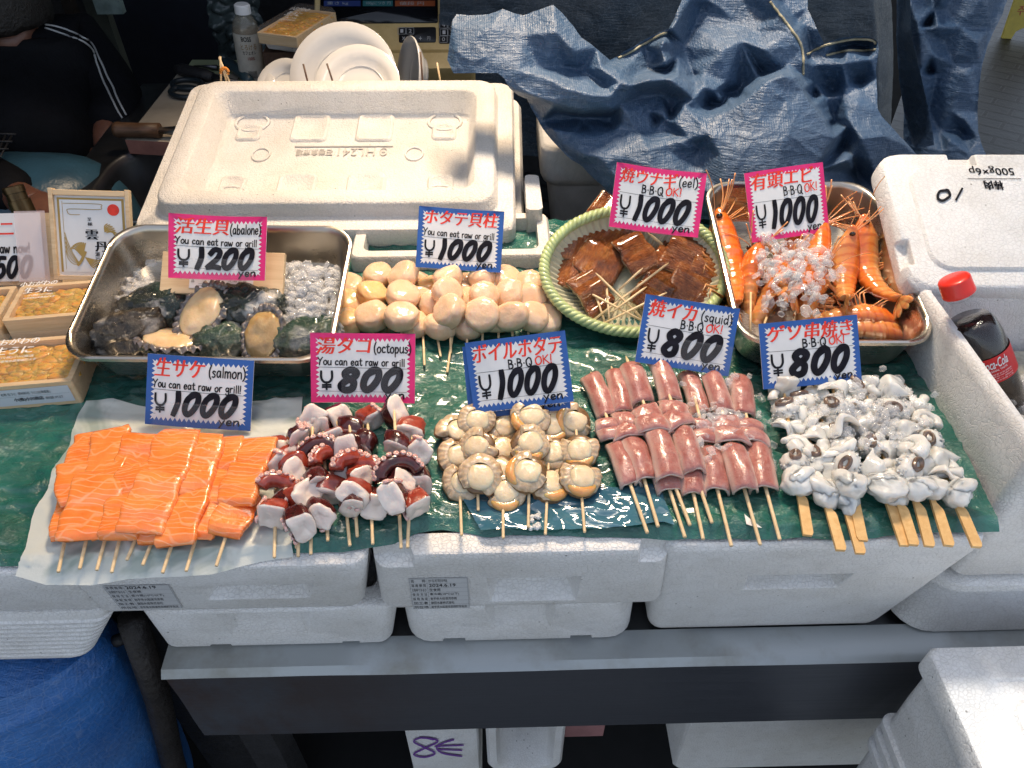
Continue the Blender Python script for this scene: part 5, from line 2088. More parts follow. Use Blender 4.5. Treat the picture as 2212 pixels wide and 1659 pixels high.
for i, (a, b, ps, where) in enumerate(eels):
    A, Bp = in_b(*ez(*a), .024 + .003 * (i % 3)), in_b(*ez(*b), .019 + .002 * i % 3)
    Yd = (Bp - A).normalized()
    Xd = Yd.cross(Zb).normalized()
    Zd = Xd.cross(Yd)
    root = thing('eel_skewer', 'glazed brown grilled eel, %s' % where, 'eel skewer', A, rot_of(Xd, Yd, Zd), 'grilled eel in the basket')
    L = (Bp - A).length + .015
    mb = MB()
    mb.tube([(0, 0, 0), (0, L * .5, 0), (0, L - .006, 0), (0, L, 0)], [.0012, .0013, .0013, .0004], 8)
    mb.build('stick', M['wood_skewer'], root, local=True)
    for k, (c, turn, s) in enumerate(ps):
        w = in_b(*ez(*c), .011 + .004 * ((i * 7) % 3))
        rm = rot_of(X, Y, Zb) @ Matrix.Rotation(R(turn), 3, 'Z') @ Matrix.Rotation(R(rnd.uniform(-8, 8)), 3, 'X')
        o = bpy.data.objects.new('eel_piece', ME['eel'][(i * 5 + k) % 6])
        col.objects.link(o)
        o.parent = root
        loc = root.matrix_basis.inverted() @ w
        ml = (root.matrix_basis.to_3x3().inverted() @ rm).to_4x4()
        o.matrix_basis = Matrix.Translation(loc) @ ml @ Matrix.Diagonal((*s, 1))
        # second half lying against the first
        w2 = w + rm @ Vector((.032 * s[0], .004, .0012))
        if i in (0, 3, 6, 7, 8):
            o2 = bpy.data.objects.new('eel_piece', ME['eel'][(i * 5 + 3) % 6])
            col.objects.link(o2)
            o2.parent = root
            o2.matrix_basis = Matrix.Translation(root.matrix_basis.inverted() @ w2) @ ml @ Matrix.Diagonal((s[0] * .92, s[1] * .95, 1, 1))

# ================================================================== PRAWNS


def prawn(seed, bend, curl):
    """body lies along +Y from tail to nose, back up (+Z)"""
    r0 = random.Random(seed)
    L = .105
    mb = MB()

    def spine(t):
        k = (1 - t)
        return Vector((bend * (t - .45) ** 2 * .008, L * t, -curl * .06 * k * k))
    rings = []
    NR = 60
    for i in range(NR + 1):
        t = i / NR
        if t < .58:
            rr = .0038 + .0052 * (t / .58) ** .7
            seg = (t * 10.5) % 1
            rr *= 1 + .10 * (seg - .5) * (t > .03)
        elif t < .80:
            rr = .0094 * (1 + .04 * math.sin((t - .58) * 14))
            rr *= 1.06 if t < .61 else 1
        else:
            k = (t - .80) / .20
            rr = .0093 * (1 - k) ** .62 + .0004
        p = spine(t)
        rise = .004 * max(0, (t - .80) / .2)
        rings.append([p + Vector((rr * .82 * math.cos(a), 0, rr * (1.05 if math.sin(a) > 0 else .9) * math.sin(a) + rise)) for a in [2 * PI * j / 18 for j in range(18)]])
    mb.loft(rings)
    body = mb.mesh('prawn_body', M['prawn'])
    lb = MB()
    for k in range(9):
        t = .50 + .034 * k if k < 5 else .10 + .085 * (k - 5)
        for s in (-1, 1):
            p = spine(t) + Vector((s * .004, 0, -.006))
            q = p + Vector((s * r0.uniform(.004, .010), r0.uniform(-.006, .010), -.004 - r0.uniform(0, .003)))
            e = q + Vector((s * r0.uniform(-.004, .004), r0.uniform(.006, .016) * (1 if k < 5 else -.5), -.002))
            lb.tube([p, q, e], [.0010, .0008, .0003], 6)
    for s in (-1, 1):
        for k in range(4):
            p = spine(.90) + Vector((s * .003, 0, .001))
            a = r0.uniform(-.5, .9)
            pts = [p]
            d = Vector((s * .3 * (k + 1) * .4, 1, .5 + .2 * k)).normalized()
            st = r0.uniform(.004, .007)
            for _ in range(6):
                pts.append(pts[-1] + d * st)
                d = (d + Vector((s * .10 * a, 0, -.10 * r0.random()))).normalized()
            lb.tube(catmull(pts, 2), .0005, 5)
    for s in (-1, 1):
        p = spine(.93) + Vector((s * .003, 0, 0))
        pts = [p]
        d = Vector((s * .6, .8, .35)).normalized()
        for k in range(5):
            pts.append(pts[-1] + d * .007)
            d = (d + Vector((s * .12, -.22, -.09))).normalized()
        lb.tube(catmull(pts, 2), .00035, 5)
    legs = lb.mesh('prawn_feelers', M['prawn_leg'])
    eb = MB()
    for s in (-1, 1):
        eb.sphere(spine(.885) + Vector((s * .0062, .001, .0035)), .0021, 12, 8)
    eyes = eb.mesh('prawn_eyes', M['eye'])
    tb = MB()
    for s in (-1, -.45, .45, 1):
        st = len(tb.v)
        tb.sphere((0, -.009, 0), (.0032, .010, .0008), 12, 8)
        tb.xf(Matrix.Translation(spine(0)) @ Matrix.Rotation(s * .55, 4, 'Z'), st)
    tail = tb.mesh('prawn_tail', M['prawn'])
    return body, legs, eyes, tail


PR = [prawn(i, (-6, 8, 2, -10, 4)[i], (.0, .1, .35, .1, .2)[i]) for i in range(5)]
trr_o = trr[0].matrix_basis.translation.copy()
TX, TY, TZ = trr[2], trr[3], trr[4]


def in_t(px, py, h):
    return PPL(px, py, trr_o + TZ * h, TZ)


def sz(x, y):
    return 1508.6 + x * .248, 384 + y * .248


prs = [((180, 400), (360, 1180), .014, 0, 60, 0, 'standing along the left wall of the tray', 1.15), ((470, 590), (455, 1120), .026, 0, 0, 2, 'bright orange, seen from behind beside the left wall', 1.0),
       ((960, 470), (560, 960), .020, 1, -60, 1, 'under the ice at the card foot', 1.05), ((1120, 420), (900, 1080), .030, 0, 40, 0, 'in the middle of the tray with feelers up', 1.0),
       ((1240, 620), (1330, 1180), .018, 3, 80, 3, 'belly to belly with the right one', 1.0), ((1350, 500), (1560, 1160), .020, 1, -80, 1, 'curled and fat, rightmost in the tray', 1.1),
       ((1760, 1160), (1050, 1270), .020, 0, 70, 4, 'lying across the front with a bunch of feelers', 1.0), ((1840, 1310), (1150, 1380), .013, 4, 90, 4, 'lowest at the front with one black eye showing', 1.0),
       ((700, 560), (640, 1060), .016, 1, 20, 1, 'under the ice, left of the middle, head by the card', 1.0), ((960, 640), (1010, 1180), .016, 2, -30, 3, 'under the ice right of the middle, tail to the front', 1.0),
       ((760, 760), (560, 1330), .016, 2, 30, 2, 'half buried in ice left of the middle', 1.0), ((1080, 800), (760, 1300), .018, 0, -40, 2, 'half buried in ice at the front middle', 1.0)]
for i, (hd, tl, h, var, roll, v2, where, s) in enumerate(prs):
    A, Bp = in_t(*sz(*tl), h * .8), in_t(*sz(*hd), h)
    Yd = (Bp - A)
    L = Yd.length
    Yd.normalize()
    Xd = Yd.cross(TZ).normalized()
    Zd = Xd.cross(Yd)
    rm = rot_of(Xd, Yd, Zd) @ Matrix.Rotation(R(roll), 3, 'Y')
    root = thing('prawn', 'cooked orange prawn %s' % where, 'prawn', A, rm, 'iced prawns in the steel tray')
    k = min(1.45, max(.8, L / .112))
    for me, nm in zip(PR[v2], ('body', 'feelers', 'eyes', 'tail')):
        o = bpy.data.objects.new(nm, me)
        col.objects.link(o)
        o.parent = root
        o.scale = (1.55 * s, k * 1.05, 1.55 * s)
    if i in (1, 10, 0):
        mb = MB()
        mb.tube([(0, .02, -.001), (.001, -.035, -.002)], .0012, 8)
        mb.build('stick', M['wood_skewer'], root, local=True)


# ================================================================== ICE
def ice_mesh(name, pts, smin, smax, label, seed=1):
    r0 = random.Random(seed)
    mb = MB()
    for p in pts:
        s = r0.uniform(smin, smax)
        m = Matrix.Translation(p) @ Matrix.Rotation(r0.uniform(0, 6), 4, Vector((r0.gauss(0, 1), r0.gauss(0, 1), r0.gauss(0, 1) + .01)).normalized())
        st = len(mb.v)
        sd = r0.random() * 50
        e = Vector((s * r0.uniform(.8, 1.6), s * r0.uniform(.6, 1.1), s * r0.uniform(.4, .75)))
        mb.sphere((0, 0, 0), 1, 7, 5, 0, lambda d, q: Vector((math.copysign(abs(d.x) ** .8, d.x) * e.x, math.copysign(abs(d.y) ** .8, d.y) * e.y, math.copysign(abs(d.z) ** .8, d.z) * e.z)) * (1 + .55 * nz(d * 1.3, 1, sd)))
        mb.sm[-42:] = [r0.random() < .5] * len(mb.sm[-42:])
        mb.xf(m, st)
    o = mb.build(name, M['ice'])
    return tag(o, label, 'ice', kind='stuff')


r1 = random.Random(5)
pts = []
for k in range(190):
    x, y = r1.gauss(820, 210), r1.gauss(800, 230)
    if 500 < x < 1260 and 440 < y < 1250:
        pts.append(in_t(*sz(x, y), .036 + .010 * math.exp(-((x - 800) / 350) ** 2 - ((y - 700) / 300) ** 2) + r1.uniform(-.005, .004)))
ice_mesh('ice', pts, .0030, .0062, 'crushed ice heaped over the prawns in the tray', 3)

trl_o = trl[0].matrix_basis.translation.copy()
AX, AY, AZ = trl[2], trl[3], trl[4]


def in_a(px, py, h):
    return PPL(px, py, trl_o + AZ * h, AZ)


def az(x, y):
    return x / 3, 553 + y / 3


pts = []
for k in range(520):
    x, y = r1.uniform(1780, 2190), r1.uniform(60, 600)
    pts.append(in_a(*az(x, y), .006 + .024 * max(0, 1 - ((x - 2030) / 330) ** 2) * max(.2, 1 - ((y - 200) / 520) ** 2) * r1.random() ** .4))
for k in range(130):
    x, y = r1.gauss(930, 70), r1.gauss(270, 70)
    pts.append(in_a(*az(x, y), .005 + .008 * r1.random()))
for k in range(160):
    x, y = r1.uniform(720, 1900), r1.uniform(230, 620)
    pts.append(in_a(*az(x, y), .004 + .004 * r1.random()))
ice_mesh('ice', pts, .0030, .0060, 'crushed ice in the abalone tray', 4)
pts = []
for k in range(150):
    x, y = r1.gauss(820, 210), r1.gauss(440, 130)
    if y < 720:
        pts.append(on_sheet(*zg(x, y), .027 + r1.uniform(-.004, .003)))
for k in range(26):
    x, y = r1.gauss(90, 70), r1.gauss(750, 220)
    if 250 < y < 1050 and x < 160:
        pts.append(on_sheet(*zg(x, y), .006))
ice_mesh('ice', pts, .0030, .0060, 'melting ice bits among the squid legs', 6)
pts = []
for k in range(70):
    x, y = r1.gauss(1130, 130), r1.gauss(560, 200)
    if y < 900:
        pts.append(on_sheet(*zq(x, y), .020 + r1.uniform(-.006, .002)))
ice_mesh('ice', pts, .0028, .0058, 'melting ice bits on the pink squid', 7)
pts = []
for k in range(260):
    px, py = r1.uniform(2110, 2290), r1.uniform(800, 1120)
    p = P(px, py, .912)
    if p.x > x0r + .032:
        pts.append(p + Vector((0, 0, r1.uniform(-.004, .004))))
ice_mesh('ice', pts, .004, .008, 'ice floating in the cola cooler', 8)


# ================================================================== ABALONE
def m_shell(name, cols, white):
    n = NT(name)
    c = n.coords(rand=True)
    no = n.noise(c, 40, 6, .7)
    base = n.ramp(no, [(.25, cols[0]), (.5, cols[1]), (.75, cols[2])])
    wp = n.ramp(n.noise(c, 26, 3, .5), [(.55, 0), (.62, 1)])
    n.set(Base_Color=n.mix(n.math('MULTIPLY', wp, white), base, (.62, .60, .57)), Roughness=.12, Coat_Weight=.7, Coat_Roughness=.06)
    n.bump(n.noise(c, 75, 6, .8), .009, .9)
    return n.m


M['shell_dark'] = m_shell('abalone_shell_dark', ((.002, .004, .003), (.010, .020, .015), (.07, .11, .08)), .95)
M['shell_green'] = m_shell('abalone_shell_green', ((.010, .028, .020), (.045, .09, .06), (.20, .21, .14)), .5)
M['shell_brown'] = m_shell('abalone_shell_brown', ((.010, .007, .005), (.05, .038, .024), (.22, .17, .11)), .4)
M['aba'] = m_flesh('abalone_meat', (.66, .45, .24), (.78, .60, .38), 50, (1, .6, .3), .006, .16)
M['aba_tan'] = m_flesh('abalone_meat_tan', (.44, .28, .11), (.60, .42, .20), 90, (1, .6, .3), .005, .16)
M['aba_rim'] = m_flesh('abalone_frill', (.05, .045, .045), (.26, .22, .20), 220, (1, .7, .5), .002, .2, w=.2)


def shell_mb(seed, hump=1.0, rough=.16):
    mb = MB()
    mb.sphere((0, 0, 0), 1, 44, 26, 0, lambda d, q: Vector((d.x * .031 * (1 + .16 * d.y), d.y * .021, (d.z * .013 * hump if d.z > 0 else d.z * .004))) * (1 + rough * nz(d * 3.2, 1, seed) + rough * .7 * nz(d * 8, 1, seed + 5) + rough * .4 * nz(d * 17, 1, seed + 8)))
    for k in range(6):
        a = -.9 + .28 * k
        st = len(mb.v)
        mb.loft([[Vector((.0024 * q * math.cos(t), .0024 * q * math.sin(t), h)) for t in [2 * PI * j / 10 for j in range(10)]] for q, h in ((1.3, 0), (1, .002), (.6, .0022), (.4, .0008))], 0, False, True)
        mb.xf(Matrix.Translation((.026 * math.sin(a), .014 * math.cos(a) - .001, .0075)), st)
    return mb


def meat_mb(seed):
    mb = MB()
    mb.sphere((0, 0, .0045), 1, 40, 22, 0, lambda d, q: Vector((d.x * .0245, d.y * .0180, d.z * (.0058 if d.z > 0 else .004))) * (1 + .12 * nz(d * 2, 1, seed) + .05 * nz(d * 5, 1, seed)) + Vector((0, 0, -.0016 * math.exp(-((d.x * 2.2) ** 2 + (d.y * 1.5 - .3) ** 2) * 3) * (d.z > 0))))
    return mb


def frill_mb(seed):
    mb = MB()

    def ff(u, v):
        a = 2 * PI * u
        k = .94 + .34 * v + .04 * nz((math.cos(a) * 2, math.sin(a) * 2, seed))
        z = .0045 + .0022 * math.sin(v * PI) + .0020 * math.sin(a * 23 + seed + 2 * math.sin(a * 3)) * v + .0015 * nz((math.cos(a) * 3, math.sin(a) * 3, v * 2 + seed))
        return Vector((.0255 * k * math.cos(a), .0178 * k * math.sin(a), z))
    mb.grid(ff, 120, 8)
    return mb


def abalone(label, c, turn, tilt, s, shell, meat=None, up=False, h=.012, seed=1):
    w = in_a(*az(*c), h)
    rm = rot_of(AX, AY, AZ) @ Matrix.Rotation(R(turn), 3, 'Z') @ Matrix.Rotation(R(tilt[0]), 3, 'X') @ Matrix.Rotation(R(tilt[1]), 3, 'Y')
    root = thing('abalone', label, 'abalone', w, rm, 'live abalones in the steel tray')
    mb = shell_mb(seed)
    if meat:
        for v in mb.v:
            v.z = -v.z * .9
    for v in mb.v:
        v *= s
    ob = mb.build('shell', M[shell], root, local=True)
    if meat:
        mb = meat_mb(seed)
        for v in mb.v:
            v *= s
        mb.build('meat', M[meat], root, local=True)
        mb = frill_mb(seed)
        for v in mb.v:
            v *= s
        mb.build('frill', M['aba_rim'], root, local=True)


abalone('abalone with knobbly black shell and a shiny white scar, back left of the tray', (1030, 330), 25, (18, 0), 1.22, 'shell_dark', seed=3, h=.016)
abalone('abalone turned over, large cream foot tilted up at the middle of the tray', (1325, 375), 62, (0, -18), 1.16, 'shell_brown', 'aba', seed=4, h=.020)
abalone('abalone with black green shell and white crust, biggest, at the back right', (1610, 340), -8, (24, 0), 1.28, 'shell_dark', seed=9, h=.020)
abalone('abalone with long brown shell edge-on at the left of the tray', (850, 500), 24, (58, 0), 1.12, 'shell_brown', seed=6, h=.016)
abalone('abalone turned over, pale foot lying flat at the tray front', (1110, 572), -12, (-28, 0), 1.2, 'shell_green', 'aba', seed=7, h=.010)
abalone('abalone with crusty grey green shell at the tray front', (1430, 560), 15, (30, 0), .95, 'shell_green', seed=8, h=.012)
abalone('abalone turned to the viewer, round tan foot with a frilled rim', (1715, 520), 80, (0, -30), 1.02, 'shell_green', 'aba_tan', seed=10, h=.016)
abalone('abalone with thin whitish shell at the front left corner', (800, 612), -8, (55, 0), 1.0, 'shell_brown', seed=11, h=.006)
abalone('abalone with mossy green shell behind the octopus card', (1995, 535), 20, (30, 0), 1.05, 'shell_green', seed=12, h=.014)
# wooden board behind them, carrying the card
q = [in_a(*az(1010, 240), .030), in_a(*az(1830, 250), .030), in_a(*az(1845, -20), .050), in_a(*az(1075, -30), .050)]
c_, X, Y, Z, w, d = frame_from(*q)
root = thing('wooden_board', 'small pale wooden board under the abalone card, with a paper strip', 'board', c_, rot_of(X, Y, Z))
mb = MB()
mb.box(-w / 2, w / 2, -d / 2, d / 2, -.006, 0)
soften(mb.build('plank', M['wood_board'], root, local=True), .0006)
mb = MB()


def ps(u, v, z):
    return Vector((-.26 * w + .52 * w * u, -d * .37 + d * .22 * v, .0006 + z))


mb.add([ps(0, 0, 0), ps(1, 0, 0), ps(1, 1, 0), ps(0, 1, 0)], [(0, 1, 2, 3)], 0, False)
for k, y in enumerate((.25, .45)):
    stroke(mb, [(.15, y), (.95, y)], .012, ps, 1, .0002, 2, .3)
text_into(mb, '品', .03, .6, .08, .9, ps, 2)
text_into(mb, '北海道産', .6, .62, .9, .85, ps, 1)
mb.build('paper_strip', [M['card'], plain('brown_ink', (.16, .07, .05), .5), M['black']], root, local=True)


# ================================================================== SEA URCHIN BOXES
def uni_box(label, FL, FR, BR, BL, zb, zt, seed, label_front=False, text=True, group='boxes of sea urchin roe'):
    q = [P(*k, zt) for k in (FL, FR, BR, BL)]
    c_, X, Y, Z, w, d = frame_from(*q)
    H = zt - zb
    root = thing('sea_urchin_box', label, 'food box', c_ - Z * H, rot_of(X, Y, Z), group)
    mb = MB()
    t = .005
    mb.loft([rrect(w, d, .002, 0, 2), rrect(w, d, .002, H, 2), rrect(w - 2 * t, d - 2 * t, .002, H, 2), rrect(w - 2 * t, d - 2 * t, .002, .004, 2)], smooth=False)
    wtr = mb.build('wooden_tray', M['wood_board'], root, local=True)
    r0 = random.Random(seed)
    mb = MB()
    ny = int((d - .012) / .0046)
    nx = int((w - .010) / .0082)
    for j in range(ny):
        for i in range(nx):
            st = len(mb.v)
            sd = r0.random() * 90
            mb.sphere((0, 0, 0), 1, 12, 8, 0, lambda dd, qq: Vector((dd.x * .0098, dd.y * .0050, dd.z * .0030)) * (1 + .22 * nz(dd * 2, 1, sd) + .08 * nz(dd * 6, 1, sd)) * (1 - .10 * math.exp(-(dd.y * 5) ** 2) * (dd.z > 0)))
            mb.xf(Matrix.Translation((-(w - .022) / 2 + (w - .022) * (i + .5 * (j % 2) * .6) / max(1, nx - 1) + r0.uniform(-.002, .002), -(d - .024) / 2 + (d - .024) * j / max(1, ny - 1), H * .66 + .0022 * (r0.random()) + .003 * nz((i * .4, j * .4, seed)))) @ Matrix.Rotation(1.2 * nz((i * .5, j * .3, seed + 4)) + r0.uniform(-.3, .3), 4, 'Z') @ Matrix.Rotation(r0.uniform(-.2, .2), 4, 'Y'), st)
    mb.build('roe', M['uni'], root, local=True)
    mb = MB()
    lid_h = .010
    mb.loft([rrect(w + .001, d + .001, .003, H - .002, 3), rrect(w + .001, d + .001, .003, H + .001, 3), rrect(w - .006, d - .006, .004, H + lid_h, 3), rrect(w - .010, d - .010, .004, H + lid_h + .001, 3)], 0, False, True)
    cld = autosmooth(mb.build('clear_lid', M['clear'], root, local=True), 30)
    if text:
        mb = MB()

        def lf(u, v, z):
            return Vector(((u - .5) * w, (v - .5) * d, H + lid_h + .0016 + z))
        text_into(mb, '小おがわの', .12, .66, .60, .80, lf, 0, .012)
        text_into(mb, '生うに', .22, .46, .58, .62, lf, 0, .015)
        text_into(mb, '小(株)小川商店', .30, .36, .62, .42, lf, 0)
        text_into(mb, '北海道磯谷郡蘭越町大字', .26, .29, .66, .34, lf, 0)
        under(mb.build('lid_print', M['white'], root, local=True), cld)
    if label_front:
        mb = MB()

        def ff(u, v, z):
            return Vector(((u - .5) * w * .9 + .0, -d / 2 - .0006 - z, H * (.15 + .7 * v)))
        mb.add([ff(0, 0, 0), ff(1, 0, 0), ff(1, 1, 0), ff(0, 1, 0)], [(0, 1, 2, 3)], 0, False)
        text_into(mb, '名称 生うに  原材料名 うに(北海道産)', .30, .62, .80, .82, ff, 1)
        text_into(mb, '小(株)小川商店', .40, .22, .70, .48, ff, 1, .015)
        text_into(mb, '保存温度 10℃以下', .72, .25, .9, .42, ff, 1)
        stroke(mb, [(.02, .55), (.98, .55)], .002, ff, 1, .0002, 2, .3)
        under(mb.build('paper_label', [plain('label_grey', (.55, .58, .62), .5), M['black']], root, local=True), wtr)
    return root


uni_box('wooden box of orange sea urchin under a clear lid, nearest, paper label on its front', (-62, 838), (192, 816), (162, 726), (-45, 742), ZD + .006, .935, 1, True)
uni_box('wooden box of sea urchin beside the steel tray, second from the front', (6, 695), (178, 678), (204, 606), (44, 616), .925, .950, 2)
uni_box('wooden box of sea urchin cut by the left picture edge', (-190, 712), (-4, 696), (32, 618), (-150, 632), .925, .950, 3, text=False)
# box below the second one
mb = MB()
a, b = P(-180, 720, .915), P(186, 700, .915)
root = thing('wooden_riser', 'pale wooden riser under the rear sea urchin boxes', 'riser', ((a.x + b.x) / 2, a.y + .04, ZD))
mb.box(a.x, b.x, a.y + .004, a.y + .085, ZD + .004, .923)
soften(mb.build('slab', M['wood_board'], root), .001)

# plain white card with the price of the urchin, in a pinkish clear sleeve
pb = P(20, 606, .935)
no = Vector((0, -math.cos(R(38)), math.sin(R(38))))
q = [PPL(*k, pb, no) for k in ((-92, 612), (112, 604), (100, 460), (-88, 462))]
c_, X, Y, Z, w, d = frame_from(*q)
asp = d / w
root = thing('price_card', 'white sea urchin card ending in 500, cut by the left picture edge', 'price card', c_ - Y * d / 2, rot_of(X, Y, Z), 'hand-lettered price cards')


def fu(u, v, z=0):
    return Vector(((u - .5) * w, v * d, z))


mb = MB()
mb.add([fu(0, 0), fu(.93, 0), fu(.93, 1), fu(0, 1)], [(0, 1, 2, 3)], 0, False)
text_into(mb, 'ウニ', .30, .66, .62, .90, fu, 2, .015, .1)
write(mb, 'You can eat raw now!', -.12, .42, .91, .14, fu, 1, .016, 0, asp, .0005)
write(mb, '¥', .14, .08, .10, .28, fu, 1, .02, 0, asp)
fat_price(mb, '1500', .28, .05, .54, .31, fu, asp)
mb.build('card', [M['card'], M['black'], M['red'], M['marker'], M['marker']], root, local=True)
mb = MB()
mb.add([fu(.66, -.02, .003), fu(1, -.02, .003), fu(1, 1.02, .003), fu(.66, 1.02, .003)], [(0, 1, 2, 3)], 0, False)
mb.build('sleeve', mat_clear('pink_sleeve', (.9, .72, .70), .45, .2), root, local=True)
mb = MB()
mb.add([fu(0, -.05, -.004), fu(1.06, -.05, -.004), fu(1.06, 1.0, -.004), fu(0, 1.0, -.004)], [(0, 1, 2, 3), ], 0, False)
ob = mb.build('backing_board', M['wood_board'], root, local=True)
md = ob.modifiers.new('s', 'SOLIDIFY')
md.thickness = .006

# wooden plaque with a gold bird
pb = P(200, 600, .935)
no = Vector((.10, -math.cos(R(34)), math.sin(R(34)))).normalized()
q = [PPL(*k, pb, no) for k in ((132, 606), (306, 604), (266, 414), (94, 404))]
c_, X, Y, Z, w, d = frame_from(*q)
asp = d / w
root = thing('plaque', 'wood-framed white plaque with a red sun, black characters and a gold bird', 'plaque', c_ - Y * d / 2, rot_of(X, Y, Z))


def fp(u, v, z=0):
    return Vector(((u - .5) * w, v * d, z))


mb = MB()
for (u0, u1, v0, v1) in ((0, .055, 0, 1), (.945, 1, 0, 1), (.055, .945, .925, .985), (.055, .945, 0, .05)):
    a, b = fp(u0, v0), fp(u1, v1)
    mb.box(a.x, b.x, a.y, b.y, -.004, .0045)
soften(mb.build('frame', M['wood_board'], root, local=True), .0006)
mb = MB()
a, b = fp(.055, .05), fp(.945, .925)
mb.box(a.x, b.x, a.y, b.y, -.002, 0)
for (m0, mi, z) in ((.085, 1, .0003), (.115, 0, .0006)):
    a, b = fp(m0, .09), fp(1 - m0, .925 - (m0 - .055) * .75)
    mb.add([(a.x, a.y, z), (b.x, a.y, z), (b.x, b.y, z), (a.x, b.y, z)], [(0, 1, 2, 3)], mi, False)
mb.add([fp(.78 + .075 * math.cos(t), .78 + .075 / asp * math.sin(t), .001) for t in [2 * PI * k / 28 for k in range(28)]], [tuple(range(28))], 2, False)
z_ = .0009
stroke(mb, [(.16, .84), (.6, .84), (.63, .81), (.6, .78), (.24, .78), (.21, .75), (.24, .72), (.36, .72)], .008, fp, 1, z_, 4, asp)
stroke(mb, [(.15, .86), (.15, .12)], .006, fp, 1, z_, 2, asp)
text_into(mb, '至', .45, .655, .50, .69, fp, 3, .01, z=z_)
text_into(mb, '極', .45, .60, .51, .64, fp, 3, .01, z=z_)
text_into(mb, '雲', .42, .45, .57, .56, fp, 3, .02, z=z_)
text_into(mb, '丹', .53, .32, .68, .43, fp, 3, .02, z=z_)
for k, ch in enumerate('瀬戸商店'):
    text_into(mb, ch, .52, .265 - .062 * k, .58, .315 - .062 * k, fp, 3, .005, z=z_)
text_into(mb, '印', .54, .03, .62, .07, fp, 2, .01, z=z_)
# bird: fan wing, body, long tail plumes, and a smaller one above
for k in range(9):
    a = 1.2 + .16 * k
    stroke(mb, [(.36, .26), (.36 + .11 * math.cos(a), .26 + .14 * math.sin(a)), (.36 + .17 * math.cos(a + .1), .26 + .20 * math.sin(a + .1) / 1.3)], .016, fp, 1, z_, 3, asp)
for k in range(6):
    a = -.25 - .16 * k
    stroke(mb, [(.40, .25), (.40 + .12 * math.cos(a), .25 + .10 * math.sin(a)), (.40 + .20 * math.cos(a), .25 + .13 * math.sin(a))], .014, fp, 1, z_, 3, asp)
stroke(mb, [(.40, .31), (.37, .26), (.34, .21), (.30, .17)], .035, fp, 1, z_ + .0003, 3, asp)
for k in range(5):
    stroke(mb, [(.32, .18), (.24, .18 + .03 * k), (.18, .24 + .05 * k), (.16, .32 + .05 * k)], .010, fp, 1, z_, 4, asp)
for k in range(6):
    a = .2 + .28 * k
    stroke(mb, [(.66, .54), (.66 + .07 * math.cos(a), .54 + .06 * math.sin(a)), (.66 + .13 * math.cos(a - .3), .54 + .09 * math.sin(a - .3))], .014, fp, 1, z_, 3, asp)
for k in range(3):
    stroke(mb, [(.68, .53), (.76, .55 - .01 * k), (.84, .50 - .05 * k)], .012, fp, 1, z_, 3, asp)
mb.build('panel', [M['card'], M['gold'], M['red'], M['black']], root, local=True)

# crumbs that lie on the film
p = on_sheet(1155, 1132, .002)
mb = MB()
for k in range(14):
    st = len(mb.v)
    mb.sphere((rnd.uniform(-.004, .004), rnd.uniform(-.007, .007), .002), .0023, 8, 6)
mb.xf(Matrix.Translation(p))
tag(mb.build('foam_crumb', M['foam']), 'white beady foam crumb stuck on the blue film', 'crumb')
p = [on_sheet(a, b, .0015) for a, b in ((1608, 1110), (1622, 1122), (1646, 1140), (1630, 1138), (1612, 1132))]
mb = MB()
mb.add(p, [tuple(range(5))], 0, False)
tag(mb.build('paper_scrap', M['card']), 'torn white paper scrap among the squid sticks', 'paper scrap')

# ================================================================== COLA BOTTLE
A = PY(2060, 602, .566)
Yd = Vector((.49, -.33, -.80)).normalized()
Xd = Yd.cross(Vector((0, 0, 1))).normalized()
Zd = Xd.cross(Yd)
root = thing('cola_bottle', 'plastic cola bottle with a red cap and red label, leaning in the ice', 'bottle', A, rot_of(Xd, Yd, Zd))
root.matrix_basis = Matrix.Translation(A) @ rot_of(Xd, Yd, Zd).to_4x4() @ Matrix.Scale(.8, 4)


def lathe(prof, n_=32, mi=0, mb=None, cap=True):
    mb = mb or MB()
    mb.loft([[Vector((r * math.cos(2 * PI * k / n_), y, r * math.sin(2 * PI * k / n_))) for k in range(n_)] for y, r in prof], mi, cap, cap)
    return mb


cap = [(-.001, .0145), (0, .0165), (.0015, .0174), (.016, .0176), (.0165, .0180), (.020, .0180), (.0205, .0160)]
mb = lathe(cap, 48)
autosmooth(mb.build('cap', plain('red_cap', (.72, .025, .012), .35, coat=.3), root, local=True), 40)
BR_ = .031
body = [(.018, .0118), (.023, .0118), (.0235, .0150), (.025, .0150), (.0255, .0118), (.030, .0125), (.040, .0165), (.052, .0225), (.066, .0275), (.080, .0303), (.094, BR_), (.098, .0303), (.135, .0303), (.140, BR_), (.190, BR_), (.205, .029), (.208, .02)]
n = NT('bottle_plastic')
n.set(Base_Color=(.05, .06, .06), Roughness=.04, Alpha=.07, Specular_IOR_Level=.9, Coat_Weight=.6)
mb = lathe(catmull([(a, b, 0) for a, b in body], 3) and body, 48)
autosmooth(mb.build('bottle_body', n.m, root, local=True), 45)
mb = lathe([(.056, .005), (.0562, .0225), (.066, .0265), (.080, .0293), (.096, .0300), (.135, .0293), (.19, .0298), (.204, .026)], 48)
n = NT('cola')
n.set(Base_Color=(.012, .005, .004), Roughness=.04, Coat_Weight=.8)
n.bump(n.voro(n.coords(), 420), .0006, .4)
mb.build('drink', n.m, root, local=True)
mb = lathe([(.098, .0312), (.132, .0312)], 64, cap=False)
lband = mb.build('label_band', plain('red_label', (.62, .008, .012), .4), root, local=True)
view = (CAM - (A + Yd * .11)).normalized()
a0 = math.atan2(view.dot(Zd), view.dot(Xd))
mb = MB()


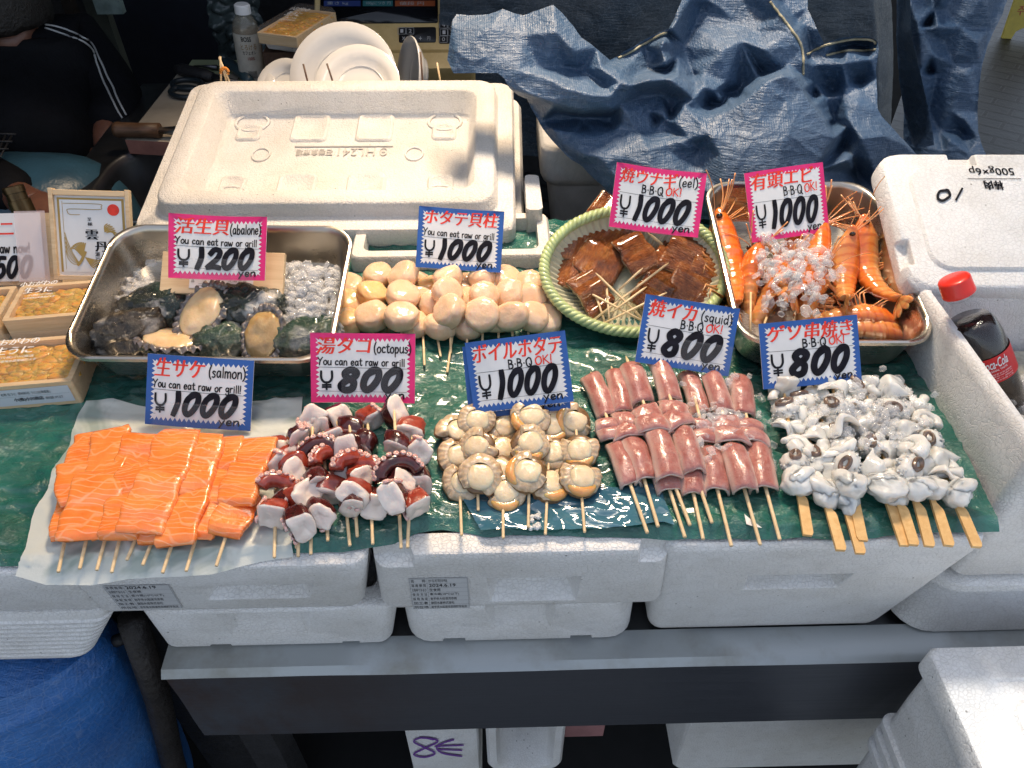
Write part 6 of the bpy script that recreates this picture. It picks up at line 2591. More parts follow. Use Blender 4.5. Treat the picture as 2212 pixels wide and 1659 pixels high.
def cl(u, v, z):
    """u along the circumference, v along the bottle from its foot to its neck"""
    a = a0 + .32 + (u - .5) * 1.7
    rr = .0314 + z
    return Vector((rr * math.cos(a), .132 - .034 * v, rr * math.sin(a)))


def curved(s, x0, y0, x1, y1, mi, off=0, sh=0):
    vs_, fs_ = text_mesh(s, off, sh)
    bm = bmesh.new()
    vv = [bm.verts.new((x0 + u * (x1 - x0), y0 + v * (y1 - y0), 0)) for u, v in vs_]
    for f in fs_:
        try:
            bm.faces.new([vv[i] for i in f])
        except ValueError:
            pass
    mb.add([cl(v.co.x, v.co.y, .0004) for v in bm.verts], [[v.index for v in f.verts] for f in (bm.verts.index_update(), bm.faces)[1]], mi, False)
    bm.free()


curved('Coca-Cola', .20, .58, .78, .94, 0, .012, .35)
curved('ORIGINAL TASTE', .24, .46, .72, .53, 0, .01)
for k, s in enumerate(('お客様相談室 0120-308509', '栄養成分表示(100ml当たり)', 'エネルギー 45kcal', '脂質 0g 炭水化物 11.3g')):
    curved(s, .16, .32 - .085 * k, .80, .38 - .085 * k, 0)
under(mb.build('label_print', M['white'], root, local=True), lband)

# ================================================================== TARPS
def relief(name, outline, feats, plane_p, plane_n, mat, step=3.0, smooth=3, rough=.004, seed=1, rscale=26, thick=0.0):
    """a crumpled sheet: features (px, py, cm towards the viewer off a slanted plane)"""
    fpts = [Vector((a, b)) for a, b, h in feats]
    fh = [h for a, b, h in feats]
    r = delaunay_2d_cdt(fpts, [], [], 0, 1e-5)
    vco, tris, orig = r[0], r[2], r[3]
    hh = [fh[o[0]] if o else 0 for o in orig]
    xs, ys = [p[0] for p in outline], [p[1] for p in outline]
    x0, x1, y0, y1 = min(xs) - step, max(xs) + step, min(ys) - step, max(ys) + step
    nx, ny = int((x1 - x0) / step) + 2, int((y1 - y0) / step) + 2
    H = [[None] * nx for _ in range(ny)]
    for t in tris:
        a, b, c = (vco[i] for i in t)
        ha, hb, hc = (hh[i] for i in t)
        den = (b.y - c.y) * (a.x - c.x) + (c.x - b.x) * (a.y - c.y)
        if abs(den) < 1e-9:
            continue
        for j in range(max(0, int((min(a.y, b.y, c.y) - y0) / step)), min(ny - 1, int((max(a.y, b.y, c.y) - y0) / step) + 1) + 1):
            py = y0 + j * step
            for i in range(max(0, int((min(a.x, b.x, c.x) - x0) / step)), min(nx - 1, int((max(a.x, b.x, c.x) - x0) / step) + 1) + 1):
                px = x0 + i * step
                l1 = ((b.y - c.y) * (px - c.x) + (c.x - b.x) * (py - c.y)) / den
                l2 = ((c.y - a.y) * (px - c.x) + (a.x - c.x) * (py - c.y)) / den
                l3 = 1 - l1 - l2
                if min(l1, l2, l3) >= -1e-3:
                    H[j][i] = l1 * ha + l2 * hb + l3 * hc
    # fill outside by nearest known
    for _ in range(200):
        ch = False
        N = [row[:] for row in H]
        for j in range(ny):
            for i in range(nx):
                if H[j][i] is None:
                    q = [H[jj][ii] for jj, ii in ((j - 1, i), (j + 1, i), (j, i - 1), (j, i + 1)) if 0 <= jj < ny and 0 <= ii < nx and H[jj][ii] is not None]
                    if q:
                        N[j][i] = sum(q) / len(q)
                        ch = True
        H = N
        if not ch:
            break
    for _ in range(smooth):
        N = [row[:] for row in H]
        for j in range(1, ny - 1):
            for i in range(1, nx - 1):
                N[j][i] = (H[j][i] * 2 + H[j - 1][i] + H[j + 1][i] + H[j][i - 1] + H[j][i + 1]) / 6
        H = N

    def hat(px, py):
        a, b = (px - x0) / step, (py - y0) / step
        i, j = max(0, min(nx - 2, int(a))), max(0, min(ny - 2, int(b)))
        u, v = a - i, b - j
        return (H[j][i] * (1 - u) + H[j][i + 1] * u) * (1 - v) + (H[j + 1][i] * (1 - u) + H[j + 1][i + 1] * u) * v
    gp = []

    def inside(x, y):
        c = False
        n_ = len(outline)
        for k in range(n_):
            (ax, ay), (bx, by) = outline[k], outline[k - 1]
            if (ay > y) != (by > y) and x < (bx - ax) * (y - ay) / (by - ay) + ax:
                c = not c
        return c
    od = []
    for k in range(len(outline)):
        a, b = Vector(outline[k]), Vector(outline[(k + 1) % len(outline)])
        m = max(1, int((b - a).length / (step * 1.5)))
        for q in range(m):
            p = a.lerp(b, q / m)
            nn = (b - a).normalized()
            od.append(p + Vector((-nn.y, nn.x)) * 1.2 * nz((p.x * .05, p.y * .05, seed), 1, 3))
    no = len(od)
    for j in range(ny):
        for i in range(nx):
            px, py = x0 + i * step + (step * .5 if j % 2 else 0), y0 + j * step
            if inside(px, py) and min((px - o.x) ** 2 + (py - o.y) ** 2 for o in od[::1]) > (step * .6) ** 2:
                gp.append(Vector((px, py)))
    r = delaunay_2d_cdt(od + gp, [(k, (k + 1) % no) for k in range(no)], [list(range(no))], 1, 1e-5)
    mb = MB()
    vs_ = []
    for p in r[0]:
        b = PPL(p.x, p.y, plane_p, plane_n)
        h = hat(p.x, p.y) / 100
        h += rough * 2.2 * nz(b, rscale * .35, seed) + rough * .9 * nz(b, rscale, seed + 4)
        h += rough * .55 * max(0, 1 - abs(nz((b.x * .6 + b.z * .3, b.y, b.z * 1.3), rscale * 1.3, seed + 6)) * 5) + rough * .3 * max(0, 1 - abs(nz((b.x * 1.2, b.y, b.z * .7 - b.x * .4), rscale * 2.6, seed + 8)) * 4)
        vs_.append(PPL(p.x, p.y, plane_p + plane_n * h, plane_n))
    mb.add(vs_, [f[::-1] for f in r[2]])
    ob = mb.build(name, mat)
    return ob


OUT = [(978, 42), (986, 30), (1020, 33), (1055, 31), (1072, 25), (1086, 20), (1108, 27), (1130, 33), (1160, 22), (1195, 10), (1215, 28), (1235, 52), (1255, 80), (1290, 106), (1318, 130), (1332, 122), (1395, 84), (1444, 62), (1456, 40), (1475, -6), (1478, -60), (1745, -60), (1745, 20), (1780, 94), (1815, 82), (1850, 78), (1884, 80), (1897, 92), (1898, 110), (1892, 150), (1893, 165), (1896, 235), (1905, 252), (1950, 300), (1990, 345), (2000, 380), (1900, 420), (1860, 460), (1560, 480), (1340, 440), (1307, 407), (1285, 388), (1258, 360), (1228, 340), (1206, 318), (1173, 280), (1151, 240), (1138, 213), (1119, 206), (1100, 190), (1090, 170), (1075, 158), (980, 158), (966, 130)]
FE = [(960, 20, 4), (985, 30, 4), (1055, 28, 5), (1086, 16, 6), (1130, 30, 5.5), (1195, 4, 7), (1235, 50, 7), (1290, 104, 7), (1345, 150, 7), (985, 62, 6.5), (1060, 60, 8.5), (1130, 75, 8.5), (1200, 68, 10.5), (1240, 110, 10), (1300, 150, 9.5), (1350, 168, 8.5), (985, 110, 8), (1060, 130, 9), (1120, 150, 10), (1180, 168, 11), (1230, 192, 12), (1280, 206, 12), (1320, 206, 11), (1175, 146, 7.2), (1215, 146, 5.6), (1255, 152, 5.0), (1300, 180, 6.5), (970, 165, 7), (1080, 178, 9), (1110, 196, 9),
      (1145, 208, 9.5), (1200, 228, 10), (1260, 240, 9.5), (1320, 237, 8.5), (1118, 214, 1), (1145, 222, 0), (1200, 243, -1), (1260, 253, -2), (1322, 252, -2), (1170, 262, -1), (1200, 265, -3), (1260, 272, -3), (1318, 266, -3), (1190, 274, 3), (1197, 279, 5), (1240, 287, 5.5), (1290, 288, 5.5), (1325, 284, 5.5), (1345, 264, 6), (1358, 249, 7), (1374, 277, 6), (1410, 285, 5.5), (1450, 280, 5.5), (1215, 312, 4), (1258, 332, 7.5), (1300, 342, 8.5), (1350, 332, 9), (1400, 322, 10), (1440, 312, 9.5), (1255, 358, 4), (1300, 400, 5), (1340, 395, 8), (1420, 390, 10.5), (1173, 282, 1), (1206, 320, 2),
      (1340, 178, 10.5), (1365, 184, 10.5), (1400, 173, 11.5), (1440, 170, 10), (1470, 190, 9), (1500, 214, 8), (1508, 236, 6.5), (1385, 206, 3.5), (1430, 203, 2.5), (1468, 216, 3.5), (1400, 238, 4), (1450, 250, 1), (1424, 262, 1), (1342, 228, 7), (1394, 232, 5),
      (1426, 262, 6), (1441, 256, 7.5), (1455, 262, 8.5), (1476, 227, 8), (1500, 250, 9), (1530, 252, 9), (1561, 241, 10), (1583, 231, 10.5), (1618, 206, 11.5), (1654, 174, 12.5), (1689, 160, 13), (1718, 163, 12.5), (1735, 192, 12), (1757, 227, 12), (1785, 263, 11.5), (1806, 295, 11), (1835, 344, 10), (1640, 270, 12.5), (1600, 320, 13), (1700, 300, 14), (1560, 340, 12), (1490, 300, 10), (1512, 322, 7.5), (1500, 345, 7.5), (1760, 370, 10.5), (1660, 400, 13), (1560, 420, 11), (1450, 330, 9), (1470, 400, 10), (1530, 290, 11.5), (1590, 270, 11),
      (1535, 225, -2), (1570, 202, -4), (1604, 186, -4), (1645, 160, -3), (1560, 222, -3), (1595, 208, -3),
      (1520, 160, 3), (1560, 108, 5), (1600, 88, 4), (1650, 108, 6), (1700, 140, 5), (1725, 160, 5), (1500, 172, 2.5), (1570, 176, 3), (1640, 166, 3), (1690, 150, 4), (1330, 126, 0), (1395, 100, 0), (1444, 70, 0), (1370, 130, 1.5), (1420, 118, 1), (1400, 150, -1), (1380, 158, 2), (1440, 150, -3),
      (1426, 108, 6.5), (1434, 86, 7), (1448, 64, 6.5), (1470, 30, 5.5), (1490, 0, 4), (1437, 138, 7.5), (1462, 165, 8), (1482, 180, 7.5), (1520, 190, 6.5), (1545, 196, 6), (1557, 215, 5.5), (1478, 100, -1), (1487, 140, -2), (1498, 60, -2), (1512, 20, -3), (1465, 120, 1), (1500, 165, -1),
      (1530, 0, 0), (1530, -60, 0), (1600, 0, 1), (1600, -60, 1), (1650, 30, 2), (1640, 70, 3), (1590, 50, 0), (1480, -60, 2), (1668, 0, 5.5), (1668, -60, 5), (1690, 35, 6), (1710, 65, 6.5), (1730, 95, 6.5), (1736, 130, 6.5), (1736, 165, 5), (1685, 0, 1), (1700, 20, 1.5), (1722, 50, 1), (1745, -60, 1), (1745, 20, 2), (1738, 50, 3), (1780, 96, 4), (1750, 100, 1), (1745, 125, 1.5), (1800, 87, 5.5), (1850, 80, 6.5), (1890, 82, 6.5), (1897, 95, 6.5), (1892, 109, 6), (1830, 110, 4.5), (1780, 120, 3), (1850, 94, -3), (1872, 96, -3), (1820, 99, -1), (1760, 142, 3), (1820, 138, 6), (1880, 128, 6), (1760, 178, 1), (1830, 178, 4), (1890, 160, 5),
      (1755, 200, -3), (1800, 195, -3), (1860, 178, -2), (1757, 214, -1), (1780, 211, 2), (1820, 206, 3.5), (1860, 190, 4), (1895, 165, 4.5), (1850, 228, 6), (1895, 240, 6), (1830, 258, 6), (1900, 252, 6), (1830, 272, 4), (1860, 300, 8), (1905, 292, 7.5), (1950, 312, 6), (1985, 338, 4), (1840, 335, 4), (1880, 350, 6), (1925, 350, 5), (1800, 254, -1), (1795, 272, -2), (1818, 318, -2), (1850, 372, -3), (2000, 380, 2), (1900, 420, 2), (1860, 460, 3), (1560, 480, 7), (1340, 440, 5)]
FE = [(a, b, h * .72 if h > 0 else (h * .45 if a > 1345 else .3)) for a, b, h in FE]
pl0 = P(1500, 440, .905)
pn = Vector((0, -.78, .62)).normalized()
ob = relief('blue_tarp', OUT, FE, pl0, pn, M['tarp'], 2.8, 4, .0022, 2, 24)
tag(ob, 'heaped faded blue tarp with deep folds behind the price cards', 'tarp')
# pale frayed hems along its edges, sewn to the sheet itself
vt = [(v.co + ob.location) for v in ob.data.vertices]
from mathutils.bvhtree import BVHTree
tb_ = BVHTree.FromPolygons(vt, [tuple(p.vertices) for p in ob.data.polygons])
M['hem'] = plain('frayed_hem', (.30, .27, .18), .7, var=.6, vs_=60, bump=.002)
for line in ([(1664, 2), (1686, 34), (1706, 62), (1727, 93), (1734, 128), (1734, 162)], [(1742, 118), (1782, 98), (1815, 88), (1850, 83), (1884, 85), (1893, 94)], [(1892, 108), (1860, 111), (1830, 111), (1785, 121)], [(1336, 127), (1395, 92), (1440, 68)]):
    pts = []
    for a in catmull([(x, y, 0) for x, y in line], 6):
        h = tb_.ray_cast(CAM, ray(a.x, a.y).normalized())
        if h[0] is not None:
            pts.append(h[0] + h[1] * (.001 if h[1].dot(ray(a.x, a.y)) < 0 else -.001))
    if len(pts) > 3:
        mb = MB()
        mb.tube(pts, [.0016 + .0007 * nz((k * .9, 0, 0)) for k in range(len(pts))], 6)
        h_ = mb.build('hem', M['hem'], ob)

# hanging old tarp behind the heap
mb = MB()
pa, pb = PY(960, -80, 1.62), PY(1960, -80, 1.62)


def cur(u, v):
    p = PY(950 + 1010 * u, -70 + 420 * v, 1.62)
    fold = .018 * math.sin(u * 19 + 1.5 * math.sin(v * 2)) + .03 * nz((u * 5, v * 1.5, 2)) + .006 * abs(nz((u * 16, v * 9, 7)))
    fold -= .09 * math.exp(-((u - .945) / .016) ** 2) * 0
    return Vector((p.x, 1.62 - fold + .10 * max(0, u - .93) / .07, p.z))


mb.grid(cur, 220, 120)
tag(mb.build('hanging_tarp', M['tarp_old']), 'dark grey blue tarp hanging straight behind the heaped one', 'tarp')

# right-hand hanging tarp and its loose flap
OR = [(1952, -60), (2190, -60), (2176, -2), (2166, 30), (2150, 62), (2134, 96), (2122, 140), (2115, 185), (2112, 240), (2113, 285), (2122, 315), (2135, 345), (2130, 380), (1960, 380), (1952, 300)]
FR_ = [(1940, -60, 3), (1940, 380, 2), (1975, -60, 6), (1985, 60, 6), (1990, 160, 5), (1985, 300, 4), (1995, -60, 1), (2000, 50, -1), (2004, 150, -1), (2005, 240, 1), (2012, -60, 3), (2018, 20, 4), (2030, -60, 5.5), (2034, 0, 6), (2022, 60, 6), (2012, 120, 5.5), (2006, 165, 4), (2040, 20, 3), (2036, 90, 3), (2024, 160, 2.5), (2060, -20, 3), (2075, 60, 4.5), (2060, 140, 3.5), (2052, 240, 4), (2090, 160, 5), (2085, 260, 5), (2120, 0, 5), (2110, 90, 5.5), (2095, 330, 7), (2040, 330, 6), (2000, 340, 5), (2150, 0, 3), (2140, 60, 3), (2118, 140, 4), (2108, 240, 4), (2110, 300, 6), (2135, 345, 8), (2190, -60, 2), (2075, 285, 2), (2030, 283, 2.5), (2050, 300, 6), (2130, 390, 8), (1950, 390, 5)]
pq = PY(2050, 330, 1.12)
ob = relief('hanging_tarp', OR, FR_, pq, Vector((-.1, -.97, .22)).normalized(), M['tarp'], 3.0, 3, .002, 5, 26)
tag(ob, 'bright blue tarp hanging at the right beside the street paving', 'tarp')
OFL = [(1938, -60), (1972, -60), (1966, 0), (1968, 60), (1974, 92), (1984, 140), (1996, 190), (2006, 235), (2014, 280), (2018, 313), (1996, 318), (1976, 322), (1966, 295), (1952, 240), (1942, 170), (1936, 80)]
FFL = [(1938, -60, 0), (1972, -60, 4), (1966, 0, 4), (1968, 60, 4.5), (1974, 92, 5), (1984, 140, 4.5), (1996, 190, 5), (2006, 235, 5), (2014, 280, 5), (2018, 313, 4), (1958, 0, 2), (1960, 80, 2.5), (1974, 160, 2.5), (1988, 230, 3), (2000, 290, 4), (1976, 322, 2), (1952, 240, -2), (1942, 170, -2), (1936, 80, -2), (1966, 295, 0)]
ob = relief('tarp_flap', OFL, FFL, PY(1975, 300, 1.08), Vector((.35, -.9, .22)).normalized(), M['tarp'], 3.0, 2, .0012, 8, 30)
tag(ob, 'narrow loose flap of blue tarp in front of the right hanging one', 'tarp')

# ================================================================== THINGS BEHIND THE DISPLAY
# sink counter
ZS = .80
e0, e1 = P(308, 181, ZS), P(132, 407, ZS)
xs0 = (e0.x + e1.x) / 2
root = thing('sink_counter', 'dark steel sink counter with rounded basins, left behind the display', 'sink counter', (xs0 + .3, 1.2, ZS - .2))
sl = Vector(((e0.x - e1.x), (e0.y - e1.y), 0)).normalized()
sr = Vector((sl.y, -sl.x, 0))
o0 = e1 - sl * .12
ln = (e0 - o0).length
mb = MB()


def sc_(u, v, z):
    return o0 + sl * u + sr * v + Vector((0, 0, z))


mb.loft([[sc_(0, 0, -.035), sc_(0, .62, -.035), sc_(ln, .62, -.035), sc_(ln, 0, -.035)], [sc_(0, 0, 0), sc_(0, .62, 0), sc_(ln, .62, 0), sc_(ln, 0, 0)]], smooth=False)
ob = mb.build('counter_top', M['steel_dark'], root)
cuts = []
bs_ = [((P(165, 415, ZS) - o0).dot(sl) - .10, (P(268, 318, ZS) - o0).dot(sl) + .02), ((P(281, 290, ZS) - o0).dot(sl), (P(350, 203, ZS) - o0).dot(sl))]
for (u0, u1) in bs_:
    v0 = .055
    cm = MB()
    for z in (0,):
        rg = rrect(u1 - u0, .34, .11, 0, 10)
        cm.loft([[sc_(v.x + (u0 + u1) / 2, v.y + v0 + .17, -.08) for v in rg], [sc_(v.x + (u0 + u1) / 2, v.y + v0 + .17, .05) for v in rg]], smooth=False)
    cuts.append(cm)
carve(ob, cuts)
autosmooth(ob, 40)
for (u0, u1) in bs_:
    v0 = .055
    mb = MB()
    rg = rrect(u1 - u0 + .002, .342, .11, 0, 10)
    rings = []
    for ins, z in ((-.004, .001), (-.003, .0035), (0, .004), (.004, .001), (.008, -.012), (.016, -.12), (.05, -.135)):
        rings.append([sc_(v.x * (1 - 2 * ins / (u1 - u0)) + (u0 + u1) / 2, v.y * (1 - 2 * ins / .34) + v0 + .17, z) for v in rg])
    mb.loft(rings, 0, False, True)
    autosmooth(mb.build('basin', M['steel_dark'], root), 50)
mb = MB()
mb.box(xs0 + .05, xs0 + .55, .9, 1.85, 0, ZS - .14)
mb.build('cabinet', M['dark'], root)


def slab_px(name, label, cat, pts, z, t, mat, edge=None):
    w = [P(a, b, z) for a, b in pts]
    mb = MB()
    n_ = len(w)
    d = Vector((0, 0, -t))
    mb.add(w + [p + d for p in w], [tuple(range(n_))] , 0, False)
    mb.add([p for p in w] + [p + d for p in w], [(i, n_ + i, n_ + (i + 1) % n_, (i + 1) % n_) for i in range(n_)] + [tuple(range(2 * n_ - 1, n_ - 1, -1))], 1, False)
    return tag(mb.build(name, [mat, edge or mat]), label, cat)


slab_px('cutting_board', 'worn pale cutting board with a pink stained front edge, across the sink', 'cutting board', [(270, 302), (420, 310), (520, 160), (384, 158)], .828, .026,
        plain('board_top', (.34, .30, .24), .55, var=.25, vs_=8, bump=.0005), plain('board_edge', (.30, .13, .10), .6, var=.3, vs_=25))
slab_px('cutting_board', 'yellow green cutting board at the far end, under the coffee bottle', 'cutting board', [(388, 168), (560, 172), (580, 130), (415, 129)], .826, .02, plain('board_green', (.30, .34, .20), .5, var=.2, vs_=9))
# wooden knife handle
a, b = P(243, 280, .842), P(345, 282, .842)
root = thing('knife', 'kitchen knife with a dark wooden handle lying on the pale cutting board', 'knife', a, None)
mb = MB()
d = (b - a)
mb.tube([a, a + d * .05, a + d * .14, a + d * .18, a + d * .6, b], [.004, .012, .0145, .013, .0125, .013], 12)
mb.build('handle', M['wood_dark'], root)
mb = MB()
mb.tube([b, b + d * .5, b + d * 1.4], [.006, .010, .002], 4)
mb.build('blade', M['steel'], root)
# scissors
root = thing('scissors', 'black handled scissors lying on the pale cutting board', 'scissors', P(400, 195, .832))
mb = MB()
for (cx_, cy_, rx, ry) in ((405, 182, 33, 10), (400, 199, 32, 11)):
    mb.tube([P(cx_ + rx * math.cos(t), cy_ + ry * math.sin(t), .834) for t in [2 * PI * k / 20 for k in range(21)]], .0052, 7)
mb.build('handle', plain('dark_teal', (.012, .02, .026), .4), root)
mb = MB()
mb.tube([P(432, 186, .838), P(500, 196, .838)], [.006, .002], 4)
mb.build('blade', M['steel_dark'], root)
root = thing('knife', 'knife with a black handle lying at the join of the cutting boards', 'knife', P(400, 155, .834))
mb = MB()
mb.tube([P(380, 149, .84), P(395, 151, .84), P(440, 162, .84), P(460, 166, .84)], [.008, .013, .013, .009], 8)
mb.build('handle', M['dark'], root)
mb = MB()
mb.tube([P(460, 166, .84), P(520, 176, .836)], [.008, .002], 4)
mb.build('blade', M['steel_dark'], root)
root = thing('knife', 'slim knife with a bluish rounded handle on the green cutting board', 'knife', P(450, 145, .834))
mb = MB()
mb.tube([P(418, 142, .832), P(470, 146, .834)], [.001, .006], 4)
mb.build('blade', M['steel_dark'], root)
mb = MB()
mb.tube([P(484, 133, .84), P(492, 136, .84), P(525, 160, .84), P(540, 176, .84)], [.007, .012, .011, .01], 8)
mb.build('handle', plain('blue_grey_handle', (.03, .06, .075), .35), root)

# coffee bottle
base = P(548, 172, .826)
top = PPL(522, 8, base, Vector((0, -1, 0)))
Yd = (top - base).normalized()
Ltot = (top - base).length
Xd = Yd.cross(Vector((0, 1, 0))).normalized()
Zd = Xd.cross(Yd)
root = thing('coffee_bottle', 'small plastic bottle of milk coffee with a white cap', 'bottle', base, rot_of(Xd, Yd, Zd))
k = Ltot
r = 27 / FPX * (base - CAM).dot(_F)
body = [(0, .8 * r), (.01 * k, .95 * r), (.03 * k, r), (.30 * k, r), (.66 * k, r), (.70 * k, .99 * r), (.78 * k, .86 * r), (.85 * k, .62 * r), (.88 * k, .48 * r)]
mb = lathe(body, 40)
n = NT('coffee_bottle_skin')
n.set(Base_Color=(.30, .29, .24), Roughness=.08, Coat_Weight=.7, Alpha=.55)
autosmooth(mb.build('bottle_body', n.m, root, local=True), 40)
mb = lathe([(.04 * k, .93 * r), (.40 * k, .93 * r), (.70 * k, .92 * r)], 24)
mb.build('drink', plain('milk_coffee', (.32, .22, .13), .3), root, local=True)
mb = lathe([(.88 * k, .50 * r), (.885 * k, .60 * r), (.985 * k, .58 * r), (1.0 * k, .48 * r)], 30)
autosmooth(mb.build('cap', M['white'], root, local=True), 40)
mb = MB()
mb = lathe([(.05 * k, 1.012 * r), (.66 * k, 1.012 * r)], 48, cap=False)
lband = mb.build('label_band', plain('cream_label', (.50, .48, .42), .35, var=.12, vs_=60), root, local=True)
view = (CAM - base).normalized()
a0 = math.atan2(view.dot(Zd), view.dot(Xd))
mb = MB()


def cb_(u, v, z):
    a = a0 - (u - .5) * 2.1 * -1
    return Vector(((1.02 * r + z) * math.cos(a), (.05 + .61 * v) * k, (1.02 * r + z) * math.sin(a)))


def wrap(s, x0, y0, x1, y1, mi, off=0, fl=True):
    vs_, fs_ = text_mesh(s, off, 0)
    mb.add([cb_((x0 + u * (x1 - x0)) if fl else 1 - (x0 + u * (x1 - x0)), y0 + v * (y1 - y0), .0004) for u, v in vs_], fs_, mi, False)


FLB = cb_(.9, .5, 0)
fl_ok = (rot_of(Xd, Yd, Zd) @ (cb_(.9, .5, 0) - cb_(.1, .5, 0))).x > 0
wrap('BOSS', .28, .86, .62, .96, 0, .02, fl_ok)
wrap('とろける', .22, .68, .78, .80, 1, .01, fl_ok)
wrap('カフェオレ', .26, .58, .74, .66, 0, .01, fl_ok)
wrap('100%', .42, .46, .66, .53, 2, .01, fl_ok)
for q_ in range(9):
    x = .36 + .034 * q_
    mb.add([cb_(xx if fl_ok else 1 - xx, yy, .0004) for xx, yy in ((x, .06), (x + .016, .06), (x + .016, .22), (x, .22))], [(0, 1, 2, 3)], 0, False)
under(mb.build('label_print', [M['black'], plain('tan_ink', (.30, .20, .09), .5), plain('dark_red_ink', (.20, .02, .02), .5)], root, local=True), lband)

# packed sea urchin on a foam tray, left of the scale
root = thing('foam_tray', 'white foam tray under the boxed sea urchin next to the scale', 'foam tray', P(630, 95, .93))
q = [P(a, b, .93) for a, b in ((572, 76), (692, 96), (700, 58), (590, 48))]
c_, X, Y, Z, w, d = frame_from(*q)
root.matrix_basis = Matrix.Translation(c_) @ rot_of(X, Y, Z).to_4x4()
mb = MB()
mb.loft([rrect(w * .86, d * .82, .012, -.024), rrect(w, d, .016, 0), rrect(w - .004, d - .004, .016, .001), rrect(w * .84, d * .78, .012, -.02)])
autosmooth(mb.build('tray_body', M['foam'], root, local=True), 50)
uni_box('wooden box of sea urchin under a clear lid on the foam tray near the scale', (592, 72), (676, 82), (692, 26), (610, 16), .944, .962, 9, text=True)
a, b = P(578, 160, .86), P(690, 162, .86)
mb = MB()
a, b = PY(578, 165, 1.50), PY(690, 108, 1.50)
mb.box(a.x, b.x, 1.50, 1.68, a.z - .05, b.z - .004)
tag(mb.build('cardboard_box', plain('brown_card', (.10, .05, .03), .6, var=.5, vs_=18, bump=.002)), 'dark brown torn cardboard box below the foam tray', 'box')

# scale
p0, p1 = PD(676, 128, 1.52), PD(1000, 134, 1.52)
nrm = Vector((0, -.62, .78)).normalized()
root = thing('scale', 'yellowed electronic shop scale with a dark display and number keys', 'scale', (p0 + p1) / 2)
X = (p1 - p0)
X.z = 0
X = Vector((1, 0, 0))
Y = nrm.cross(X).normalized()
root.matrix_basis = Matrix.Translation((p0 + p1) / 2) @ rot_of(X, Y, nrm).to_4x4()
inv = root.matrix_basis.inverted()


def onS(px, py, h=0):
    v = inv @ PPL(px, py, (p0 + p1) / 2 + nrm * h, nrm)
    return v.x, v.y


xa, ya = onS(676, 112)
xb, yb_ = onS(1034, -60)
mb = MB()
wS, dS = xb - xa, yb_ - ya
mb.loft([rrect(wS, dS, .01, -.05, 4, xa + wS / 2, ya + dS / 2), rrect(wS, dS, .01, -.004, 4, xa + wS / 2, ya + dS / 2), rrect(wS - .006, dS - .006, .01, 0, 4, xa + wS / 2, ya + dS / 2)])
n = NT('old_cream_plastic')
n.set(Base_Color=n.ramp(n.noise(n.coords(), 14, 5, .7), [(.3, (.56, .39, .15)), (.7, (.74, .55, .26))]), Roughness=.4)
autosmooth(mb.build('case', n.m, root, local=True), 40)


def panel(nm, a, b, mat, z=.0016, r=.004):
    x0, y1 = onS(*a)
    x1, y0 = onS(*b)
    mb = MB()
    mb.loft([rrect(x1 - x0, y1 - y0, r, .0002, 4, (x0 + x1) / 2, (y0 + y1) / 2), rrect(x1 - x0, y1 - y0, r, z, 4, (x0 + x1) / 2, (y0 + y1) / 2)], 0, False, True)
    return mb.build(nm, mat, root, local=True)


disp = panel('display', (692, -2), (946, 50), plain('display_black', (.008, .009, .012), .15))
mb = MB()


def onp(u, v, z):
    x, y = onS(700 + 240 * u, 16 - 14 * v)
    return Vector((x, y, .0019 + z))


for (u0, u1, mi) in ((0, .33, 0), (.35, .62, 1), (.64, 1.0, 2)):
    mb.add([onp(u0, .1, 0), onp(u1, .1, 0), onp(u1, .95, 0), onp(u0, .95, 0)], [(0, 1, 2, 3)], mi, False)
text_into(mb, '重さ kg', .03, .25, .22, .8, onp, 3)
text_into(mb, '100gにつき 円', .38, .25, .60, .8, onp, 3)
text_into(mb, '値段 円', .68, .25, .90, .8, onp, 3)
ds_ = mb.build('display_strips', [plain('strip_blue', (.02, .04, .16), .4), plain('strip_teal', (.02, .12, .13), .4), plain('strip_orange', (.30, .07, .02), .4), plain('dim_ink', (.35, .38, .38), .5)], root, local=True)
ds_.parent = disp
panel('key_block', (862, 60), (942, 92), plain('key_dark', (.02, .02, .022), .4))
panel('key_block', (948, 30), (1034, 94), plain('key_dark2', (.02, .02, .022), .4))
panel('badge', (962, 8), (1004, 22), plain('badge_grey', (.20, .21, .22), .4), .001, .001)
mb = MB()
for (s, x, y) in (('1', 868, 68), ('2', 886, 68), ('×', 872, 84), ('+', 908, 84), ('−', 890, 84), ('円', 926, 84), ('7', 958, 40), ('8', 976, 40), ('4', 958, 55), ('5', 976, 55), ('1', 959, 71), ('2', 976, 71), ('0', 958, 86), ('C', 976, 86), ('9', 994, 40), ('6', 994, 55), ('3', 994, 71)):
    x0, y0 = onS(x - 3, y + 4)
    x1, y1 = onS(x + 3.5, y - 4)
    text_into(mb, s, 0, 0, 1, 1, lambda u, v, z: Vector((x0 + (x1 - x0) * u, y0 + (y1 - y0) * v, .0021)), 0)
    if s.isdigit():
        kx, ky = onS(x - 8, y + 7)
        hx, hy = onS(x + 8, y - 7)
        for (ax, ay, bx, by) in ((kx, ky, hx, ky), (hx, ky, hx, hy), (hx, hy, kx, hy), (kx, hy, kx, ky)):
            mb.tube([(ax, ay, .0019), (bx, by, .0019)], .0005, 4)
x0, y0 = onS(974, 20)
x1, y1 = onS(1002, 11)
text_into(mb, 'DS-788', 0, 0, 1, 1, lambda u, v, z: Vector((x0 + (x1 - x0) * u, y0 + (y1 - y0) * v, .0014)), 0, .01, .2)
mb.build('key_print', plain('key_ink', (.5, .5, .5), .5), root, local=True)
mb = MB()
xa2, ya2 = onS(690, 130)
xb2, yb2 = onS(985, 100)
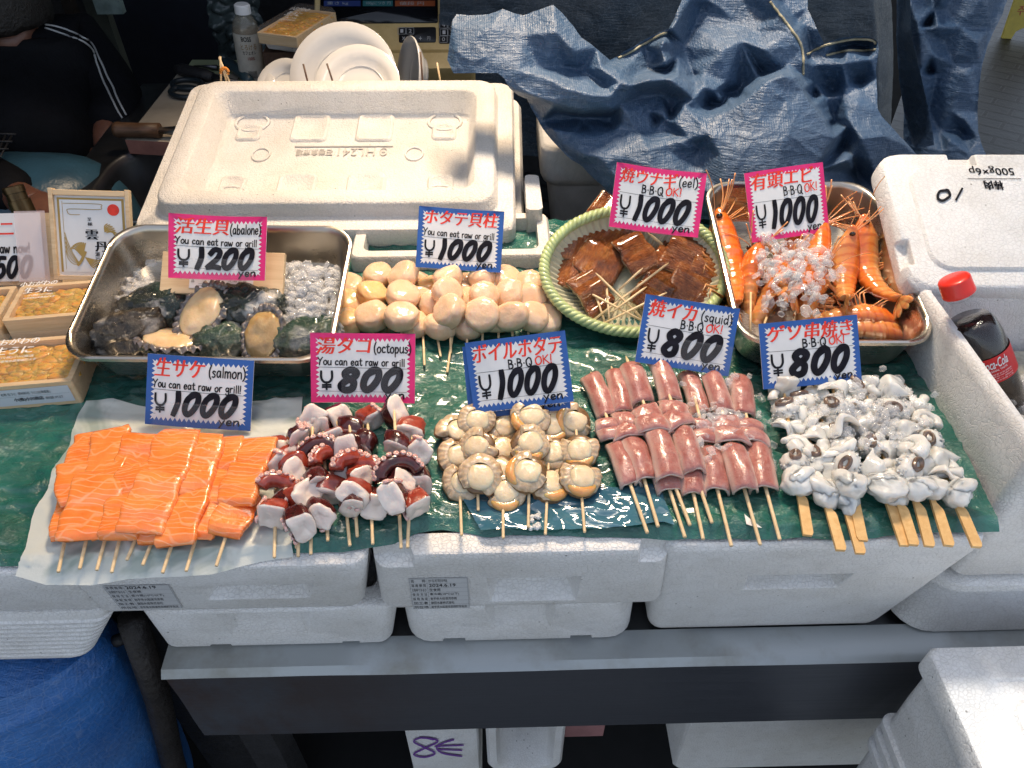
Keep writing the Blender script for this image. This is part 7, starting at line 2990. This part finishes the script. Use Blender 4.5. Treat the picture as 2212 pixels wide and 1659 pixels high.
mb.loft([rrect(wS * .93, .05, .01, -.09, 4, xa + wS / 2, ya - .012), rrect(wS * .94, .05, .01, -.012, 4, xa + wS / 2, ya - .012), rrect(wS * .93, .045, .01, -.006, 4, xa + wS / 2, ya - .012)])
autosmooth(mb.build('base', n.m, root, local=True), 40)


# plates
def plate(label, px, py, dep, rpx, nrm, s_=1.0):
    c = PD(px, py, dep)
    r = rpx / FPX * dep
    n_ = Vector(nrm).normalized()
    q = n_.to_track_quat('Y', 'Z').to_matrix()
    root = thing('plate', label, 'plate', c, q, 'white plates leaning behind the foam lid')
    mb = lathe([(-.006, .50 * r), (-.002, .55 * r), (.004, .72 * r), (.016, .985 * r), (.018, r), (.0195, .99 * r), (.0085, .74 * r), (.003, .60 * r), (.0025, .4 * r), (.0025, .02 * r)], 56)
    mb.build('plate_body', M['china'], root, local=True)
    mb = lathe([(.003, .60 * r), (.0055, .585 * r), (.003, .56 * r)], 56, cap=False)
    mb.build('foot_ring', M['china'], root, local=True)
    return root


plate('large white plate leaning upright behind the foam lid, largest of them', 748, 176, 1.20, 117, (-.1, -.72, .62))
plate('smaller white plate leaning in front of the large one', 778, 196, 1.155, 92, (-.05, -.62, .75))
plate('white plate standing edge-on at the right of the leaning plates', 905, 165, 1.22, 78, (-.93, -.34, .25))
plate('low white dish at the left of the leaning plates', 640, 190, 1.24, 62, (-.15, -.35, .92))
plate('small white dish stacked in the low dish behind the foam lid', 615, 186, 1.235, 52, (-.3, -.45, .85))

# skewers poking up behind the lid
for (a, b, lab, mt, rr) in (((655, 138), (668, 182), 'dark brown skewer sticking up in front of the large plate, left one', 'wood_dark', .0014), ((706, 137), (722, 178), 'dark brown skewer sticking up in front of the large plate, right one', 'wood_dark', .0014),
                            ((908, 112), (913, 170), 'tall dark skewer sticking up by the edge-on plate', 'wood_dark', .0014), ((944, 135), (951, 168), 'short tan skewer sticking up right of the edge-on plate', 'wood_skewer', .0014)):
    root = None
    b3 = P(b[0], b[1] + 8, .985)
    a3 = PPL(a[0], a[1], b3, Vector((0, -1, .25)).normalized())
    mb = MB()
    mb.tube([b3 - (a3 - b3) * .3, b3, a3], rr, 8)
    tag(mb.build('skewer', M[mt]), lab, 'skewer')
b3 = P(486, 190, .985)
root = thing('chopstick_tongs', 'small bamboo tongs tied with an orange band, stuck in the lid edge', 'tongs', b3)
mb = MB()
no = Vector((0, -1, .2)).normalized()
for (p, q_) in (((474, 122), (494, 192)), ((473, 124), (501, 188)), ((476, 122), (478, 190))):
    mb.tube([PPL(*p, b3, no), PPL(*q_, b3, no)], .0014, 7)
mb.build('sticks', M['wood_skewer'], root)
mb = MB()
pp = [PPL(485 + 8 * math.cos(t), 156 + 9 * math.sin(t), b3 - no * -.002, no) for t in [PI * .9 + (1.25 * PI) * k / 14 for k in range(15)]]
mb.tube(pp, .0022, 7)
mb.build('band', plain('orange_band', (.70, .24, .03), .4), root)

# gas torch / dark bottle at left
a, b = P(58, 470, .93), PPL(26, 402, P(58, 470, .93), Vector((0, -.94, .34)))
mb = MB()
d = b - a
mb.tube([a - d * .3, a + d * .55, a + d * .56, a + d * .78, a + d * .79, b - d * .02, b], [.013, .013, .0115, .0115, .0125, .0125, .010], 18)
tag(autosmooth(mb.build('torch', plain('bronze_metal', (.10, .065, .03), .3, metal=.8, var=.5, vs_=30)), 40), 'dark bronze gas torch standing behind the sea urchin card', 'torch')
# wire rack corner at left
mb = MB()
for k in range(5):
    mb.tube([P(-30 + 14 * k, 292, .86), P(-40 + 10 * k, 340, .86)], .0016, 6)
for k in range(3):
    mb.tube([P(-60, 288 + 16 * k, .862), P(34 - 8 * k, 290 + 16 * k, .862)], .0016, 6)
tag(mb.build('wire_rack', M['dark']), 'corner of a dark wire grill rack at the left edge', 'rack')

# posts and boards in the dark behind the man
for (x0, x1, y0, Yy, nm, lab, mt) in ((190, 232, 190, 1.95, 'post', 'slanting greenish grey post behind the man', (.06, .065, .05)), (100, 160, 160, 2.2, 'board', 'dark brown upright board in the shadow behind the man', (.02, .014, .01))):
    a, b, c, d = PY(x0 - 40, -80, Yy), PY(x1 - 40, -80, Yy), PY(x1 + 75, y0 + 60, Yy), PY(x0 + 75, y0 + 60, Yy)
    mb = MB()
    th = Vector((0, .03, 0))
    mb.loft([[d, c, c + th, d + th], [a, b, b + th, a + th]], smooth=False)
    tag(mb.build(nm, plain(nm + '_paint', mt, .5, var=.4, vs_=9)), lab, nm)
a, b = PY(205, -10, 1.9), PY(245, 25, 1.9)
mb = MB()
mb.box(a.x, b.x + .03, 1.88, 1.9, b.z, a.z + .05)
tag(mb.build('notice', plain('notice_paper', (.20, .26, .24), .5, var=.3, vs_=40)), 'pale green notice pinned on the back post', 'notice')
a, b = PY(285, 170, 2.3), PY(478, -80, 2.3)
mb = MB()
mb.box(a.x, b.x, 2.3, 2.34, 0, b.z)
tag(mb.build('dark_panel', plain('panel_navy', (.012, .014, .022), .5, var=.2)), 'flat dark navy panel standing behind the cutting boards', 'panel')
a, b = PY(482, 150, 2.1), PY(545, -60, 2.1)
mb = MB()
mb.grid(lambda u, v: Vector((a.x + (b.x - a.x) * u + .01 * nz((u * 3, v * 9, 1)), 2.1 - .05 * abs(nz((u * 4, v * 7, 3))), a.z + (b.z - a.z) * v)), 30, 60)
tag(mb.build('plastic_bag', plain('grey_plastic', (.06, .08, .08), .2, var=.5, vs_=10, bump=.006, bs=30)), 'crumpled grey plastic bag hanging behind the coffee bottle', 'plastic bag')

# wet-floor sign on the paving
g = P(2192, 84, 0)
root = thing('floor_sign', 'yellow wet floor sign standing on the street paving', 'sign', g)
W_ = .30
nrm = Vector((-.15, -.95, .28)).normalized()
X = Vector((0, 0, 1)).cross(nrm).normalized() * -1
X = nrm.cross(Vector((0, 0, 1))).normalized() * -1
Y = nrm.cross(X).normalized()
if Y.z < 0:
    Y = -Y
if X.x < 0:
    X = -X


def fs(u, v, z=0):
    return g + X * (u * W_ - .065) + Y * (v * .60) + nrm * z


mb = MB()
sh_ = [(0, .0), (.16, 0), (.20, .06), (.30, .09), (.70, .09), (.80, .06), (.84, 0), (1, 0), (.96, .5), (.85, 1), (.15, 1), (.04, .5)]
k = len(sh_)
mb.add([fs(u, v, 0) for u, v in sh_] + [fs(u, v, -.02) for u, v in sh_], [tuple(range(k)), tuple(range(2 * k - 1, k - 1, -1))] + [(i, k + i, k + (i + 1) % k, (i + 1) % k) for i in range(k)], 0, False)
mb.build('front_board', plain('sign_yellow', (.55, .42, .03), .4, var=.1), root)
mb = MB()
text_into(mb, 'WET FLOOR', .10, .42, .80, .50, fs, 0, .02, z=.002)
text_into(mb, '小心地滑', .18, .30, .72, .39, fs, 0, .02, z=.002)
text_into(mb, '주의 하세요', .12, .19, .78, .27, fs, 0, .01, z=.002)
mb.build('lettering', plain('sign_red', (.45, .07, .02), .5), root)

# ================================================================== THE MAN AT THE SINK
root = thing('person', 'man in a black jacket with white piped sleeves, bent over the sink', 'person', PD(60, 420, 1.45))


def skin(name, pts, edges, mat, sub=2, root_i=0):
    me = bpy.data.meshes.new(name)
    inv = rootmat(root).inverted()
    me.from_pydata([tuple(inv @ p) for p, r in pts], edges, [])
    o = bpy.data.objects.new(name, me)
    col.objects.link(o)
    o.parent = root
    me.materials.append(mat)
    sm = o.modifiers.new('skin', 'SKIN')
    sm.use_smooth_shade = True
    lay = me.skin_vertices[0].data if me.skin_vertices else None
    if lay is None:
        bm = bmesh.new()
        bm.from_mesh(me)
        bm.verts.layers.skin.verify()
        bm.to_mesh(me)
        bm.free()
        lay = me.skin_vertices[0].data
    for i, (p, r) in enumerate(pts):
        lay[i].radius = (r, r) if isinstance(r, float) else r
        lay[i].use_root = (i == root_i)
    ss = o.modifiers.new('sub', 'SUBSURF')
    ss.levels = ss.render_levels = sub
    # bake it so it stays plain geometry
    dg = bpy.context.evaluated_depsgraph_get()
    me2 = bpy.data.meshes.new_from_object(o.evaluated_get(dg))
    o.modifiers.clear()
    o.data = me2
    return o


M['skin'] = m_flesh('skin', (.15, .065, .042), (.22, .10, .066), 30, (1, .4, .2), .004, .45, .1, .0006, 300, w=.3)
M['jacket'] = plain('black_jacket', (.0035, .004, .006), .8, var=.4, vs_=12, Specular_IOR_Level=.2, bump=.004, bs=24)
M['piping'] = plain('white_piping', (.45, .46, .46), .5)
M['apron'] = plain('blue_rubber', (.035, .095, .14), .35, var=.25, vs_=8, bump=.004, bs=18)
M['hair'] = plain('dark_hair', (.016, .013, .011), .5, var=.5, vs_=80, bump=.004, bs=160)

pel = PD(70, 430, 1.42)
chest = PD(70, 210, 1.56)
neck = PD(36, 92, 1.55)
head = PD(-6, 46, 1.45)
shR, shL = PD(176, 96, 1.58), PD(-60, 170, 1.44)
elR, wrR = PD(262, 236, 1.54), PD(226, 292, 1.45)
elL, wrL = PD(-70, 380, 1.30), PD(62, 436, 1.20)
knR, knL = PD(190, 420, 1.30), PD(-20, 470, 1.22)
ftR, ftL = Vector((knR.x, knR.y + .05, .06)), Vector((knL.x, knL.y + .05, .06))
body = [(pel, .05), (pel.lerp(chest, .5), .05), (chest, .08), (chest.lerp(neck, .6), .075), (neck, .052), (neck.lerp(head, .35), .05), (head, .082), (head + (head - neck).normalized() * .06, .07),
        (shR, .055), (elR, .042), (wrR, .026), (shL, .055), (elL, .042), (wrL, .026), (knR, .06), (ftR, .04), (knL, .06), (ftL, .04)]
ed = [(0, 1), (1, 2), (2, 3), (3, 4), (4, 5), (5, 6), (6, 7), (3, 8), (8, 9), (9, 10), (3, 11), (11, 12), (12, 13), (0, 14), (14, 15), (0, 16), (16, 17)]
# hands with five fingers each
for wi, wr, el in ((10, wrR, elR), (13, wrL, elL)):
    d = (wr - el).normalized()
    if wi == 10:
        d = (d + Vector((.2, .35, -.8))).normalized()
    side = d.cross(Vector((0, 0, 1))).normalized()
    palm = wr + d * .05
    pi = len(body)
    body.append((palm, (.030, .016)))
    ed.append((wi, pi))
    for f in range(4):
        b0 = palm + d * .03 + side * (.024 - .016 * f)
        b1 = b0 + d * (.034 - .004 * abs(f - 1.3)) - Vector((0, 0, .014))
        b2 = b1 + d * .014 - Vector((0, 0, .024))
        j = len(body)
        body += [(b0, .0095), (b1, .0085), (b2, .007)]
        ed += [(pi, j), (j, j + 1), (j + 1, j + 2)]
    t0 = wr + d * .025 + side * .03
    t1 = t0 + d * .03 + side * .012 - Vector((0, 0, .012))
    j = len(body)
    body += [(t0, .011), (t1, .008)]
    ed += [(pi, j), (j, j + 1)]
ob = skin('body', body, ed, M['skin'], 2, 0)
# head detail: jaw, nose and ear pushed out of the same surface would be lost in shadow; the ear and jaw are shaped on the body mesh
hd = rootmat(root).inverted()
ear = PD(55, 32, 1.435)
jaw = PD(34, 128, 1.40)
chin = PD(8, 148, 1.36)
me = ob.data
for v in me.vertices:
    w = rootmat(root) @ v.co
    for c, rad, amt, dirn in ((PD(40, 110, 1.42), .07, .030, (PD(52, 120, 1.40) - head).normalized()), (PD(4, 130, 1.38), .06, .040, (PD(10, 152, 1.34) - head).normalized())):
        k = max(0, 1 - (w - c).length / rad)
        w = w + dirn * amt * k * k * (3 - 2 * k)
    v.co = hd @ w
mb = MB()
st = len(mb.v)
mb.sphere((0, 0, 0), 1, 20, 14, 0, lambda d, q: Vector((d.x * .010, d.y * .017, d.z * .028)) * (1 - .35 * math.exp(-((d.y - .1) ** 2 + d.z ** 2) * 6) * (d.x > 0)))
mb.xf(Matrix.Translation(ear) @ Matrix.Rotation(-.5, 4, 'Y') @ Matrix.Rotation(.5, 4, 'Z'), st)
mb.build('ear', M['skin'], root)
# hair
mb = MB()
hc = head + Vector((-.006, .012, .022))
mb.sphere(hc, 1, 40, 26, 0, lambda d, q: Vector((d.x * .100, d.y * .112, d.z * .108)) * (1 + .05 * nz(d * 7, 1, 3)) if d.z > -.25 - .35 * (d.y > .1) else d * .06)
mb.build('hair', M['hair'], root)
jk = [(pel.lerp(chest, .02), .165), (pel.lerp(chest, .5), .155), (chest, .155), (chest.lerp(neck, .55), .10), (neck.lerp(chest, .12), .068), (shR, .075), (shR.lerp(elR, .5), .066), (elR, .060), (elR.lerp(wrR, .95), .046), (shL, .075), (elL, .060), (elL.lerp(wrL, .95), .046)]
je = [(0, 1), (1, 2), (2, 3), (3, 4), (3, 5), (5, 6), (6, 7), (7, 8), (3, 9), (9, 10), (10, 11)]
skj = skin('jacket', jk, je, M['jacket'], 2, 0)
# piping: two white lines along the sleeve, laid on the jacket
dgm = skj.data
from mathutils.bvhtree import BVHTree
wm = rootmat(root)
bvh = BVHTree.FromPolygons([wm @ v.co for v in dgm.vertices], [tuple(p.vertices) for p in dgm.polygons])
for line in ([(97, 54), (122, 58), (150, 67), (172, 77), (192, 88), (204, 103), (212, 122), (222, 142), (232, 166), (244, 188), (252, 210), (263, 232), (272, 249)], [(97, 61), (120, 68), (146, 77), (170, 85), (186, 94), (200, 108), (206, 128), (214, 150), (224, 176), (238, 206), (252, 236), (264, 256)]):
    pts = []
    for a in catmull([(x, y, 0) for x, y in line], 4):
        h = bvh.ray_cast(CAM, ray(a.x, a.y).normalized())
        if h[0] is not None:
            pts.append(h[0] + h[1] * .001)
    if len(pts) > 3:
        mb = MB()
        mb.tube(pts, .0019, 6)
        mb.build('sleeve_piping', M['piping'], root)
ap = [(pel, .15), (knR, .085), (knR.lerp(ftR, .6), .075), (knL, .085), (knL.lerp(ftL, .6), .075), (pel.lerp(chest, .18), .12)]
skin('apron_trousers', ap, [(0, 1), (1, 2), (0, 3), (3, 4), (0, 5)], M['apron'], 2, 0)
